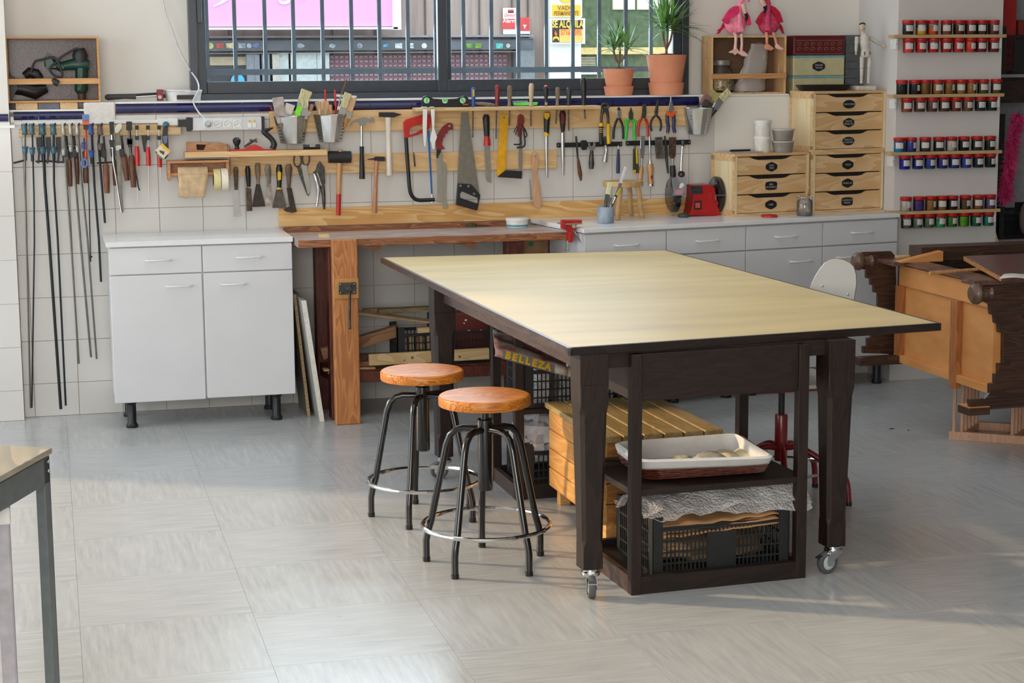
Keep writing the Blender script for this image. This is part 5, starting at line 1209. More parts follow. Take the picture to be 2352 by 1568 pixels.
# hammers
tool('rubber_mallet', 'black rubber mallet with red-tipped wooden handle', 'mallet', C3, 8.475, [('head','X',(1738,1988,884,68),mat('rubber_black',(34,34,36),0.6)), ('handle','R',[(1862,950),(1856,1130),(1853,1300)],beech,[34,30,29]), ('red_grip','R',[(1853,1300),(1850,1420),(1848,1540)],red,[30,28,26]), ('handle_top','R',[(1868,800),(1866,825)],beech,[28,30])], 'hammers on the tool boards')
tool('claw_hammer', 'claw hammer with chrome head and black rubber grip', 'hammer', C3, 8.485, [('head','P',[(1965,545),(1985,500),(2030,462),(2080,445),(2150,437),(2190,452),(2200,440),(2245,440),(2245,497),(2200,497),(2185,482),(2150,492),(2132,530),(2088,535),(2070,490),(2040,480),(2000,505)],chrome,0.018), ('shaft','R',[(2108,525),(2110,770)],chrome,13,-0.009), ('grip','R',[(2111,765),(2112,860),(2114,1000),(2115,1130)],black,[26,24,30,34],-0.009)], 'hammers on the tool boards')
tool('cross_peen_hammer', 'small hammer with light wooden handle, low beside the mallet', 'hammer', C4, 8.485, [('head','P',[(208,908),(285,895),(300,878),(405,880),(405,930),(300,928),(285,915),(215,914)],black,0.018), ('handle','R',[(318,925),(312,1100),(303,1300),(295,1515)],wood('pinkish_wood',(196,142,100),(176,120,80),'Z',8),[24,20,25,28],-0.009)], 'hammers on the tool boards')
whh = mat('whitish_wood', (222,212,196), 0.6, 0, 0.08, 20, stretch=(4,4,0.5))
wh = tool('locksmith_hammer', 'hammer with black head and long whitish wooden handle', 'hammer', C4, 8.485, [('head','P',[(340,380),(500,380),(592,403),(592,408),(500,438),(342,432)],black,0.02), ('handle','R',[(448,438),(452,650),(458,850),(464,1092)],whh,[34,26,32,34],-0.01)], 'hammers on the tool boards')
for x in (388, 500): prt(wh, C4, 8.503, ('support_nail','R',[(x,400),(x,440)],steel,7,-0.03))
# hacksaw
hs = tool('hacksaw', 'hacksaw with red handle, black bow frame and blue blade', 'saw', C4, 8.485, [
 ('handle','H',[[(615,500),(640,465),(700,445),(830,408),(905,400),(922,430),(925,500),(905,560),(850,600),(780,632),(700,655),(650,668),(622,665)],[(680,560),(720,535),(800,515),(880,500),(872,530),(830,570),(760,610),(700,635),(680,625)]],red,0.02),
 ('bow_frame','S',[(648,662),(660,850),(675,1050),(688,1220),(705,1300),(745,1352),(800,1370),(880,1368),(970,1364)],black,22,-0.01),
 ('blade','P',[(888,590),(912,590),(950,1300),(930,1300)],mat('blade_blue',(36,96,160),0.4),0.002,-0.01), ('tension_pin','R',[(945,1300),(945,1400)],chrome,8,-0.01)])
for lab, pts in (('white plastic strip hanging over the shelf end, left one', [(840,345),(888,345),(884,500),(880,640),(870,765),(852,765),(838,600),(836,480)]), ('white plastic strip hanging over the shelf end, right one with a bulge', [(928,350),(972,345),(966,560),(985,620),(998,660),(975,720),(970,795),(950,795),(930,720),(918,690),(945,560),(930,400)])):
    x = [p[0] for p in pts]
    hk = T('hanging_strip', lab, 'strip', wp_(C4, pts[0], 8.395), 'white strips on the screwdriver shelf')
    obj('strip', plx(pts, 8.396, 0.004, k=C4), white, hk, bevel=0.001)
    a0, a1 = wp_(C4, pts[0], 8.39).x, wp_(C4, pts[1], 8.39).x
    obj('hook', M().box(a0, a1, 8.392, 8.44, 1.4005, 1.405), white, hk, bevel=0.001)
tool('hooked_rod', 'thin dark metal rod hanging inside the hacksaw bow', 'rod', C4, 8.497, [('rod','R',[(733,830),(742,900),(750,990)],dsteel,[5,8,9])])
tool('folding_saw', 'pruning saw with dark red curved handle', 'saw', C4, 8.487, [('handle','P',[(1120,500),(1150,500),(1168,520),(1172,575),(1140,575),(1110,590),(1112,615),(1080,625),(1085,645),(1060,670),(1045,740),(1080,790),(1040,798),(985,802),(978,700),(990,650),(1020,600),(1060,540)],dred,0.02), ('bolster','P',[(990,795),(1040,797),(1035,830),(1010,870),(1005,895),(990,895)],black,0.014,-0.002), ('blade','P',[(1000,860),(1040,800),(1062,900),(1064,1395),(1000,1392)],steel,0.0015), ('rivet','D',(1137,535,14),steel,0.002,-0.02)])
tool('drywall_blade', 'narrow crumpled steel blade hanging right of the pruning saw', 'blade', C4, 8.497, [('blade','P',[(1065,950),(1095,960),(1108,1010),(1100,1330),(1118,1460),(1062,1460),(1075,1330)],steel,0.002)])
tool('hand_saw', 'large hand saw hanging blade-up with black plastic handle', 'saw', C4, 8.487, [('blade','P',[(1272,385),(1348,385),(1372,600),(1470,1260),(1472,1300),(1365,1190),(1225,1182),(1245,800)],mat('saw_steel',(138,134,126),0.4,0.8,0.06,40),0.0015), ('handle','H',[[(1225,1180),(1365,1188),(1385,1200),(1474,1305),(1472,1340),(1440,1478),(1425,1480),(1205,1420)],[(1262,1268),(1290,1275),(1452,1345),(1455,1395),(1440,1405),(1250,1340),(1245,1300)]],black,0.022,0.008), ('bolt','D',(1262,1208,14),grey,0.003,-0.015), ('bolt','D',(1350,1212,14),grey,0.003,-0.015), ('bolt','D',(1415,1298,14),grey,0.003,-0.015)])
tool('jab_saw', 'small saw with black and red handle right of the hand saw', 'saw', C4, 8.487, [('handle','R',[(1555,405),(1550,440),(1555,550),(1560,650)],black,[26,40,36,32]), ('red_end','R',[(1560,645),(1562,700),(1562,758)],red,[30,38,42]), ('blade','P',[(1532,765),(1592,765),(1600,950),(1612,1178),(1570,1165),(1548,1130)],steel,0.0015)])
sq = tool('set_square', 'yellow steel set square with black stock', 'square', C4, 8.492, [('blade','P',[(1710,403),(1805,403),(1765,1035),(1668,1108)],mat('square_yellow',(226,166,20),0.35),0.002), ('stock','P',[(1765,1033),(1950,1042),(1945,1127),(1675,1108)],black,0.014), ('hole','D',(1753,440,14),steel,0.001,-0.0022)])
m = M()
for k in range(34):
    t = k/34; A = Vector(wp_(C4, (1795-38*t, 440+540*t), 8.4895)); L2 = 0.008 if k % 5 == 0 else 0.004
    m.box(A.x-L2, A.x, 8.4893, 8.4898, A.z-0.0004, A.z+0.0004)
obj('scale_marks', m, mat('mark_brown', (120,80,10), 0.6), sq, kind='stuff')
tool('hex_key_set', 'set of black hex keys in a dark red holder', 'hex keys', C4, 8.487, [('holder','P',[(1905,420),(1935,398),(1965,420),(1975,480),(1950,560),(1945,655),(1905,655),(1895,540)],dred,0.016)]+[('key','S',p,black,r,-0.012-0.002*i) for i,(p,r) in enumerate((([(1925,500),(1885,560),(1862,610)],5),([(1930,510),(1890,600),(1885,640)],6),([(1950,520),(1990,580),(2010,640),(1985,668)],7),([(1945,520),(1975,560),(2015,640)],5),([(1935,560),(1937,680),(1935,738),(1862,743)],8),([(1970,560),(1985,680),(1982,755),(1945,775),(1895,778)],10)))])
tool('table_knife', 'thin steel knife blade hanging under the hex keys', 'knife', C4, 8.497, [('blade','P',[(1920,655),(1955,660),(1960,850),(1957,1000),(1942,1060),(1915,980)],steel,0.002)])
bh = tool('wire_brush', 'wooden-backed brush with pointed pinkish handle', 'brush', C4, 8.487, [('wooden_back','P',[(2085,818),(2105,818),(2130,860),(2135,930),(2115,1040),(2130,1120),(2150,1200),(2172,1380),(2165,1430),(2135,1462),(2085,1442),(2065,1250),(2072,1080),(2060,930),(2062,860)],wood('brush_back',(206,164,130),(190,144,108),'Z',5),0.014), ('nail','D',(2100,875,8),chrome,0.004,-0.014)])
m = M()
for k in range(26):
    A = wp_(C4, (2050+k*0.6, 1140+k*9), 8.48); m.bar(A, A+Vector((-0.006,0,0)), 0.006, 0.0015)
obj('bristles', m, dsteel, bh, kind='stuff')
tool('chisel', 'flat file with black and yellow grip near the brush', 'file', C4, 8.487, [('grip','R',[(2235,378),(2235,430),(2232,540),(2230,640)],black,[30,38,32,30]), ('yellow_top','P',[(2205,385),(2262,385),(2265,430),(2235,470),(2205,440)],yellow,0.004,-0.014), ('yellow_end','R',[(2230,600),(2230,648)],yellow,[30,32]), ('blade','R',[(2230,650),(2232,900),(2235,1115)],steel,[20,18,12])], 'files on the tool boards')
tool('chisel', 'half-round file with red and black grip, right of the yellow one', 'file', C5, 8.487, [('grip','R',[(450,362),(452,400),(452,500),(455,600)],black,[24,38,32,20]), ('red_inlay','P',[(435,400),(460,395),(475,430),(468,510),(440,500)],dred,0.003,-0.015), ('red_ring','R',[(454,598),(455,608)],red,22), ('blade','R',[(452,612),(455,850),(458,1090)],steel,[24,22,12])], 'files on the tool boards')
# ---- shelf tools
def sdr(label, k, top, seat, r, mt, sh, tipc=None, extra=()):
    sp = [('handle','R',[top,(top[0]+(seat[0]-top[0])*0.15,top[1]+(seat[1]-top[1])*0.12),(top[0]+(seat[0]-top[0])*0.5,top[1]+(seat[1]-top[1])*0.5),(top[0]+(seat[0]-top[0])*0.8,top[1]+(seat[1]-top[1])*0.8),seat],mt,[r*0.6,r,r*0.95,r*0.62,r*0.8])]
    if sh: sp.append(('shaft','R',sh,dsteel,[8,8]))
    if tipc: sp.append(('cap','B',(top[0],top[1]+6,r*0.75,r*0.6),tipc,r*0.75))
    return tool('screwdriver', label, 'screwdriver', k, 8.43, sp+list(extra), 'screwdrivers standing in the shelf')
sdr('screwdriver with blue and yellow handle, first from the left', C4, (1406,100), (1408,315), 26, blue, [(1402,318),(1400,665)], None, [('yellow_inlay','P',[(1398,125),(1418,125),(1420,200),(1400,210)],yellow,0.002,-0.010)])
sdr('screwdriver with dark red and grey handle', C4, (1684,70), (1672,312), 32, dred, [(1668,315),(1662,680)])
sdr('tool with grey-brown wooden handle behind the green packet', C4, (1818,80), (1812,312), 28, greyw, [(1816,315),(1830,430),(1808,530)] and [(1816,315),(1812,530)])
sdr('screwdriver with tall pale wooden handle', C4, (2062,55), (2055,308), 30, mat('pale_handle',(196,172,140),0.5), [(2053,310),(2055,540)])
sdr('screwdriver with black handle and orange tip', C4, (2225,85), (2225,270), 28, black, [(2225,272),(2226,330)], orange, [('ferrule','R',[(2225,262),(2225,300)],chrome,[22,14])])
sdr('awl with short brown wooden handle, third from the right', C5, (398,98), (392,305), 26, greyw, [(390,306),(376,510)])
sdr('tool with dark round-topped handle, second from the right', C5, (526,100), (518,303), 30, mat('olive_black',(48,48,40),0.4), [(516,304),(520,590)])
sdr('large black-handled screwdriver, tallest and last at the right', C5, (686,-8), (692,300), 38, black, [(696,302),(704,455)])
tool('file_handle', 'grey wooden tool handle lying flat on the shelf', 'tool handle', C4, 8.44, [('handle','R',[(1430,280),(1500,285),(1600,298),(1650,305)],greyw,[12,20,24,18])])
lv = tool('spirit_level', 'black spirit level with three green vials on the shelf', 'level', C4, 8.45, [('body','P',[(820,322),(820,250),(840,205),(875,195),(915,205),(950,228),(1085,236),(1220,226),(1260,205),(1300,195),(1335,212),(1355,260),(1358,322)],black,0.02)])
for cx, ang_ in ((882, 0), (1088, 1), (1288, 2)):
    prt(lv, C4, 8.43, ('vial_window','D',(cx,248,34),mat('vial_white',(190,220,190),0.4),0.001,-0.0005))
    d = {0: [(872,222),(892,222),(892,276),(872,276)], 1: [(1062,236),(1114,236),(1114,256),(1062,256)], 2: [(1262,232),(1276,224),(1312,264),(1298,272)]}[ang_]
    prt(lv, C4, 8.43, ('vial','P',d,mat('vial_green',(60,220,90) if ang_ < 2 else (210,230,60),0.3),0.003,-0.0015))
prt(lv, C4, 8.43, ('orange_mark','P',[(1290,290),(1348,288),(1348,298),(1290,300)],orange,0.001,-0.0005))
gp_ = T('green_packet', 'bright green flat plastic case lying on the screwdriver shelf', 'case', wp_(C4, (1980, 300), 8.46))
prt(gp_, C4, 8.475, ('case','P',[(1850,285),(1875,272),(2000,268),(2118,266),(2105,300),(1865,305)],mat('case_green',(110,226,90),0.4),0.03))
prt(gp_, C4, 8.475, ('card','P',[(1865,248),(2010,246),(2010,270),(1865,272)],mat('card_blue',(50,54,110),0.5),0.004,-0.01))
text('SAWADAS', wp_(C4, (1937, 262), 8.459), 0.011, white, gp_, sx=1.5)
# ---- pliers
def pliers(label, jaw, jm, hl, hr, hm, r, extra=(), hm2=None): return tool('pliers', label, 'pliers', C5, 8.487, [('jaws','P',jaw,jm,0.009), ('grip','S',hl,hm,r,-0.004), ('grip','S',hr,hm2 or hm,r,-0.004)]+list(extra), 'pliers hanging on the upper board')
tool('pincers', 'long pincers with round steel head and black and yellow grips', 'pincers', C5, 8.485, [('jaw_ring','L',(928,312,38,26),dsteel,15), ('arm','S',[(905,345),(900,380),(890,420),(886,510)],dsteel,[20,20,15,15]), ('arm','S',[(950,345),(950,370),(962,420),(965,510)],dsteel,[20,20,15,15]), ('grip','R',[(885,505),(885,520),(884,600),(886,740)],black,[30,26,24,24]), ('grip','R',[(966,510),(965,530),(966,640),(970,735)],yellow,[30,24,24,24]), ('yellow_collar','R',[(885,500),(885,540)],yellow,[30,31]), ('pivot','D',(928,362,18),dsteel,0.01,-0.012)]+[('grip_band','R',[(885,y),(885,y+6)],yellow,26) for y in (560,580,600)], 'pliers hanging on the upper board')
pliers('side cutters with black grips', [(1082,316),(1104,355),(1106,400),(1100,445),(1065,448),(1056,400),(1060,355)], steel, [(1072,450),(1045,510),(1028,590),(1024,682)], [(1092,450),(1120,510),(1132,590),(1132,682)], black, 13, [('jaw_tip','P',[(1082,316),(1104,355),(1060,355)],black,0.004,-0.008)])
pliers('pliers with bright green grips', [(1217,320),(1242,400),(1240,462),(1196,462),(1190,400)], dsteel, [(1200,462),(1168,490),(1172,560),(1160,690)], [(1236,462),(1262,490),(1258,560),(1264,690)], green, 18, [('grip_flare','P',[(1148,470),(1185,458),(1190,500),(1165,510)],green,0.012), ('grip_flare','P',[(1245,460),(1282,470),(1268,510),(1245,500)],green,0.012)])
pliers('pliers with red grips', [(1350,292),(1388,292),(1390,390),(1378,445),(1335,445),(1342,390)], dsteel, [(1342,448),(1312,500),(1302,590),(1304,656)], [(1380,448),(1402,500),(1412,590),(1410,656)], red, 15)
pliers('round-handled pliers with black grips', [(1520,236),(1528,300),(1518,400),(1508,420),(1488,418),(1482,380),(1500,300)], dsteel, [(1492,420),(1458,460),(1442,520),(1452,592)], [(1512,420),(1546,460),(1560,530),(1548,592)], black, 12)
pliers('long-nosed pliers with orange and navy grips', [(1664,194),(1680,260),(1702,345),(1690,385),(1645,385),(1635,345),(1655,260)], steel, [(1630,400),(1630,480),(1640,540),(1634,605)], [(1700,400),(1706,480),(1702,540),(1712,605)], navy, 20, [('orange_collar','P',[(1608,368),(1640,368),(1668,392),(1692,366),(1728,366),(1716,402),(1682,430),(1650,430),(1616,410)],orange,0.016,-0.004), ('orange_tip','R',[(1634,604),(1633,624)],orange,[18,14]), ('orange_tip','R',[(1712,604),(1714,620)],orange,[18,14])])
# ---- magnetic strips
for lab, a, b, c, d in (('black magnetic tool strip on the left, under the pincers', 393, 1127, 712, 778), ('black magnetic tool strip on the right, under the pliers', 1172, 1897, 690, 758)):
    r = T('magnetic_strip', lab, 'magnetic strip', wp_(C5, ((a+b)/2, d), 8.51), 'magnetic strips')
    p0 = wp_(C5, (a, d), 8.505); p1 = wp_(C5, (b, c), 8.505)
    obj('strip', M().box(p0.x, p1.x, 8.507, YW, p0.z, p1.z-0.0), black, r, bevel=0.003)
    obj('magnet_bar', M().box(p0.x+0.02, p1.x-0.02, 8.503, 8.507, (p0.z+p1.z)/2-0.006, (p0.z+p1.z)/2+0.004), mat('magnet_dark', (54,56,58), 0.3, 0.6), r)
    for x in (p0.x+0.008, p1.x-0.008): obj('screw', M().ball((x, 8.506, (p0.z+p1.z)/2), .003, .002, .003, 8), steel, r)
GM = 'small tools on the magnetic strips'
def mt_(name, label, cat, specs): return tool(name, label, cat, C5, 8.492, specs, GM)
mt_('palette_knife', 'slim palette knife with brown handle', 'knife', [('blade','P',[(592,648),(614,650),(632,900),(612,900),(598,760)],dsteel,0.0015), ('handle','R',[(624,900),(635,980),(650,1080),(658,1150)],brownw,[12,20,24,10])])
mt_('black_bracket', 'small black bracket at the left magnetic strip', 'bracket', [('body','P',[(650,705),(672,695),(715,697),(716,800),(670,806),(655,780)],black,0.016)])
mt_('wood_scraper', 'steel scraper with wide fork head and short grip', 'scraper', [('head','P',[(732,725),(760,725),(765,760),(790,760),(800,722),(822,722),(820,780),(795,812),(765,812),(735,780)],steel,0.004), ('grip','R',[(780,810),(776,880),(775,960),(775,1018)],dsteel,[18,26,33,26])])
mt_('adjustable_wrench', 'chrome adjustable wrench on the left magnetic strip', 'wrench', [('jaw','P',[(912,655),(935,650),(945,700),(985,690),(990,720),(950,755),(915,745),(905,700)],dsteel,0.010), ('handle','S',[(932,750),(945,800),(935,870),(925,940)],steel,[18,20,26,32])])
mt_('blue_handled_tool', 'thin tool with long dark blue handle', 'tool', [('shaft','R',[(1078,755),(1078,800)],steel,6), ('handle','R',[(1078,795),(1078,880),(1076,1000),(1074,1068)],navy,[12,18,22,20])])
mt_('utility_knife', 'yellow and black utility knife on the right strip', 'knife', [('body','P',[(1242,795),(1290,790),(1302,1000),(1298,1060),(1245,1066),(1240,1030)],mat('dark_olive',(56,58,30),0.5),0.012), ('yellow_edge','P',[(1272,792),(1290,790),(1298,960),(1280,960)],yellow,0.004,-0.012), ('yellow_foot','P',[(1242,1030),(1275,1028),(1272,1068),(1246,1068)],yellow,0.006,-0.010), ('blade','P',[(1252,755),(1275,755),(1280,795),(1250,795)],steel,0.001)])
mt_('wood_chisel', 'wide wood chisel with yellow wooden handle, left of the pair', 'chisel', [('blade','P',[(1328,648),(1376,646),(1372,800),(1360,905),(1332,905),(1322,800)],steel,0.004), ('neck','R',[(1345,900),(1340,990)],steel,[14,10]), ('handle','R',[(1338,985),(1332,1060),(1326,1130),(1322,1195)],beech,[22,30,26,30])])
mt_('wood_chisel', 'narrow wood chisel with stamped wooden handle, right of the pair', 'chisel', [('blade','R',[(1430,648),(1434,800),(1436,900)],steel,[12,12,9]), ('neck','R',[(1436,900),(1437,935)],steel,[9,14]), ('ferrule','R',[(1437,932),(1438,962)],steel,[17,19]), ('handle','R',[(1438,960),(1440,1020),(1442,1120),(1446,1185)],beech,[32,36,28,36]), ('end_cap','R',[(1446,1185),(1446,1210)],steel,30), ('dark_mark','P',[(1440,1100),(1462,1088),(1470,1120),(1452,1135)],dred,0.002,-0.0155)])
mt_('spokeshave', 'small block plane of dark steel on the right strip', 'plane', [('body','P',[(1487,662),(1568,658),(1580,780),(1588,900),(1502,902),(1490,780)],mat('worn_grey_metal',(104,98,90),0.5,0.5,0.25,30),0.014), ('slot','P',[(1500,672),(1560,668),(1562,684),(1502,688)],rust,0.002,-0.014), ('blade','P',[(1515,730),(1556,730),(1556,850),(1520,850)],rust,0.003,-0.014)])
mt_('rasp', 'narrow rusty rasp beside the small plane', 'rasp', [('blade','P',[(1592,645),(1608,645),(1632,800),(1645,1068),(1628,1070),(1602,900)],dsteel,0.005)])
mt_('putty_knife', 'dark rectangular scraper with black handle on the right strip', 'scraper', [('blade','P',[(1645,662),(1728,660),(1724,860),(1705,900),(1665,900),(1645,860)],rust,0.004), ('neck','R',[(1688,900),(1690,985)],steel,[18,12]), ('handle','R',[(1690,980),(1692,1040),(1694,1105)],black,[32,35,34])])
mt_('ratchet', 'chrome ratchet with round dark head hanging down', 'ratchet', [('square_drive','R',[(1805,700),(1806,760)],dsteel,[22,18]), ('shaft','R',[(1800,760),(1790,900),(1783,1050)],chrome,[13,10,12]), ('head','D',(1782,1075,36),mat('brown_metal',(78,58,50),0.4,0.6),0.016), ('head_centre','D',(1782,1080,14),chrome,0.002,-0.016)])
# ---- clamps on the left rail
tealc = teal; GC = 'clamps on the left board'
silver = mat('clamp_silver', (176,174,166), 0.4, 0.6, 0.1); clgrey = mat('bar_grey', (112,108,96), 0.4, 0.7, 0.1); cblk = mat('bar_black', (40,42,44), 0.4, 0.5, 0.1)
def longclamp(label, hx, pts_px, hc, bc, br=7, slide=470, hw=34, dy=0.0):
    Y = 8.455+dy; s_ = sc_at(C2, Y)
    r = T('bar_clamp', label, 'clamp', wp_(C2, (hx, 200), Y), GC)
    bar = [wp_(C2, (hx, 180), Y)]+[PY(a, b, Y) for a, b in pts_px]
    obj('bar', M().tube(bar, br*s_, 8), bc, r)
    obj('fixed_head', M().lathe(wp_(C2, (hx, 292), Y), [(hw*0.9*s_, 0), (hw*s_, 0.004), (hw*0.8*s_, 0.009), (hw*0.8*s_, 0.038), (hw*s_, 0.044), (hw*0.9*s_, 0.050)], 14), hc, r)
    obj('screw', M().tube([wp_(C2, (hx+8, 190), Y-0.03), wp_(C2, (hx+22, 158), Y-0.03)], 8*s_, 8), cblk, r)
    obj('sliding_jaw', M().lathe(wp_(C2, (hx+4, slide+34), Y), [(hw*0.6*s_, 0), (hw*0.8*s_, 0.008), (hw*0.85*s_, 0.024), (hw*1.1*s_, 0.027), (hw*1.0*s_, 0.031)], 14), hc, r)
    obj('jaw_arm', M().bar(wp_(C2, (hx, slide-40), Y+0.02), wp_(C2, (hx+6, slide+110), Y+0.02), 0.014, 0.012), cblk, r)
    return r
longclamp('long bar clamp with blue-grey head, first from the left', 280, [(58,420),(61,550),(70,937)], tealc, clgrey, 10)
longclamp('long bar clamp with blue-grey head, second from the left', 360, [(78,450),(79,550),(73,936)], tealc, cblk, 9, 480, dy=-0.012)
longclamp('thick-barred long clamp with wide blue-grey head, third from the left', 478, [(103,420),(113,550),(139.7,939)], tealc, cblk, 17, 470, 44)
longclamp('long bar clamp with blue-grey head, fourth from the left', 602, [(124,420),(132.6,550),(151,931)], tealc, cblk, 12, 468, 38)
longclamp('silver-headed clamp with grey bar ending above the skirting, first silver one', 715, [(152,400),(163,550),(181,835)], silver, clgrey, 11, 490, 30)
longclamp('silver-headed clamp with grey bar, second silver one', 795, [(172,400),(184.5,550),(209,820)], silver, clgrey, 12, 450, 30)
longclamp('silver-headed clamp with grey bar, third silver one', 873, [(186,400),(201,550),(222,824)], silver, clgrey, 11, 455, 30)
longclamp('clamp with bright blue head and black bar', 1028, [(217,430),(227,550),(232,647)], blue, cblk, 13, 510, 34)
longclamp('clamp with brown-grey head and short dark bar', 1128, [(226,330),(236,450),(241,512)], mat('clamp_brown',(112,96,90),0.5,0.3), cblk, 13, 430, 36)
tool('thin_rod_clamp', 'very thin black rod clamp between the long bars', 'clamp', C2, 8.46, [('rod','R',[(985,650),(1000,900),(1012,1400),(1020,1720)],cblk,7), ('stop','R',[(1000,1660),(1040,1664)],cblk,9)], GC)
def woodclamp(label, hx, top, h0, h1, r_, hc=brownw, mc=cblk, dy=-0.01):
    return tool('wood_handled_clamp', label, 'clamp', C2, 8.46, [('screw','R',[(hx[0],top),((hx[0]+h0[0])/2,(top+h0[1])/2),h0],mc,[12,13,12],dy), ('jaw','P',[(hx[0]-26,top+150),(hx[0]+30,top+145),(hx[0]+34,top+230),(hx[0]-14,top+240)],mc,0.02,dy), ('grip','R',[h0,(h0[0]+(h1[0]-h0[0])*0.1,h0[1]+(h1[1]-h0[1])*0.1),(h0[0]+(h1[0]-h0[0])*0.6,h0[1]+(h1[1]-h0[1])*0.6),h1],hc,[r_*0.6,r_,r_*1.05,r_*0.85],dy)], GC)
woodclamp('clamp with brown wooden grip behind the first silver clamp', (740,), 300, (778,560), (792,872), 28, dy=0.01)
woodclamp('clamp with brown wooden grip behind the second silver clamp', (830,), 300, (858,540), (870,846), 28, dy=0.01)
woodclamp('clamp with dark brown wooden grip under the blue spring clamp', (950,), 330, (965,640), (966,834), 32, dy=0.01)
woodclamp('clamp with thick brown wooden grip, lowest hanging', (1165,), 310, (1190,610), (1206,948), 36, wood('brown_handle_warm',(134,78,42),(100,56,30),'Z',8))
woodclamp('clamp with slim brown grip beside the chrome rod', (1265,), 300, (1285,560), (1296,862), 24, dy=0.01)
woodclamp('clamp with brown grip slanting left of the red-handled three', (1365,), 300, (1392,500), (1432,806), 34)
woodclamp('clamp with long brown grip slanting beside the red handles', (1455,), 190, (1478,520), (1506,882), 36)
tool('rod_clamp', 'clamp with shiny chrome rod slanting down to the right', 'clamp', C2, 8.45, [('head','P',[(1228,145),(1282,143),(1275,290),(1238,290)],cblk,0.02), ('rod','R',[(1258,290),(1275,600),(1310,800),(1355,1090),(1368,1165)],chrome,[14,12,9,9,9]), ('jaw','P',[(1225,350),(1290,350),(1285,430),(1240,430)],cblk,0.02)], GC)
tool('rod_clamp', 'grey pistol-headed clamp with a thick tapering bar', 'clamp', C2, 8.455, [('head','P',[(1285,215),(1310,175),(1350,160),(1375,175),(1370,215),(1330,270),(1290,275)],silver,0.02), ('bar','P',[(1298,270),(1338,270),(1372,900),(1392,1150),(1375,1172),(1345,1110),(1315,700)],clgrey,0.006), ('jaw','P',[(1300,410),(1360,402),(1368,460),(1305,470)],silver,0.02,-0.004)], GC)
tool('rod_clamp', 'clamp with dark toothed screw and thin hooked bar', 'clamp', C2, 8.45, [('head','P',[(1420,142),(1482,142),(1485,238),(1420,240)],cblk,0.02), ('toothed_bar','R',[(1455,240),(1460,400),(1475,530)],clgrey,[14,14,16]), ('thin_bar','R',[(1500,520),(1530,720),(1558,880),(1572,918)],cblk,[7,7,8,8]), ('jaw','P',[(1425,330),(1490,330),(1490,400),(1425,400)],cblk,0.02)], GC)
for lab, x, h0, h1, low in (('small clamp with red handle, left of three', 1540, 440, 640, 1055), ('small clamp with red handle, middle of three', 1664, 450, 640, 1050), ('small clamp with red handle, right of three, behind the tag', 1790, 480, 655, 812)):
    tool('red_handled_clamp', lab, 'clamp', C2, 8.455, [('rod','R',[(x,170),(x+8,500),(x+14 if low > 900 else x+22,low)],steel,[5,5,4]), ('head','P',[(x-22,185),(x+20,185),(x+18,232),(x-20,232)],cblk,0.016), ('jaw','P',[(x-22,305),(x+22,305),(x+18,348),(x-18,348)],cblk,0.016), ('grip','R',[(x,h0-20),(x+1,h0+20),(x+6,h0+100),(x+8,h1)],red,[20,27,28,27],-0.01)], GC)
tool('spring_clamp', 'blue and orange spring clamp sticking up above the board', 'clamp', C2, 8.42, [('upper_pad','P',[(925,62),(1000,62),(1002,132),(925,132)],mat('clamp_lightblue',(92,120,178),0.4),0.02), ('orange_block','P',[(925,134),(1002,134),(1000,178),(930,178)],orange,0.022), ('orange_rod','R',[(965,178),(968,350),(966,560)],mat('clamp_orange',(196,74,30),0.5),[12,14,15]), ('black_body','P',[(935,180),(995,180),(990,232),(940,232)],cblk,0.02), ('jaw_ring','L',(948,410,28,36),blue,9,-0.01), ('jaw_ring','L',(950,610,32,44),mat('clamp_lightblue',(92,120,178),0.4),12,-0.01)], GC)
tool('spring_clamp', 'teal and black spring clamp holding a yellow tag', 'clamp', C2, 8.42, [('upper_pad','B',(1868,175,38,34),teal,20), ('arm','P',[(1835,205),(1890,205),(1885,275),(1895,400),(1890,520),(1860,565),(1830,520),(1825,300)],black,0.02), ('window','P',[(1832,310),(1885,300),(1882,380),(1845,400)],mat('clamp_grey_blue',(96,106,130),0.4),0.002,-0.02)], GC)
tg = tool('product_tag', 'diamond-hung yellow, white and green product tag on the spring clamp', 'tag', C2, 8.395, [('card','P',[(1828,386),(1922,475),(1840,562),(1738,476)],mat('tag_cream',(216,206,180),0.6),0.0015), ('yellow_band','P',[(1828,386),(1922,475),(1905,492),(1805,408)],yellow,0.001,-0.0016), ('green_band','P',[(1840,562),(1738,476),(1760,512),(1830,575)],mat('tag_green',(50,150,120),0.6),0.001,-0.0016), ('red_spot','P',[(1752,470),(1775,490),(1765,500),(1745,482)],red,0.001,-0.0016), ('dark_print','P',[(1790,462),(1850,480),(1845,520),(1800,490)],brownw,0.001,-0.0016)])
tool('spring_clamp', 'black angled clamp arm behind the red handles', 'clamp', C2, 8.49, [('arm','P',[(1590,295),(1660,290),(1660,340),(1640,400),(1638,480),(1620,488),(1605,400)],black,0.012)], GC)
for lab, pts in (('black sliding handle bar pointing left of the first clamp', [(150,610),(215,595),(300,572)]), ('black cross bar behind the second to sixth clamps', [(400,592),(560,588),(720,602)]), ('black cross bar behind the brown grips', [(1090,612),(1180,605),(1265,600)])):
    tool('cross_bar', lab, 'bar', C2, 8.475, [('bar','R',pts,cblk,[10,10,9])], GC)
for k, x in enumerate((440, 545, 660)):
    tool('c_clamp', ['dark clamp jaw behind the third long clamp','dark green clamp jaw between the third and fourth long clamps','dark clamp jaw right of the fourth long clamp'][k], 'clamp', C2, 8.48, [('frame','P',[(x-35,325),(x+25,320),(x+30,420),(x+10,520),(x,612),(x-20,612),(x-12,500),(x-30,400)],cblk if k != 1 else mat('clamp_dgreen',(34,52,48),0.5),0.016)], GC)
for x, y in ((612,423),(1815,1300)): pass
m = None
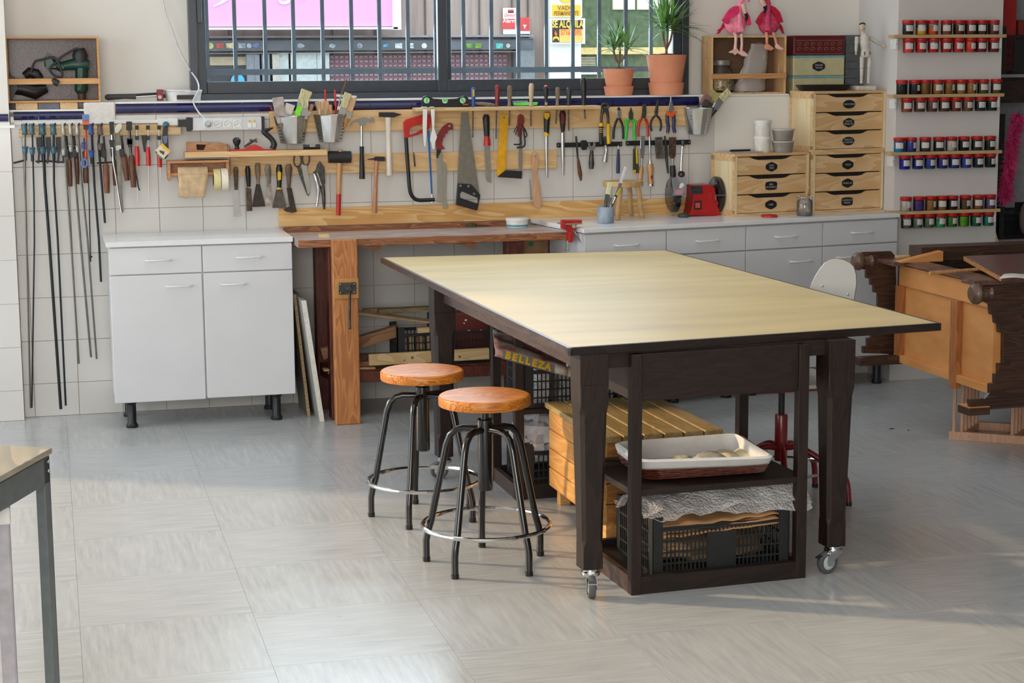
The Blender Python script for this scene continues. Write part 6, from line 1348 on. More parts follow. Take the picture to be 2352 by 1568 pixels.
for i, (kx, ky) in enumerate(((812,966),(582,953),(1998,405),(712,540))):
    p = wp_(C4, (kx, ky), 8.5025)
# ================================================================ RIGHT-HAND COUNTER, LEDGE AND COLUMN
drw = wood('drawer_pine', (226,192,146), (210,168,116), 'X', 2.4, 0.5, 1.0)
drs = wood('drawer_side_ply', (232,214,174), (222,198,152), 'Z', 2.0, 0.5, 1.5)
blk = mat('chalk_label', (24,24,26), 0.5); chalk = mat('chalk', (190,190,190), 0.8)
def drawer_unit(label, p1, w_, d_, z0, z1, cut=None, labs=()):
    P1 = Vector((p1.x, p1.y, 0)); r = T('drawer_cabinet', label, 'drawer cabinet', P1+FD*w_/2+dz*z0, 'small pine drawer cabinets')
    g = lambda s, d, z: P1+FD*s+FN*d+dz*z
    def qb(s0, s1, d0, d1, a, b, trim=False):
        p = [g(s0,d0,a), g(s1,d0,a), g(s1,d1,a), g(s0,d1,a)]
        if cut: p = [q if q.y <= cut else q-FN*((q.y-cut)/FN.y) for q in p]
        return M().hexa(p, [q+dz*(b-a) for q in p])
    t = 0.013
    obj('top_panel', qb(0, w_, 0, d_, z1-t, z1), drw, r, bevel=0.001); obj('bottom_panel', qb(0, w_, 0, d_, z0, z0+t), drw, r, bevel=0.001)
    for s0 in (0, w_-t): obj('side_frame', qb(s0, s0+t, 0, d_, z0+t, z1-t), drs, r, bevel=0.0005)
    for a, b, c, d in ((0.0, 0.022, z0+t, z1-t), (d_-0.03, d_, z0+t, z1-t)): obj('side_stile', qb(-0.002, 0.0, a, b, c, d), drw, r)
    for c, d in ((z0, z0+0.03), (z1-0.035, z1)): obj('side_rail', qb(-0.002, 0.0, 0, d_, c, d), drw, r)
    obj('inside', qb(t, w_-t, 0.02, d_-0.005, z0+t, z1-t), mat('drawer_dark', (34,30,28), 0.8), r)
    hh = (z1-z0-2*t)/3
    for k in range(3):
        b = z1-t-hh*(k+1)+0.002; h = hh-0.005; W = w_-2*t-0.003; s0 = t+0.0015
        prof = [(0, 0), (W, 0), (W, h), (W*0.80, h), (W*0.77, h*0.97), (W*0.72, h*0.86), (W*0.66, h*0.82), (W*0.30, h*0.82), (W*0.24, h*0.88), (W*0.19, h*0.97), (W*0.16, h), (0, h)]
        dw = obj('drawer', M().plate([g(s0+a, 0.003, b+c) for a, c in prof], FN*0.012), drw, r, bevel=0.001)
        shp, txt = labs[k]; cx, cz = s0+W*0.49, b+h*0.42; out = []
        for i in range(48):
            a = 2*pi*i/48
            if shp == 'oval': q = (0.036*cos(a), 0.021*sin(a))
            elif shp == 'cloud': rr = 1+0.06*cos(4*a)*-1; q = (0.035*cos(a)*rr*(1.0), 0.021*sin(a)*(1+0.10*cos(2*a*2)))
            else:
                ca, sa = cos(a), sin(a); q = (0.033*(abs(ca)**0.35)*(1 if ca > 0 else -1)*(1+0.03*cos(8*a)), 0.020*(abs(sa)**0.35)*(1 if sa > 0 else -1)*(1+0.05*cos(8*a)))
            out.append(g(cx+q[0], 0.0025, cz+q[1]))
        lb = obj('label_plate', M().plate(out, -FN*0.0012), blk, dw)
        ln = txt.split('/')
        for i, tx in enumerate(ln):
            zz = cz+(0.0065 if len(ln) > 1 else 0)-0.013*i
            pos = g(cx, 0.0008, zz); o = text(tx, pos, 0.0125, chalk, dw, rot=(pi/2, 0, atan2(FD.y, FD.x)), bold=-0.0001)
    return r
q = PZ(1687, 498, ZC); drawer_unit('small pine three-drawer cabinet standing left on the worktop beside the grinder', q, 0.425, 0.225, ZC, 1.161, None, (('cloud', 'ITALI/YESO'), ('rect', 'BRIL/ACUARELA'), ('cloud', 'GRIS')))
q = PZ(1866, 490, ZC); drawer_unit('pine three-drawer cabinet at the bottom of the right stack', q, 0.42, 0.225, ZC, 1.158, 8.518, (('cloud', 'TIZAS'), ('cloud', 'MASILLAS'), ('rect', 'CARPETAS/PINCEL')))
drawer_unit('pine three-drawer cabinet on top of the right stack', q+FD*-0.004, 0.428, 0.225, 1.158, 1.457, 8.518, (('oval', 'CRAYONES'), ('cloud', 'PASTEL/ESMALTES'), ('oval', 'MARCOS/ACCESORIOS')))
# bench grinder
KG = (1450, 380, 9.408); YGr = 8.36
bg_ = T('bench_grinder', 'red bench grinder with two black wheel guards on the worktop', 'grinder', PZ(1597, 494, ZC), None)
rede = mat('grinder_red', (176,26,24), 0.35, 0, 0.05, 10)
def gp(p, Y=YGr): return wp_(KG, p, Y)
prt(bg_, KG, YGr+0.10, ('body','P',[(1195,405),(1560,385),(1640,470),(1665,640),(1700,760),(1755,1050),(1110,1050),(1150,900),(1190,640)],rede,0.11))
prt(bg_, KG, YGr+0.105, ('base','P',[(1010,1040),(1760,1040),(1760,1085),(1010,1085)],black,0.13))
prt(bg_, KG, YGr-0.010, ('badge','P',[(1280,440),(1520,430),(1547,610),(1300,622)],mat('badge_dark',(52,46,48),0.4),0.002))
prt(bg_, KG, YGr-0.013, ('badge_line','P',[(1285,518),(1400,532),(1520,515),(1400,540)],steel,0.001))
prt(bg_, KG, YGr-0.010, ('switch_frame','P',[(1350,770),(1510,760),(1516,940),(1352,950)],mat('switch_black',(50,30,32),0.4),0.006))
prt(bg_, KG, YGr-0.016, ('rocker','P',[(1380,805),(1480,800),(1484,915),(1384,920)],mat('switch_red',(190,80,80),0.4),0.004))
s_ = sc_at(KG, YGr)
for nm, cx, cz, R_, th in (('left_guard', 850, 632, 385*s_, 0.030), ('right_guard', 1780, 630, 400*s_, 0.030)):
    c = gp((cx, cz), YGr+0.05)
    gd = obj(nm, M().lathe(c, [(R_*0.35, -0.002), (R_*0.9, -0.002), (R_, 0.004), (R_, th-0.004), (R_*0.9, th), (R_*0.35, th)], 32, 'X'), blackg, bg_)
    for a in (0.6, 2.2, 3.7, 5.3): obj('screw', M().ball(c+Vector((-0.003, cos(a)*R_*0.8, sin(a)*R_*0.8)), .002, .004, .004, 8), steel, gd)
    obj('spindle_cover', M().lathe(c+Vector((th, 0, 0)), [(R_*0.3, 0), (R_*0.3, 0.02)], 18, 'X'), rede, bg_)
c = gp((1780, 600), YGr+0.05); obj('grinding_wheel', M().lathe(c+Vector((0.005, -0.018, 0)), [(0.062, 0), (0.066, 0.003), (0.066, 0.017), (0.062, 0.020)], 30, 'X'), mat('wheel_grey', (128,138,150), 0.7), bg_)
a_ = gp((1810, 640), YGr-0.04); obj('tool_rest', M().box(a_.x, a_.x+0.045, a_.y-0.02, a_.y+0.01, a_.z-0.002, a_.z+0.002), steel, bg_)
obj('rest_bracket', M().box(a_.x, a_.x+0.006, a_.y-0.005, a_.y+0.01, a_.z-0.022, a_.z), steel, bg_)
es = obj('eye_shield', plx([(865,262),(1190,252),(1175,400),(1100,650),(890,655),(905,560)], YGr-0.045, 0.003, k=KG), glassy('shield_clear', (226,226,232), 0.0, 0.2, 0.22), bg_)
prt(bg_, KG, YGr-0.049, ('shield_label','P',[(935,520),(1130,512),(1105,625),(945,632)],mat('label_pink',(190,140,150),0.6),0.0005))
prt(bg_, KG, YGr-0.049, ('shield_print','P',[(1050,400),(1110,370),(1140,420),(1080,495),(1030,490)],white,0.0005))
prt(bg_, KG, YGr-0.03, ('rest_plate','P',[(1060,670),(1110,650),(1125,700),(1120,740),(1070,735)],steel,0.006))
c = gp((1125, 1075), YGr-0.05); tag(obj('rubber_disc', M().lathe(Vector((c.x, c.y, ZC)), [(0.024, 0), (0.028, 0.004), (0.024, 0.016), (0.01, 0.021)], 20), mat('rubber_disc', (66,66,68), 0.6)), 'small dark grey rubber knob on the worktop in front of the grinder', 'knob')
# log stool
lg_ = T('twig_stool', 'miniature stool made of pale branches standing on the worktop', 'stool', PZ(1448, 503, ZC))
brk = mat('branch_wood', (212,178,126), 0.6, 0, 0.18, 16, 0.3, rgb2=(176,134,84))
c = PY(1433, 421, 8.31)
def wob(r0, seed):
    return [(c.x+r0*(1+0.06*sin(3*a+seed))*cos(a), c.y+r0*0.9*(1+0.05*cos(4*a+seed))*sin(a)) for a in [2*pi*i/28 for i in range(28)]]
obj('seat', M().plate([Vector((x, y, c.z-0.014)) for x, y in wob(0.098, 0)], (0, 0, 0.026)), brk, lg_, bevel=0.006)
for (a, b) in (((1424,427),(1419,508)), ((1444,425),(1450,498)), ((1464,428),(1476,503)), ((1455,425),(1458,494))):
    top = PY(a[0], a[1], 8.31+(0.03 if b[1] < 500 else -0.02)); bot = PZ(b[0], b[1]-2, ZC)
    if b[1] == 494: continue
    pts = [top, top.lerp(bot, 0.3)+Vector((0.003,0,0)), top.lerp(bot, 0.65)+Vector((-0.002,0,0)), bot]
    obj('leg', M().tube(bez(pts, 3), [0.0125]*4+[0.0115]*2+[0.013]*2+[0.0125]*2, 9), brk, lg_)
# cup with brushes
p = PZ(1391, 512, ZC)
cup = T('paint_cup', 'blue-grey paint-stained plastic cup on the worktop', 'cup', p)
obj('body', M().lathe(p, [(0.036, 0), (0.038, 0.004), (0.0395, 0.078)], 24, caps=False).lathe(p, [(0.036, 0.001), (0.001, 0.001)], 24, caps=False), mat('cup_stained', (122,138,156), 0.5, 0, 0.25, 20, rgb2=(160,170,182)), cup, solid=0.002)
KB = (1200, 440, 4.704)
for lab, base, neck, tip, wd, bc, hc, fc in (('long white-handled brush leaning right in the blue-grey cup', (930,230), (1060,-90), (1120,-270), 34, mat('white_bristle2',(214,206,212),0.8), white, chrome), ('cream-tipped brush standing in the blue-grey cup', (880,230), (920,30), (950,-100), 48, mat('cream_tip',(222,222,170),0.8), mat('grey_handle',(84,90,88),0.5), mat('grey_handle',(84,90,88),0.5)), ('black-handled brush with yellow band in the blue-grey cup', (930,240), (1010,40), (1060,-40), 34, mat('yellow_mix',(196,180,40),0.6), black, black), ('dark brush handle with steel ferrule in the blue-grey cup', (910,200), (935,110), (950,60), 40, chrome, chrome, chrome)):
    brush(lab, KB, base, neck, tip, 8.13, wd, bc, hc, fc, 'brushes in the blue-grey cup')
# glass jar, lid
p = PZ(1848, 495, ZC)
jr = T('glass_jar', 'glass jar with dark liquid and a brush, in front of the right drawers', 'jar', p)
obj('glass', M().lathe(p, [(0.036, 0.0), (0.039, 0.005), (0.039, 0.07), (0.034, 0.078), (0.036, 0.092)], 26, caps=False), glassy('jar_glass', (226,224,220), 0.06, 0.03, 0.12), jr)
obj('liquid', M().lathe(p, [(0.033, 0.002), (0.036, 0.004), (0.036, 0.016), (0.001, 0.016)], 24), mat('dark_liquid', (58,58,66), 0.2), jr)
obj('rim', M().lathe(p, [(0.036, 0.088), (0.038, 0.088), (0.038, 0.094), (0.036, 0.094)], 26, caps=False), glassy('jar_rim', (200,196,190), 0.2, 0.05, 0.3), jr)
brush('brush with whitish ferrule standing in the glass jar', (1700,440,4.704), (690,200), (725,60), (755,-60), p.y, 20, mat('jar_brush', (186,130,96), 0.7), greyw, mat('whitish', (206,200,196), 0.5), 'brushes in the glass jar')
p = PZ(1767, 498, ZC)
tag(obj('red_disc', M().lathe(p, [(0.038, 0), (0.041, 0.002), (0.041, 0.008), (0.037, 0.011), (0.034, 0.009), (0.001, 0.009)], 30), red), 'red plastic jar lid lying on the worktop before the small drawers', 'lid')
# on the small cabinet
ZS = 1.161
p = PZ(1751, 349, ZS); p = Vector((3.415, 8.33, ZS))
p = PY(1751, 349, 8.36); tw = mat('tub_offwhite', (228,222,214), 0.45)
for k, lab in enumerate(('white plastic tub, lower of the stacked pair', 'white plastic tub, upper of the stacked pair')):
    b = Vector((p.x, 8.36, ZS+k*0.079)); t_ = T('plastic_tub', lab, 'tub', b, 'stacked tubs on the small drawers')
    obj('body', M().lathe(b, [(0.036, 0), (0.038, 0.003), (0.040, 0.066)], 24), tw, t_)
    obj('lid', M().lathe(b, [(0.042, 0.064), (0.043, 0.068), (0.043, 0.077), (0.040, 0.079), (0.001, 0.079)], 24), white, t_)
p = PY(1798, 348, 8.34)
for k, (lab, mt) in enumerate((('clear plastic box with cream pieces, lower of the pair', mat('cream_bits', (220,206,178), 0.8, 0, 0.2, 60)), ('clear plastic box with brown contents, upper of the pair', mat('brown_bits', (132,104,90), 0.8, 0, 0.3, 60)))):
    b = Vector((p.x, 8.34, ZS+k*0.058)); t_ = T('clear_box', lab, 'box', b, 'stacked clear boxes on the small drawers')
    obj('contents', M().lathe(b, [(0.040, 0.003), (0.043, 0.006), (0.045, 0.028), (0.001, 0.030)], 20), mt, t_)
    obj('body', M().lathe(b, [(0.046, 0), (0.055, 0.052)], 24, caps=False), glassy('box_clear', (206,202,194), 0.05, 0.2, 0.35), t_)
    obj('lid', M().lathe(b, [(0.057, 0.050), (0.058, 0.056), (0.001, 0.057)], 24), mat('lid_frosted', (198,190,180), 0.4), t_)
a_ = PZ(1632, 352, ZS)
bk_ = T('notebook', 'thin pale notebook lying on the small drawers left edge', 'notebook', Vector((3.30, 8.36, ZS)))
obj('pages', M().hexa([fr(0.90,0.0,ZS+.0005)*0+Vector((3.225,8.29,ZS+.0005)), Vector((3.40,8.315,ZS+.0005)), Vector((3.385,8.44,ZS+.0005)), Vector((3.20,8.41,ZS+.0005))], [Vector((3.225,8.29,ZS+.008)), Vector((3.40,8.315,ZS+.008)), Vector((3.385,8.44,ZS+.008)), Vector((3.20,8.41,ZS+.008))]), mat('notebook_cover', (176,158,150), 0.6), bk_)
tag(obj('marker_pen', M().tube([Vector((3.235,8.33,ZS+.0135)), Vector((3.345,8.345,ZS+.0135))], 0.005, 10), black), 'black marker pen lying on the thin notebook', 'pen')
# ---- on the ledge: crate with flamingos
Y0_, Y1_ = 8.53, 8.668; cx0, cx1, cz0, cz1 = 3.207, 3.606, ZL, 1.731
cr_ = T('wooden_crate', 'pale pine crate with a front bar standing on the ledge by the window', 'crate', (3.4, 8.6, ZL))
crw = wood('crate_pine', (222,184,136), (204,158,106), 'Z', 3)
obj('top_board', M().box(cx0, cx1, Y0_, Y1_, cz1-0.009, cz1), crw, cr_, bevel=0.001); obj('bottom_board', M().box(cx0, cx1, Y0_, Y1_, cz0, cz0+0.009), crw, cr_, bevel=0.001)
for x, nm in ((cx0, 'side_board'), (cx1-0.010, 'side_board')):
    yc_, zc_ = (Y0_+Y1_)/2, (cz0+cz1)/2-0.005
    slot = [(x, yc_+0.011*cos(a), zc_+(0.034 if sin(a) > 0 else -0.034)+0.011*sin(a)) for a in [2*pi*i/20+0.01 for i in range(20)]]
    obj(nm, M().plate([(x, Y0_, cz0+.009), (x, Y1_, cz0+.009), (x, Y1_, cz1-.009), (x, Y0_, cz1-.009)], (0.010, 0, 0), [slot]), crw, cr_)
obj('back_board', M().box(cx0+.01, cx1-.01, Y1_-0.006, Y1_, cz0+.009, cz1-.009), mat('crate_back', (112,84,60), 0.7), cr_)
zb = PY(1700, 175, Y0_).z; obj('front_bar', M().box(cx0+.001, cx1-0.0, Y0_-0.007, Y0_, zb-0.013, zb+0.013), wood('crate_bar', (206,158,110), (184,130,80), 'X', 4), cr_, bevel=0.001)
p = Vector((3.285, 8.60, cz0+.009)); KC = C6
jc = T('storage_jar', 'big glass jar of pale shavings in the crate', 'jar', p)
obj('contents', M().lathe(p, [(0.035, 0.002), (0.062, 0.012), (0.066, 0.05), (0.056, 0.085), (0.001, 0.092)], 24), mat('shavings', (206,184,146), 0.9, 0, 0.4, 90), jc)
obj('glass', M().lathe(p, [(0.036, 0), (0.066, 0.010), (0.070, 0.05), (0.060, 0.095), (0.044, 0.128), (0.044, 0.140)], 28, caps=False), glassy('jar_glass2', (240,238,232), 0.0, 0.05, 0.03), jc)
obj('lid', M().lathe(p, [(0.047, 0.134), (0.048, 0.137), (0.048, 0.156), (0.045, 0.160), (0.001, 0.160)], 26), mat('lid_grey', (142,136,130), 0.4, 0.5), jc)
plb = glassy('plastic_bag', (232,224,220), 0.04, 0.15, 0.38)
pg = T('plastic_bag', 'clear plastic bag of pale powder leaning in the crate', 'bag', (3.45, 8.60, cz0+.009))
def bagf(u, v):
    a = 2*pi*u; w_ = 0.085*(1-0.45*v)+0.012*NZ.noise(Vector((u*4, v*5, 2))); d_ = 0.04*(1-0.85*v)+0.004
    return Vector((3.435+0.055*v+w_*cos(a), 8.60+d_*sin(a), cz0+0.012+0.235*v+0.01*NZ.noise(Vector((u*6, v*4, 1)))))
obj('bag', M().sheet(bagf, 28, 16), plb, pg)
obj('powder', M().ball((3.44, 8.60, cz0+0.045), 0.078, 0.034, 0.036, 16), mat('powder', (196,176,170), 0.9), pg)
# flamingos
KF = (1640, 0, 6.894)
def flamingo(label, bx, col1, col2, colw, specs):
    Y = 8.585; r = T('plush_flamingo', label, 'plush toy', wp_(KF, (bx, 540), Y), 'plush flamingos sitting on the crate')
    s_ = sc_at(KF, Y); plush = col1
    c = wp_(KF, (bx, 370), Y); o = obj('body', M().ball(c, 182*s_, 0.040, 178*s_, 22).ball(c+Vector((0.004, 0.01, 100*s_)), 130*s_, 0.032, 150*s_, 20), plush, r)
    for sp in specs:
        prt(r, KF, Y, sp)
    return r
pk1 = mat('plush_pink', (240,120,156), 0.95, 0, 0.18, 60, 0.6, rgb2=(248,164,180)); pk2 = mat('plush_hot', (232,54,110), 0.95, 0, 0.1, 40)
pk3 = mat('plush_deep', (196,44,88), 0.95, 0, 0.2, 60, 0.6, rgb2=(214,92,124)); pk4 = mat('plush_crimson', (196,24,60), 0.95, 0, 0.12, 40)
skin_ = mat('felt_pink', (240,190,184), 0.8); skin2 = mat('felt_orange', (226,150,120), 0.8); beakc = mat('felt_beak', (236,190,170), 0.8); blkf = mat('felt_black', (28,22,24), 0.9)
flamingo('bright pink plush flamingo sitting on the crate, nearer the window', 330, pk1, pk2, pk2, [
 ('wing','P',[(370,95),(300,100),(230,150),(160,250),(118,320),(150,360),(215,385),(240,300),(330,230),(385,200)],pk2,0.02,-0.030),
 ('wing','P',[(500,180),(545,260),(570,380),(540,405),(505,395),(480,300)],pk2,0.02,-0.025),
 ('neck','S',[(430,500),(410,400),(402,250),(400,120),(420,30),(470,-40),(520,-30),(520,20)],pk1,[60,55,42,36,38,44,52,46],-0.035),
 ('beak','R',[(455,60),(475,130),(500,215)],beakc,[40,36,24],-0.055), ('beak_tip','S',[(500,212),(515,270),(505,335)],blkf,[26,25,12],-0.056),
 ('tail','P',[(138,360),(100,440),(35,492),(70,490),(28,542),(75,530),(120,470),(165,430)],pk4,0.012,0.01),
 ('leg','S',[(315,520),(345,570),(342,680),(335,790)],skin_,[26,27,22,30],-0.064), ('foot','P',[(335,755),(372,785),(382,820),(325,872),(290,842),(232,836),(228,822),(300,785)],skin_,0.012,-0.060),
 ('leg','S',[(435,540),(438,600),(440,700),(430,810)],skin_,[22,24,20,26],-0.064), ('foot','P',[(425,792),(480,822),(535,880),(490,896),(440,888),(368,842),(372,822)],skin_,0.012,-0.060)])
flamingo('deep pink plush flamingo sitting on the crate, right one', 870, pk3, pk4, pk4, [
 ('wing','P',[(800,150),(740,200),(690,270),(650,350),(700,400),(735,380),(745,270),(790,210)],pk4,0.02,-0.030),
 ('wing','P',[(880,85),(950,120),(1020,190),(1045,260),(1075,350),(1030,360),(990,340),(950,240),(890,170)],pk4,0.02,-0.028),
 ('neck','S',[(850,480),(840,350),(850,200),(862,90),(845,0),(800,-60),(745,-60),(740,-20)],pk3,[60,54,46,42,40,44,50,46],-0.035),
 ('beak','R',[(745,-10),(775,50),(805,95)],beakc,[46,44,34],-0.055), ('beak_tip','S',[(803,92),(812,150),(795,212)],blkf,[34,24,10],-0.056),
 ('tail','P',[(1040,380),(1075,430),(1100,530),(1080,535),(1050,480),(1025,440)],pk4,0.012,0.01),
 ('leg','S',[(825,510),(835,580),(838,690)],skin2,[24,24,22],-0.064), ('foot','P',[(832,685),(880,720),(942,768),(890,802),(800,778),(788,722)],skin2,0.012,-0.060),
 ('leg','S',[(935,512),(960,580),(990,700)],skin2,[24,24,22],-0.064), ('foot','P',[(985,690),(1040,738),(1097,775),(1050,797),(970,768),(958,722)],skin_,0.012,-0.060)])
# tins, folder, tray, mannequin
def tin(label, z0, z1, bodym, trimm, orn=None, lab=None):
    x0, x1, y0, y1 = PY(1823,100,8.54).x, PY(1941,100,8.54).x, 8.54, 8.655
    r = T('storage_tin', label, 'tin', ((x0+x1)/2, 8.6, z0), 'stacked tins on the ledge')
    obj('body', M().box(x0, x1, y0, y1, z0, z1-0.004), bodym, r, bevel=0.006, seg=3)
    obj('lid', M().box(x0-0.002, x1+0.002, y0-0.002, y1+0.002, z1-0.014, z1), trimm, r, bevel=0.006, seg=3)
    if orn:
        m = M()
        for k in range(7):
            cxx = x0+0.03+k*(x1-x0-0.06)/6
            for q_ in range(2):
                pts = [Vector((cxx+0.013*cos(a)*(1-0.1*a), y0-0.001, (z0+z1)/2-0.006+(0.012 if q_ else -0.012)+0.010*sin(a)*(1-0.1*a))) for a in [i*0.55 for i in range(12)]]
                m.tube(pts, 0.0012, 4)
        obj('gold_scrolls', m, mat('gold_print', (150,108,70), 0.4), r, kind='stuff')
        for a, b in ((z0+0.006, z0+0.008), (z1-0.026, z1-0.024)): obj('gold_line', M().box(x0+.012, x1-.012, y0-0.0012, y0+.001, a, b), mat('gold_print', (150,108,70), 0.4), r)
    if lab:
        cxx, czz = (x0+x1)/2-0.002, (z0+z1)/2-0.004
        o = obj('label_plate', M().plate([(cxx+0.036*cos(a)*(1-0.06*cos(4*a)), y0-0.001, czz+0.022*sin(a)*(1+0.10*cos(4*a))) for a in [2*pi*i/40 for i in range(40)]], (0, -0.001, 0)), blk, r)
        for i, tx in enumerate(lab): text(tx, (cxx, y0-0.0028, czz+0.006-0.013*i), 0.012, chalk, r)
    return r
cre = mat('tin_cream', (190,180,140), 0.4, 0, 0.04); tq = mat('tin_turquoise', (116,166,168), 0.4); mar = mat('tin_maroon', (92,22,30), 0.35, 0, 0.06)
tin('cream tin with turquoise lid, lowest of the stack behind the tray', ZL, 1.530, cre, tq)
tin('cream tin with turquoise lid and black label, middle of the stack', 1.530, 1.632, cre, tq, None, ('GRAVES', 'TACOS'))
tin('dark red tin with gold scroll print, topmost of the stack', 1.632, 1.731, mar, mar, True)
gfm = mat('folder_grey', (92,96,100), 0.6)
fd_ = T('grey_file_box', 'grey file box with dark lines standing behind the mannequin', 'file box', (3.93, 8.62, ZL))
a_, b_ = PY(1943, 100, 8.60), PY(1976, 100, 8.60)
obj('box', M().box(a_.x, b_.x, 8.60, 8.70, ZL, 1.733), gfm, fd_, bevel=0.003)
for yy in (122, 141, 158, 180): p = PY(1950, yy, 8.599); obj('groove', M().box(a_.x+0.002, b_.x-0.012, 8.5985, 8.601, p.z-0.001, p.z+0.001), black, fd_)
p = PZ(1893, 207, 1.457); ty = T('black_tray', 'shallow black tray lying on top of the tall drawer stack', 'tray', Vector((3.80, 8.41, 1.457)))
c = PY(1893, 205, 8.42)
obj('tray', M().lathe(Vector((c.x, 8.43, 1.457)), [(0.001, 0.002), (0.118, 0.002), (0.118, 0.0), (0.123, 0.001), (0.148, 0.029), (0.151, 0.030), (0.146, 0.030), (0.122, 0.005)], 40, caps=False, T=Matrix.Diagonal((1, 0.55, 1))), mat('tray_black', (30,28,28), 0.4), ty)
KM = (1930, 30, 4.716); Ym = 8.40
mq = T('artist_mannequin', 'whitish wooden jointed artist mannequin with one arm held out', 'mannequin', Vector((3.965, Ym, 1.457)))
mw_ = mat('mannequin_paint', (206,200,188), 0.6, 0, 0.08, 20); mh = mat('mannequin_head', (206,186,160), 0.6, 0, 0.05)
for sp in [('torso','S',[(262,215),(262,260),(262,320),(272,390),(275,450),(276,475)],mw_,[22,52,54,48,58,46]),
 ('neck','R',[(240,190),(245,225),(255,245)],mh,[18,20,40]), ('head','B',(240,150,36,46),mh,34), ('hair','B',(240,122,36,20),mat('hair_dark',(50,34,30),0.7),34,0.003),
 ('nose','B',(252,158,5,8),mh,6,-0.014), ('eye','B',(240,147,4,3),mat('hair_dark',(50,34,30),0.7),3,-0.0150), ('eye','B',(262,147,4,3),mat('hair_dark',(50,34,30),0.7),3,-0.0120), ('mouth','P',[(244,172),(258,171),(258,174),(244,175)],mat('lip',(160,90,80),0.7),0.001,-0.0135), ('ear','B',(204,155,5,10),mh,5),
 ('upper_arm','R',[(182,255),(178,320),(174,345)],mw_,[22,24,16]), ('forearm','R',[(174,345),(172,400),(170,425)],mw_,[18,16,11]), ('hand','B',(170,438,12,16),mh,10),
 ('upper_arm','R',[(320,262),(350,285),(385,312)],mw_,[22,22,18]), ('forearm','R',[(385,312),(420,335),(450,348)],mw_,[18,16,12]), ('hand','P',[(445,338),(470,340),(490,358),(484,372),(466,376),(448,362)],mh,0.010),
 ('thigh','R',[(236,470),(234,530),(232,595)],mw_,[24,24,20]), ('shin','R',[(232,598),(230,680),(228,745)],mw_,[20,18,14]), ('foot','B',(226,752,18,14),mw_,24,-0.004),
 ('thigh','R',[(318,470),(315,530),(310,595)],mw_,[24,24,20]), ('shin','R',[(310,598),(306,680),(302,745)],mw_,[20,18,14]), ('foot','B',(304,752,18,14),mw_,24,-0.004),
 ('hip_joint','P',[(255,418),(270,418),(270,458),(255,458)],mat('joint_brown',(120,96,80),0.7),0.002,-0.022), ('hip_joint','P',[(312,418),(328,418),(328,448),(312,448)],mat('joint_brown',(120,96,80),0.7),0.002,-0.022)]:
    prt(mq, KM, Ym, sp)
c = wp_(KM, (262, 790), Ym); obj('stand', M().box(c.x-0.058, c.x+0.05, Ym-0.04, Ym+0.04, 1.457, 1.480), mat('stand_cream', (206,198,180), 0.6), mq, bevel=0.008, seg=3)
# ---- potted dracaenas on the ledge
terra = mat('terracotta', (226,148,112), 0.7, 0, 0.06, 8); soil = mat('soil', (62,44,32), 0.95, 0, 0.4, 60)
leafm = [mat('leaf_green', (108,158,66), 0.45, 0, 0.15, 12), mat('leaf_dark', (74,120,58), 0.45, 0, 0.15, 12), mat('leaf_pale', (140,164,128), 0.35, 0, 0.1, 12)]
stemm = mat('dracaena_stem', (132,104,84), 0.8, 0, 0.2, 60, stretch=(1,1,3))
def pot(label, pcx, pyb, rims, Y, crowns, nl, ll, seed):
    rnd = random.Random(seed); c = PY(pcx, pyb, Y); s_ = pxm(c); base = Vector((c.x, Y, ZL))
    r = T('potted_dracaena', label, 'plant', base, 'potted plants on the window ledge')
    H0 = [0]
    for k, (rt, rbm, h0, h1) in enumerate(rims):
        z0, z1 = h0*s_, h1*s_
        obj(['cachepot', 'pot'][k], M().lathe(base, [(0.001, z0+0.001), (rbm*s_, z0+0.001), (rt*s_*0.99, z1-0.002), (rt*s_, z1), (rt*s_-0.006, z1), (rt*s_-0.008, z1-0.02), (0.001, z1-0.02)], 36, caps=False), terra, r)
        zt = z1
    obj('soil', M().ball(base+dz*(zt-0.016), rims[-1][0]*s_*0.72, rims[-1][0]*s_*0.72, 0.024, 14), soil, r)
    root = base+dz*(zt-0.01)
    fork = root+Vector((0.0, 0, 0.035))
    for cxp, cyp in crowns:
        t = PY(cxp, cyp, Y); t.y = Y+rnd.uniform(-0.02, 0.02)
        obj('stem', M().tube(bez([root, fork, fork.lerp(t, 0.45)+Vector((0.004*(1 if t.x > fork.x else -1), 0, -0.005)), t], 4), 0.0055, 7), stemm, r)
        for i in range(nl):
            az = rnd.uniform(0, 2*pi); el = radians(rnd.choice((5, 18, 32, 45, 58, 70, 80))+rnd.uniform(-8, 8)); L_ = ll*rnd.uniform(0.75, 1.12)
            d = Vector((cos(az)*cos(el), sin(az)*cos(el), sin(el))); sd = Vector((-sin(az), cos(az), 0)); dr = rnd.uniform(0.10, 0.42)*L_*(1-sin(el)*0.8)
            o_ = t+dz*(-0.006+0.022*i/nl); pts = [o_+d*L_*u-dz*dr*u*u for u in (0, 0.15, 0.4, 0.7, 0.9, 1.0)]
            pts = [Vector((q.x, min(q.y, 8.62) if q.z > ZL else q.y, q.z)) for q in pts]
            ws = [0.0035, 0.006, 0.0065, 0.0045, 0.002, 0.0003]; vs = []
            for q, w_ in zip(pts, ws): vs += [q-sd*w_, q-dz*w_*0.35, q+sd*w_]
            fs = []
            for j in range(5):
                a = j*3; fs += [(a, a+1, a+4, a+3), (a+1, a+2, a+5, a+4)]
            obj('leaf', M().add(vs, fs, True), leafm[0 if rnd.random() < 0.55 else (1 if rnd.random() < 0.7 else 2)], r, fix=False)
    return r
pot('smaller potted dracaena in a terracotta pot, left on the window ledge', 1421, 216, [(35, 31, 0, 21), (36, 29, 19, 61)], 8.585, [(1408,118),(1424,108),(1438,114)], 17, 0.16, 3)
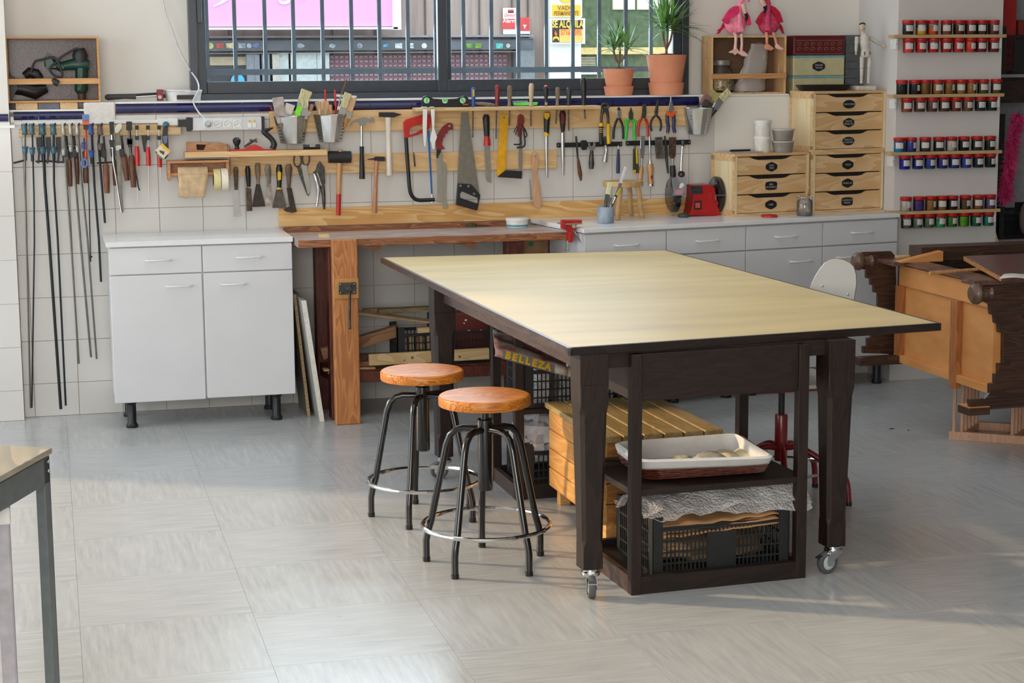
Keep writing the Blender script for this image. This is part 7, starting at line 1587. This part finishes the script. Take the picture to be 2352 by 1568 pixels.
pot('taller potted dracaena in a larger terracotta pot, right on the window ledge', 1530, 216, [(41.5, 38, 0, 28), (46.5, 36, 26, 91)], 8.575, [(1522,72),(1535,60),(1547,68)], 26, 0.225, 11)
# ---- pigment shelves on the column
YJ = 8.232
shw = wood('jar_shelf_wood', (206,178,134), (188,154,108), 'X', 3)
redlid = mat('jar_lid_red', (186,26,24), 0.4, 0, 0.05)
jglass = glassy('pet_clear', (246,246,246), 0.0, 0.06, 0.0)
lblm = mat('jar_label', (212,206,202), 0.6, 0, 0.04, 40); lblp = mat('label_print', (140,132,128), 0.7)
shp_ = [((2055,83),(2312,83)), ((2052,221),(2307,218)), ((2047,355),(2302,347)), ((2045,490),(2298,483))]
RJ, HJ = 0.0265, 0.070
JM = {}
def jar_proto():
    d = {}
    z = Vector((0, 0, 0))
    for nm, m, solid in (('body', M().lathe(z, [(RJ-.002, 0), (RJ, 0.003), (RJ, HJ-0.016)], 20, caps=False), 0), ('lid', M().lathe(z, [(RJ+.001, HJ-.017), (RJ+.0025, HJ-.015), (RJ+.0025, HJ-.002), (RJ, HJ), (0.001, HJ)], 22), 0), ('pigment', M().lathe(z, [(0.001, 0.001), (RJ-.0035, 0.001), (RJ-.0022, 0.004), (RJ-.0022, HJ-0.020), (0.001, HJ-0.020)], 18, caps=False), 0), ('pigment_low', M().lathe(z, [(0.001, 0.001), (RJ-.0035, 0.001), (RJ-.0022, 0.004), (RJ-.0022, HJ-0.036), (0.001, HJ-0.034)], 18, caps=False), 0)):
        o = obj(nm, m, red, None, org=(0, 0, 0)); d[nm] = o.data; bpy.data.objects.remove(o)
    vs = []; n = 8
    for i in range(n+1):
        a = -pi/2+(-0.74+1.48*i/n); 
        for h in (0.017, 0.045): vs.append(Vector(((RJ+0.0005)*cos(a), (RJ+0.0005)*sin(a), h)))
    o = obj('label', M().add(vs, [(2*i, 2*i+2, 2*i+3, 2*i+1) for i in range(n)], True), lblm, None, org=(0, 0, 0), fix=False); d['label'] = o.data; bpy.data.objects.remove(o)
    m = M()
    for j in range(3):
        vs = []
        for i in range(5):
            a = -pi/2+(-0.55+1.1*i/4); 
            for h in (0.0375-0.008*j, 0.0385-0.008*j): vs.append(Vector(((RJ+0.0009)*cos(a), (RJ+0.0009)*sin(a), h)))
        m.add(vs, [(2*i, 2*i+2, 2*i+3, 2*i+1) for i in range(4)], True)
    o = obj('print', m, lblp, None, org=(0, 0, 0), fix=False); d['print'] = o.data; bpy.data.objects.remove(o)
    for dd in ('body', 'lid', 'pigment', 'pigment_low'): d[dd].materials.clear(); d[dd].materials.append(jglass if dd == 'body' else redlid)
    return d
JM = jar_proto()
def jar(label, x, z, colr, grp, rotz=0.0, lab=True, low=False, tilt=0.0):
    r = T('pigment_jar', label, 'jar', (x, YJ, z), grp); r.rotation_euler = (0, tilt, rotz)
    def ch(nm, dn):
        o = bpy.data.objects.new(nm, JM[dn]); COL.objects.link(o); o.parent = r; return o
    ch('jar_body', 'body'); ch('lid', 'lid')
    p_ = ch('pigment', 'pigment_low' if low else 'pigment'); mt = mat('pigment_%d_%d_%d' % colr, colr, 0.9, 0, 0.12, 40)
    p_.material_slots[0].link = 'OBJECT'; p_.material_slots[0].material = mt
    if lab: ch('label', 'label'); ch('label_print', 'print')
rows = [
 (0, [240,325,398,487,567,642,715,790], [((44,40,44),'near-black'),((232,186,30),'yellow'),((226,96,40),'orange'),((150,84,56),'brown-orange'),((96,46,42),'dark reddish'),((112,58,46),'reddish brown'),((84,56,44),'dark brown'),((108,64,46),'brown')],
     [243,322,402,485,562,640,710,790], [((244,74,66),'salmon red'),((212,44,42),'red'),((206,38,40),'red'),((196,42,42),'red'),((210,56,44),'scarlet'),((226,72,50),'orange-red'),((140,36,44),'dark red'),((120,34,46),'maroon')]),
 (1, [200,282,350,428,506,580,645,722,808], [((40,40,38),'black'),((44,46,46),'black'),((140,100,50),'mustard'),((168,120,52),'ochre'),((150,110,48),'ochre'),((172,132,66),'pale ochre'),((166,124,56),'ochre'),((98,90,54),'olive'),((104,88,46),'olive')],
     [232,314,393,472,545,622,704,777], [((170,84,52),'rust'),((116,74,58),'brown'),((104,74,62),'brown'),((98,74,50),'brown'),((132,66,50),'red-brown'),((128,92,58),'tan'),((40,54,50),'dark green'),((34,54,46),'dark green')]),
 (2, [184,257,350,438,517,598,682,766], [((46,140,200),'light blue'),((62,72,160),'blue'),((60,66,62),'dark grey'),((48,56,54),'dark grey'),((206,196,182),'cream'),((34,36,36),'black'),((60,62,56),'dark grey'),((44,44,46),'black')],
     [218,302,380,460,536,612,690,768], [((36,40,170),'ultramarine'),((36,44,150),'deep blue'),((50,80,160),'mid blue'),((46,54,140),'deep blue'),((38,64,140),'blue'),((46,84,170),'blue'),((28,52,66),'dark teal'),((26,46,44),'dark green')]),
 (3, [226,308,385,458,524,608,690,767], [((206,194,184),'cream'),((92,66,140),'purple'),((166,124,66),'ochre'),((160,114,56),'ochre'),((46,44,48),'black'),((104,78,58),'brown'),((150,104,56),'ochre'),((110,84,130),'lilac')],
     [230,298,372,445,520,597,675,755], [((104,116,96),'grey-green'),((112,128,108),'grey-green'),((98,118,92),'grey-green'),((64,176,116),'mint green'),((62,130,44),'green'),((104,176,44),'bright green'),((34,110,66),'dark green'),((30,128,116),'teal')])]
nth = ['first','second','third','fourth','fifth','sixth','seventh','eighth','ninth']
shn = ['top','second','third','bottom']
for k, tx_, tc2, ux_, uc in rows:
    a_, b_ = PY(*shp_[k][0], 8.20), PY(*shp_[k][1], 8.20); z = (a_.z+b_.z)/2
    r = T('jar_shelf', ['highest narrow pine shelf of pigment jars on the column','second narrow pine shelf of pigment jars from the top','third narrow pine shelf of pigment jars from the top','lowest narrow pine shelf of pigment jars on the column'][k], 'shelf', ((a_.x+b_.x)/2, 8.235, z-0.008), 'pigment shelves on the column')
    obj('shelf_board', M().box(a_.x, b_.x, 8.20, 8.2695, z-0.008, z+0.008), shw, r, bevel=0.001)
    for xx in (a_.x+0.012, b_.x-0.03): obj('bracket', M().box(xx, xx+0.014, 8.215, 8.2695, z-0.062, z-0.0085), white, r, bevel=0.002)
    obj('bracket_screw', M().ball((a_.x+0.019, 8.214, z-0.035), .003, .0015, .003, 8), steel, r)
    for i, (x_, (c_, cn)) in enumerate(zip(tx_, tc2)):
        X = PY(2000+x_/2.8, 60+135*k, YJ).x; nolab = (k, i) in ((1,0),(1,2),(3,1))
        jar('red-lidded jar of %s pigment, %s from the left on the %s shelf' % (cn, nth[i], shn[k]), X, z+0.0085, c_, 'pigment jars standing on the %s shelf' % shn[k], random.uniform(-0.5, 0.9) if not (k == 2 and i == 1) else 0.8, not nolab, c_[0] > 200 and i in (1, 2) and k == 0, 0.08 if (k, i) == (2, 1) else 0.0)
    for i, (x_, (c_, cn)) in enumerate(zip(ux_, uc)):
        X = PY(2000+x_/2.8, 105+135*k, YJ).x; nolab = (k, i) in ((3,5),)
        jar('red-lidded jar of %s pigment, %s from the left under the %s shelf' % (cn, nth[i], shn[k]), X, z-0.0085-HJ, c_, 'pigment jars hanging under the %s shelf' % shn[k], random.uniform(-0.3, 0.6), not nolab, (k, i) in ((3,0),(3,3),(0,2)))
# ---- shelving in the alcove right of the column
YA = 8.62
al_ = T('alcove_shelving', 'grey shelving at the right edge behind the pigment column', 'shelving', (5.0, 8.8, 0))
z = PY(2330, 174, YA).z; obj('shelf', M().box(4.66, 5.4, 8.60, 8.93, z-0.008, z+0.008), mat('shelf_pale', (150,148,150), 0.5), al_)
zl = PY(2330, 552, YA).z; obj('shelf', M().box(4.66, 5.4, 8.60, 8.93, zl-0.008, zl+0.008), mat('shelf_pale', (150,148,150), 0.5), al_)
zm = PY(2330, 232, YA).z; obj('dark_shelf_front', M().box(4.66, 5.4, 8.66, 8.72, zm-0.01, z-0.008), wood('alcove_dark', (60,40,34), (36,24,22), 'X', 4), al_)
def abox(name, label, cat, x0, x1, y0, y1, Y, d, mt, bev=0.003):
    a, b = PY(x0, y1, Y), PY(x1, y0, Y); return tag(obj(name, M().box(a.x, b.x, Y, Y+d, a.z, b.z), mt, bevel=bev), label, cat)
rdb = mat('red_box', (176,34,30), 0.5)
a, b = PY(2297, 168, YA), PY(2400, 58, YA)
crate('fruit_crate', 'black lattice crate on the upper alcove shelf at the right edge', ((a.x+b.x)/2, YA+0.13, z+0.008), b.x-a.x, 0.24, b.z-a.z, nb=9)
def rbx(label, x0, x1, y0, dY, mt):
    a, b = PY(x0, 100, YA+dY), PY(x1, y0, YA+dY); tag(obj('red_box', M().box(a.x, b.x, YA+dY, YA+dY+0.06, z+0.012, b.z), mt, bevel=0.002), label, 'box', 'boxes in the black alcove crate')
rbx('tall bright red box standing in the alcove crate, left one', 2300, 2336, 0, 0.03, rdb)
rbx('dull red box low in the alcove crate behind the tall one', 2338, 2400, 46, 0.10, mat('red_dull', (140,50,34), 0.6))
a, b = PY(2294, 548, YA), PY(2400, 470, YA)
crate('fruit_crate', 'black lattice crate on the lower alcove shelf under the feather boa', ((a.x+b.x)/2, YA+0.13, zl+0.008), b.x-a.x, 0.24, b.z-a.z, nb=10, panel=False)
a = PY(2330, 500, YA+0.03); tag(obj('cloth_bundle', M().ball((PY(2352,490,YA-0.02).x, YA-0.03, PY(2352,500,YA).z), 0.03, 0.03, 0.085, 12), mat('bundle_brown', (110,96,92), 0.9)), 'greyish cloth bundle at the extreme right edge by the lower crate', 'cloth')
tag(obj('wood_strip', M().hexa([PY(2286,556,8.28),PY(2294,556,8.28),PY(2294,556,8.29),PY(2286,556,8.29)],[PY(2281,522,8.28),PY(2284,522,8.28),PY(2284,522,8.29),PY(2281,522,8.29)]), pineZ), 'thin wooden strip leaning at the foot of the pigment column', 'strip')
tag(obj('dark_panel', M().box(PY(2290,300,8.75).x, PY(2308,300,8.75).x, 8.75, 8.77, PY(2300,470,8.75).z, PY(2300,262,8.75).z), black), 'tall narrow black panel behind the pink feather boa', 'panel')
# feather boa
boa = T('feather_boa', 'hot pink feather boa hanging at the right edge', 'feather boa', PY(2325, 455, 8.56))
core = bez([PY(2338,262,8.56), PY(2332,300,8.56), PY(2322,345,8.56), PY(2318,390,8.56), PY(2312,430,8.56), PY(2308,452,8.56)], 8)
fm = M(); rnd = random.Random(5)
for i in range(1500):
    t = rnd.random()*(len(core)-1); k = int(t); p = core[k].lerp(core[min(k+1, len(core)-1)], t-k)
    d = Vector((rnd.gauss(0,1), rnd.gauss(0,1), rnd.gauss(-0.3,0.8))).normalized(); L_ = rnd.uniform(0.03, 0.062); sd = d.cross(Vector((rnd.random(), rnd.random(), 1))).normalized()*rnd.uniform(0.0025, 0.005)
    m1 = p+d*L_*0.5+Vector((0,0,-0.004)); e = p+d*L_+Vector((0,0,-0.014))
    fm.add([p, m1-sd, e, m1+sd], [(0,1,2,3)])
obj('feathers', fm, mat('feather_pink', (248,70,140), 0.8, 0, 0.25, 30), boa, kind='stuff', fix=False)
obj('core_cord', M().tube(core, 0.012, 8), mat('boa_core', (170,24,80), 0.9), boa)
# floor specks
for lab, x, y, r_ in (('small brown leaf fragment on the floor right of the table', 2048, 985, 0.012), ('tiny brown crumb on the floor beside the leaf fragment', 2087, 989, 0.005)):
    p = PZ(x, y, 0.0); tag(obj('leaf_fragment', M().ball((p.x, p.y, 0.0022), r_, r_*0.4, 0.002, 7), mat('crumb', (96,66,50), 0.9)), lab, 'litter')
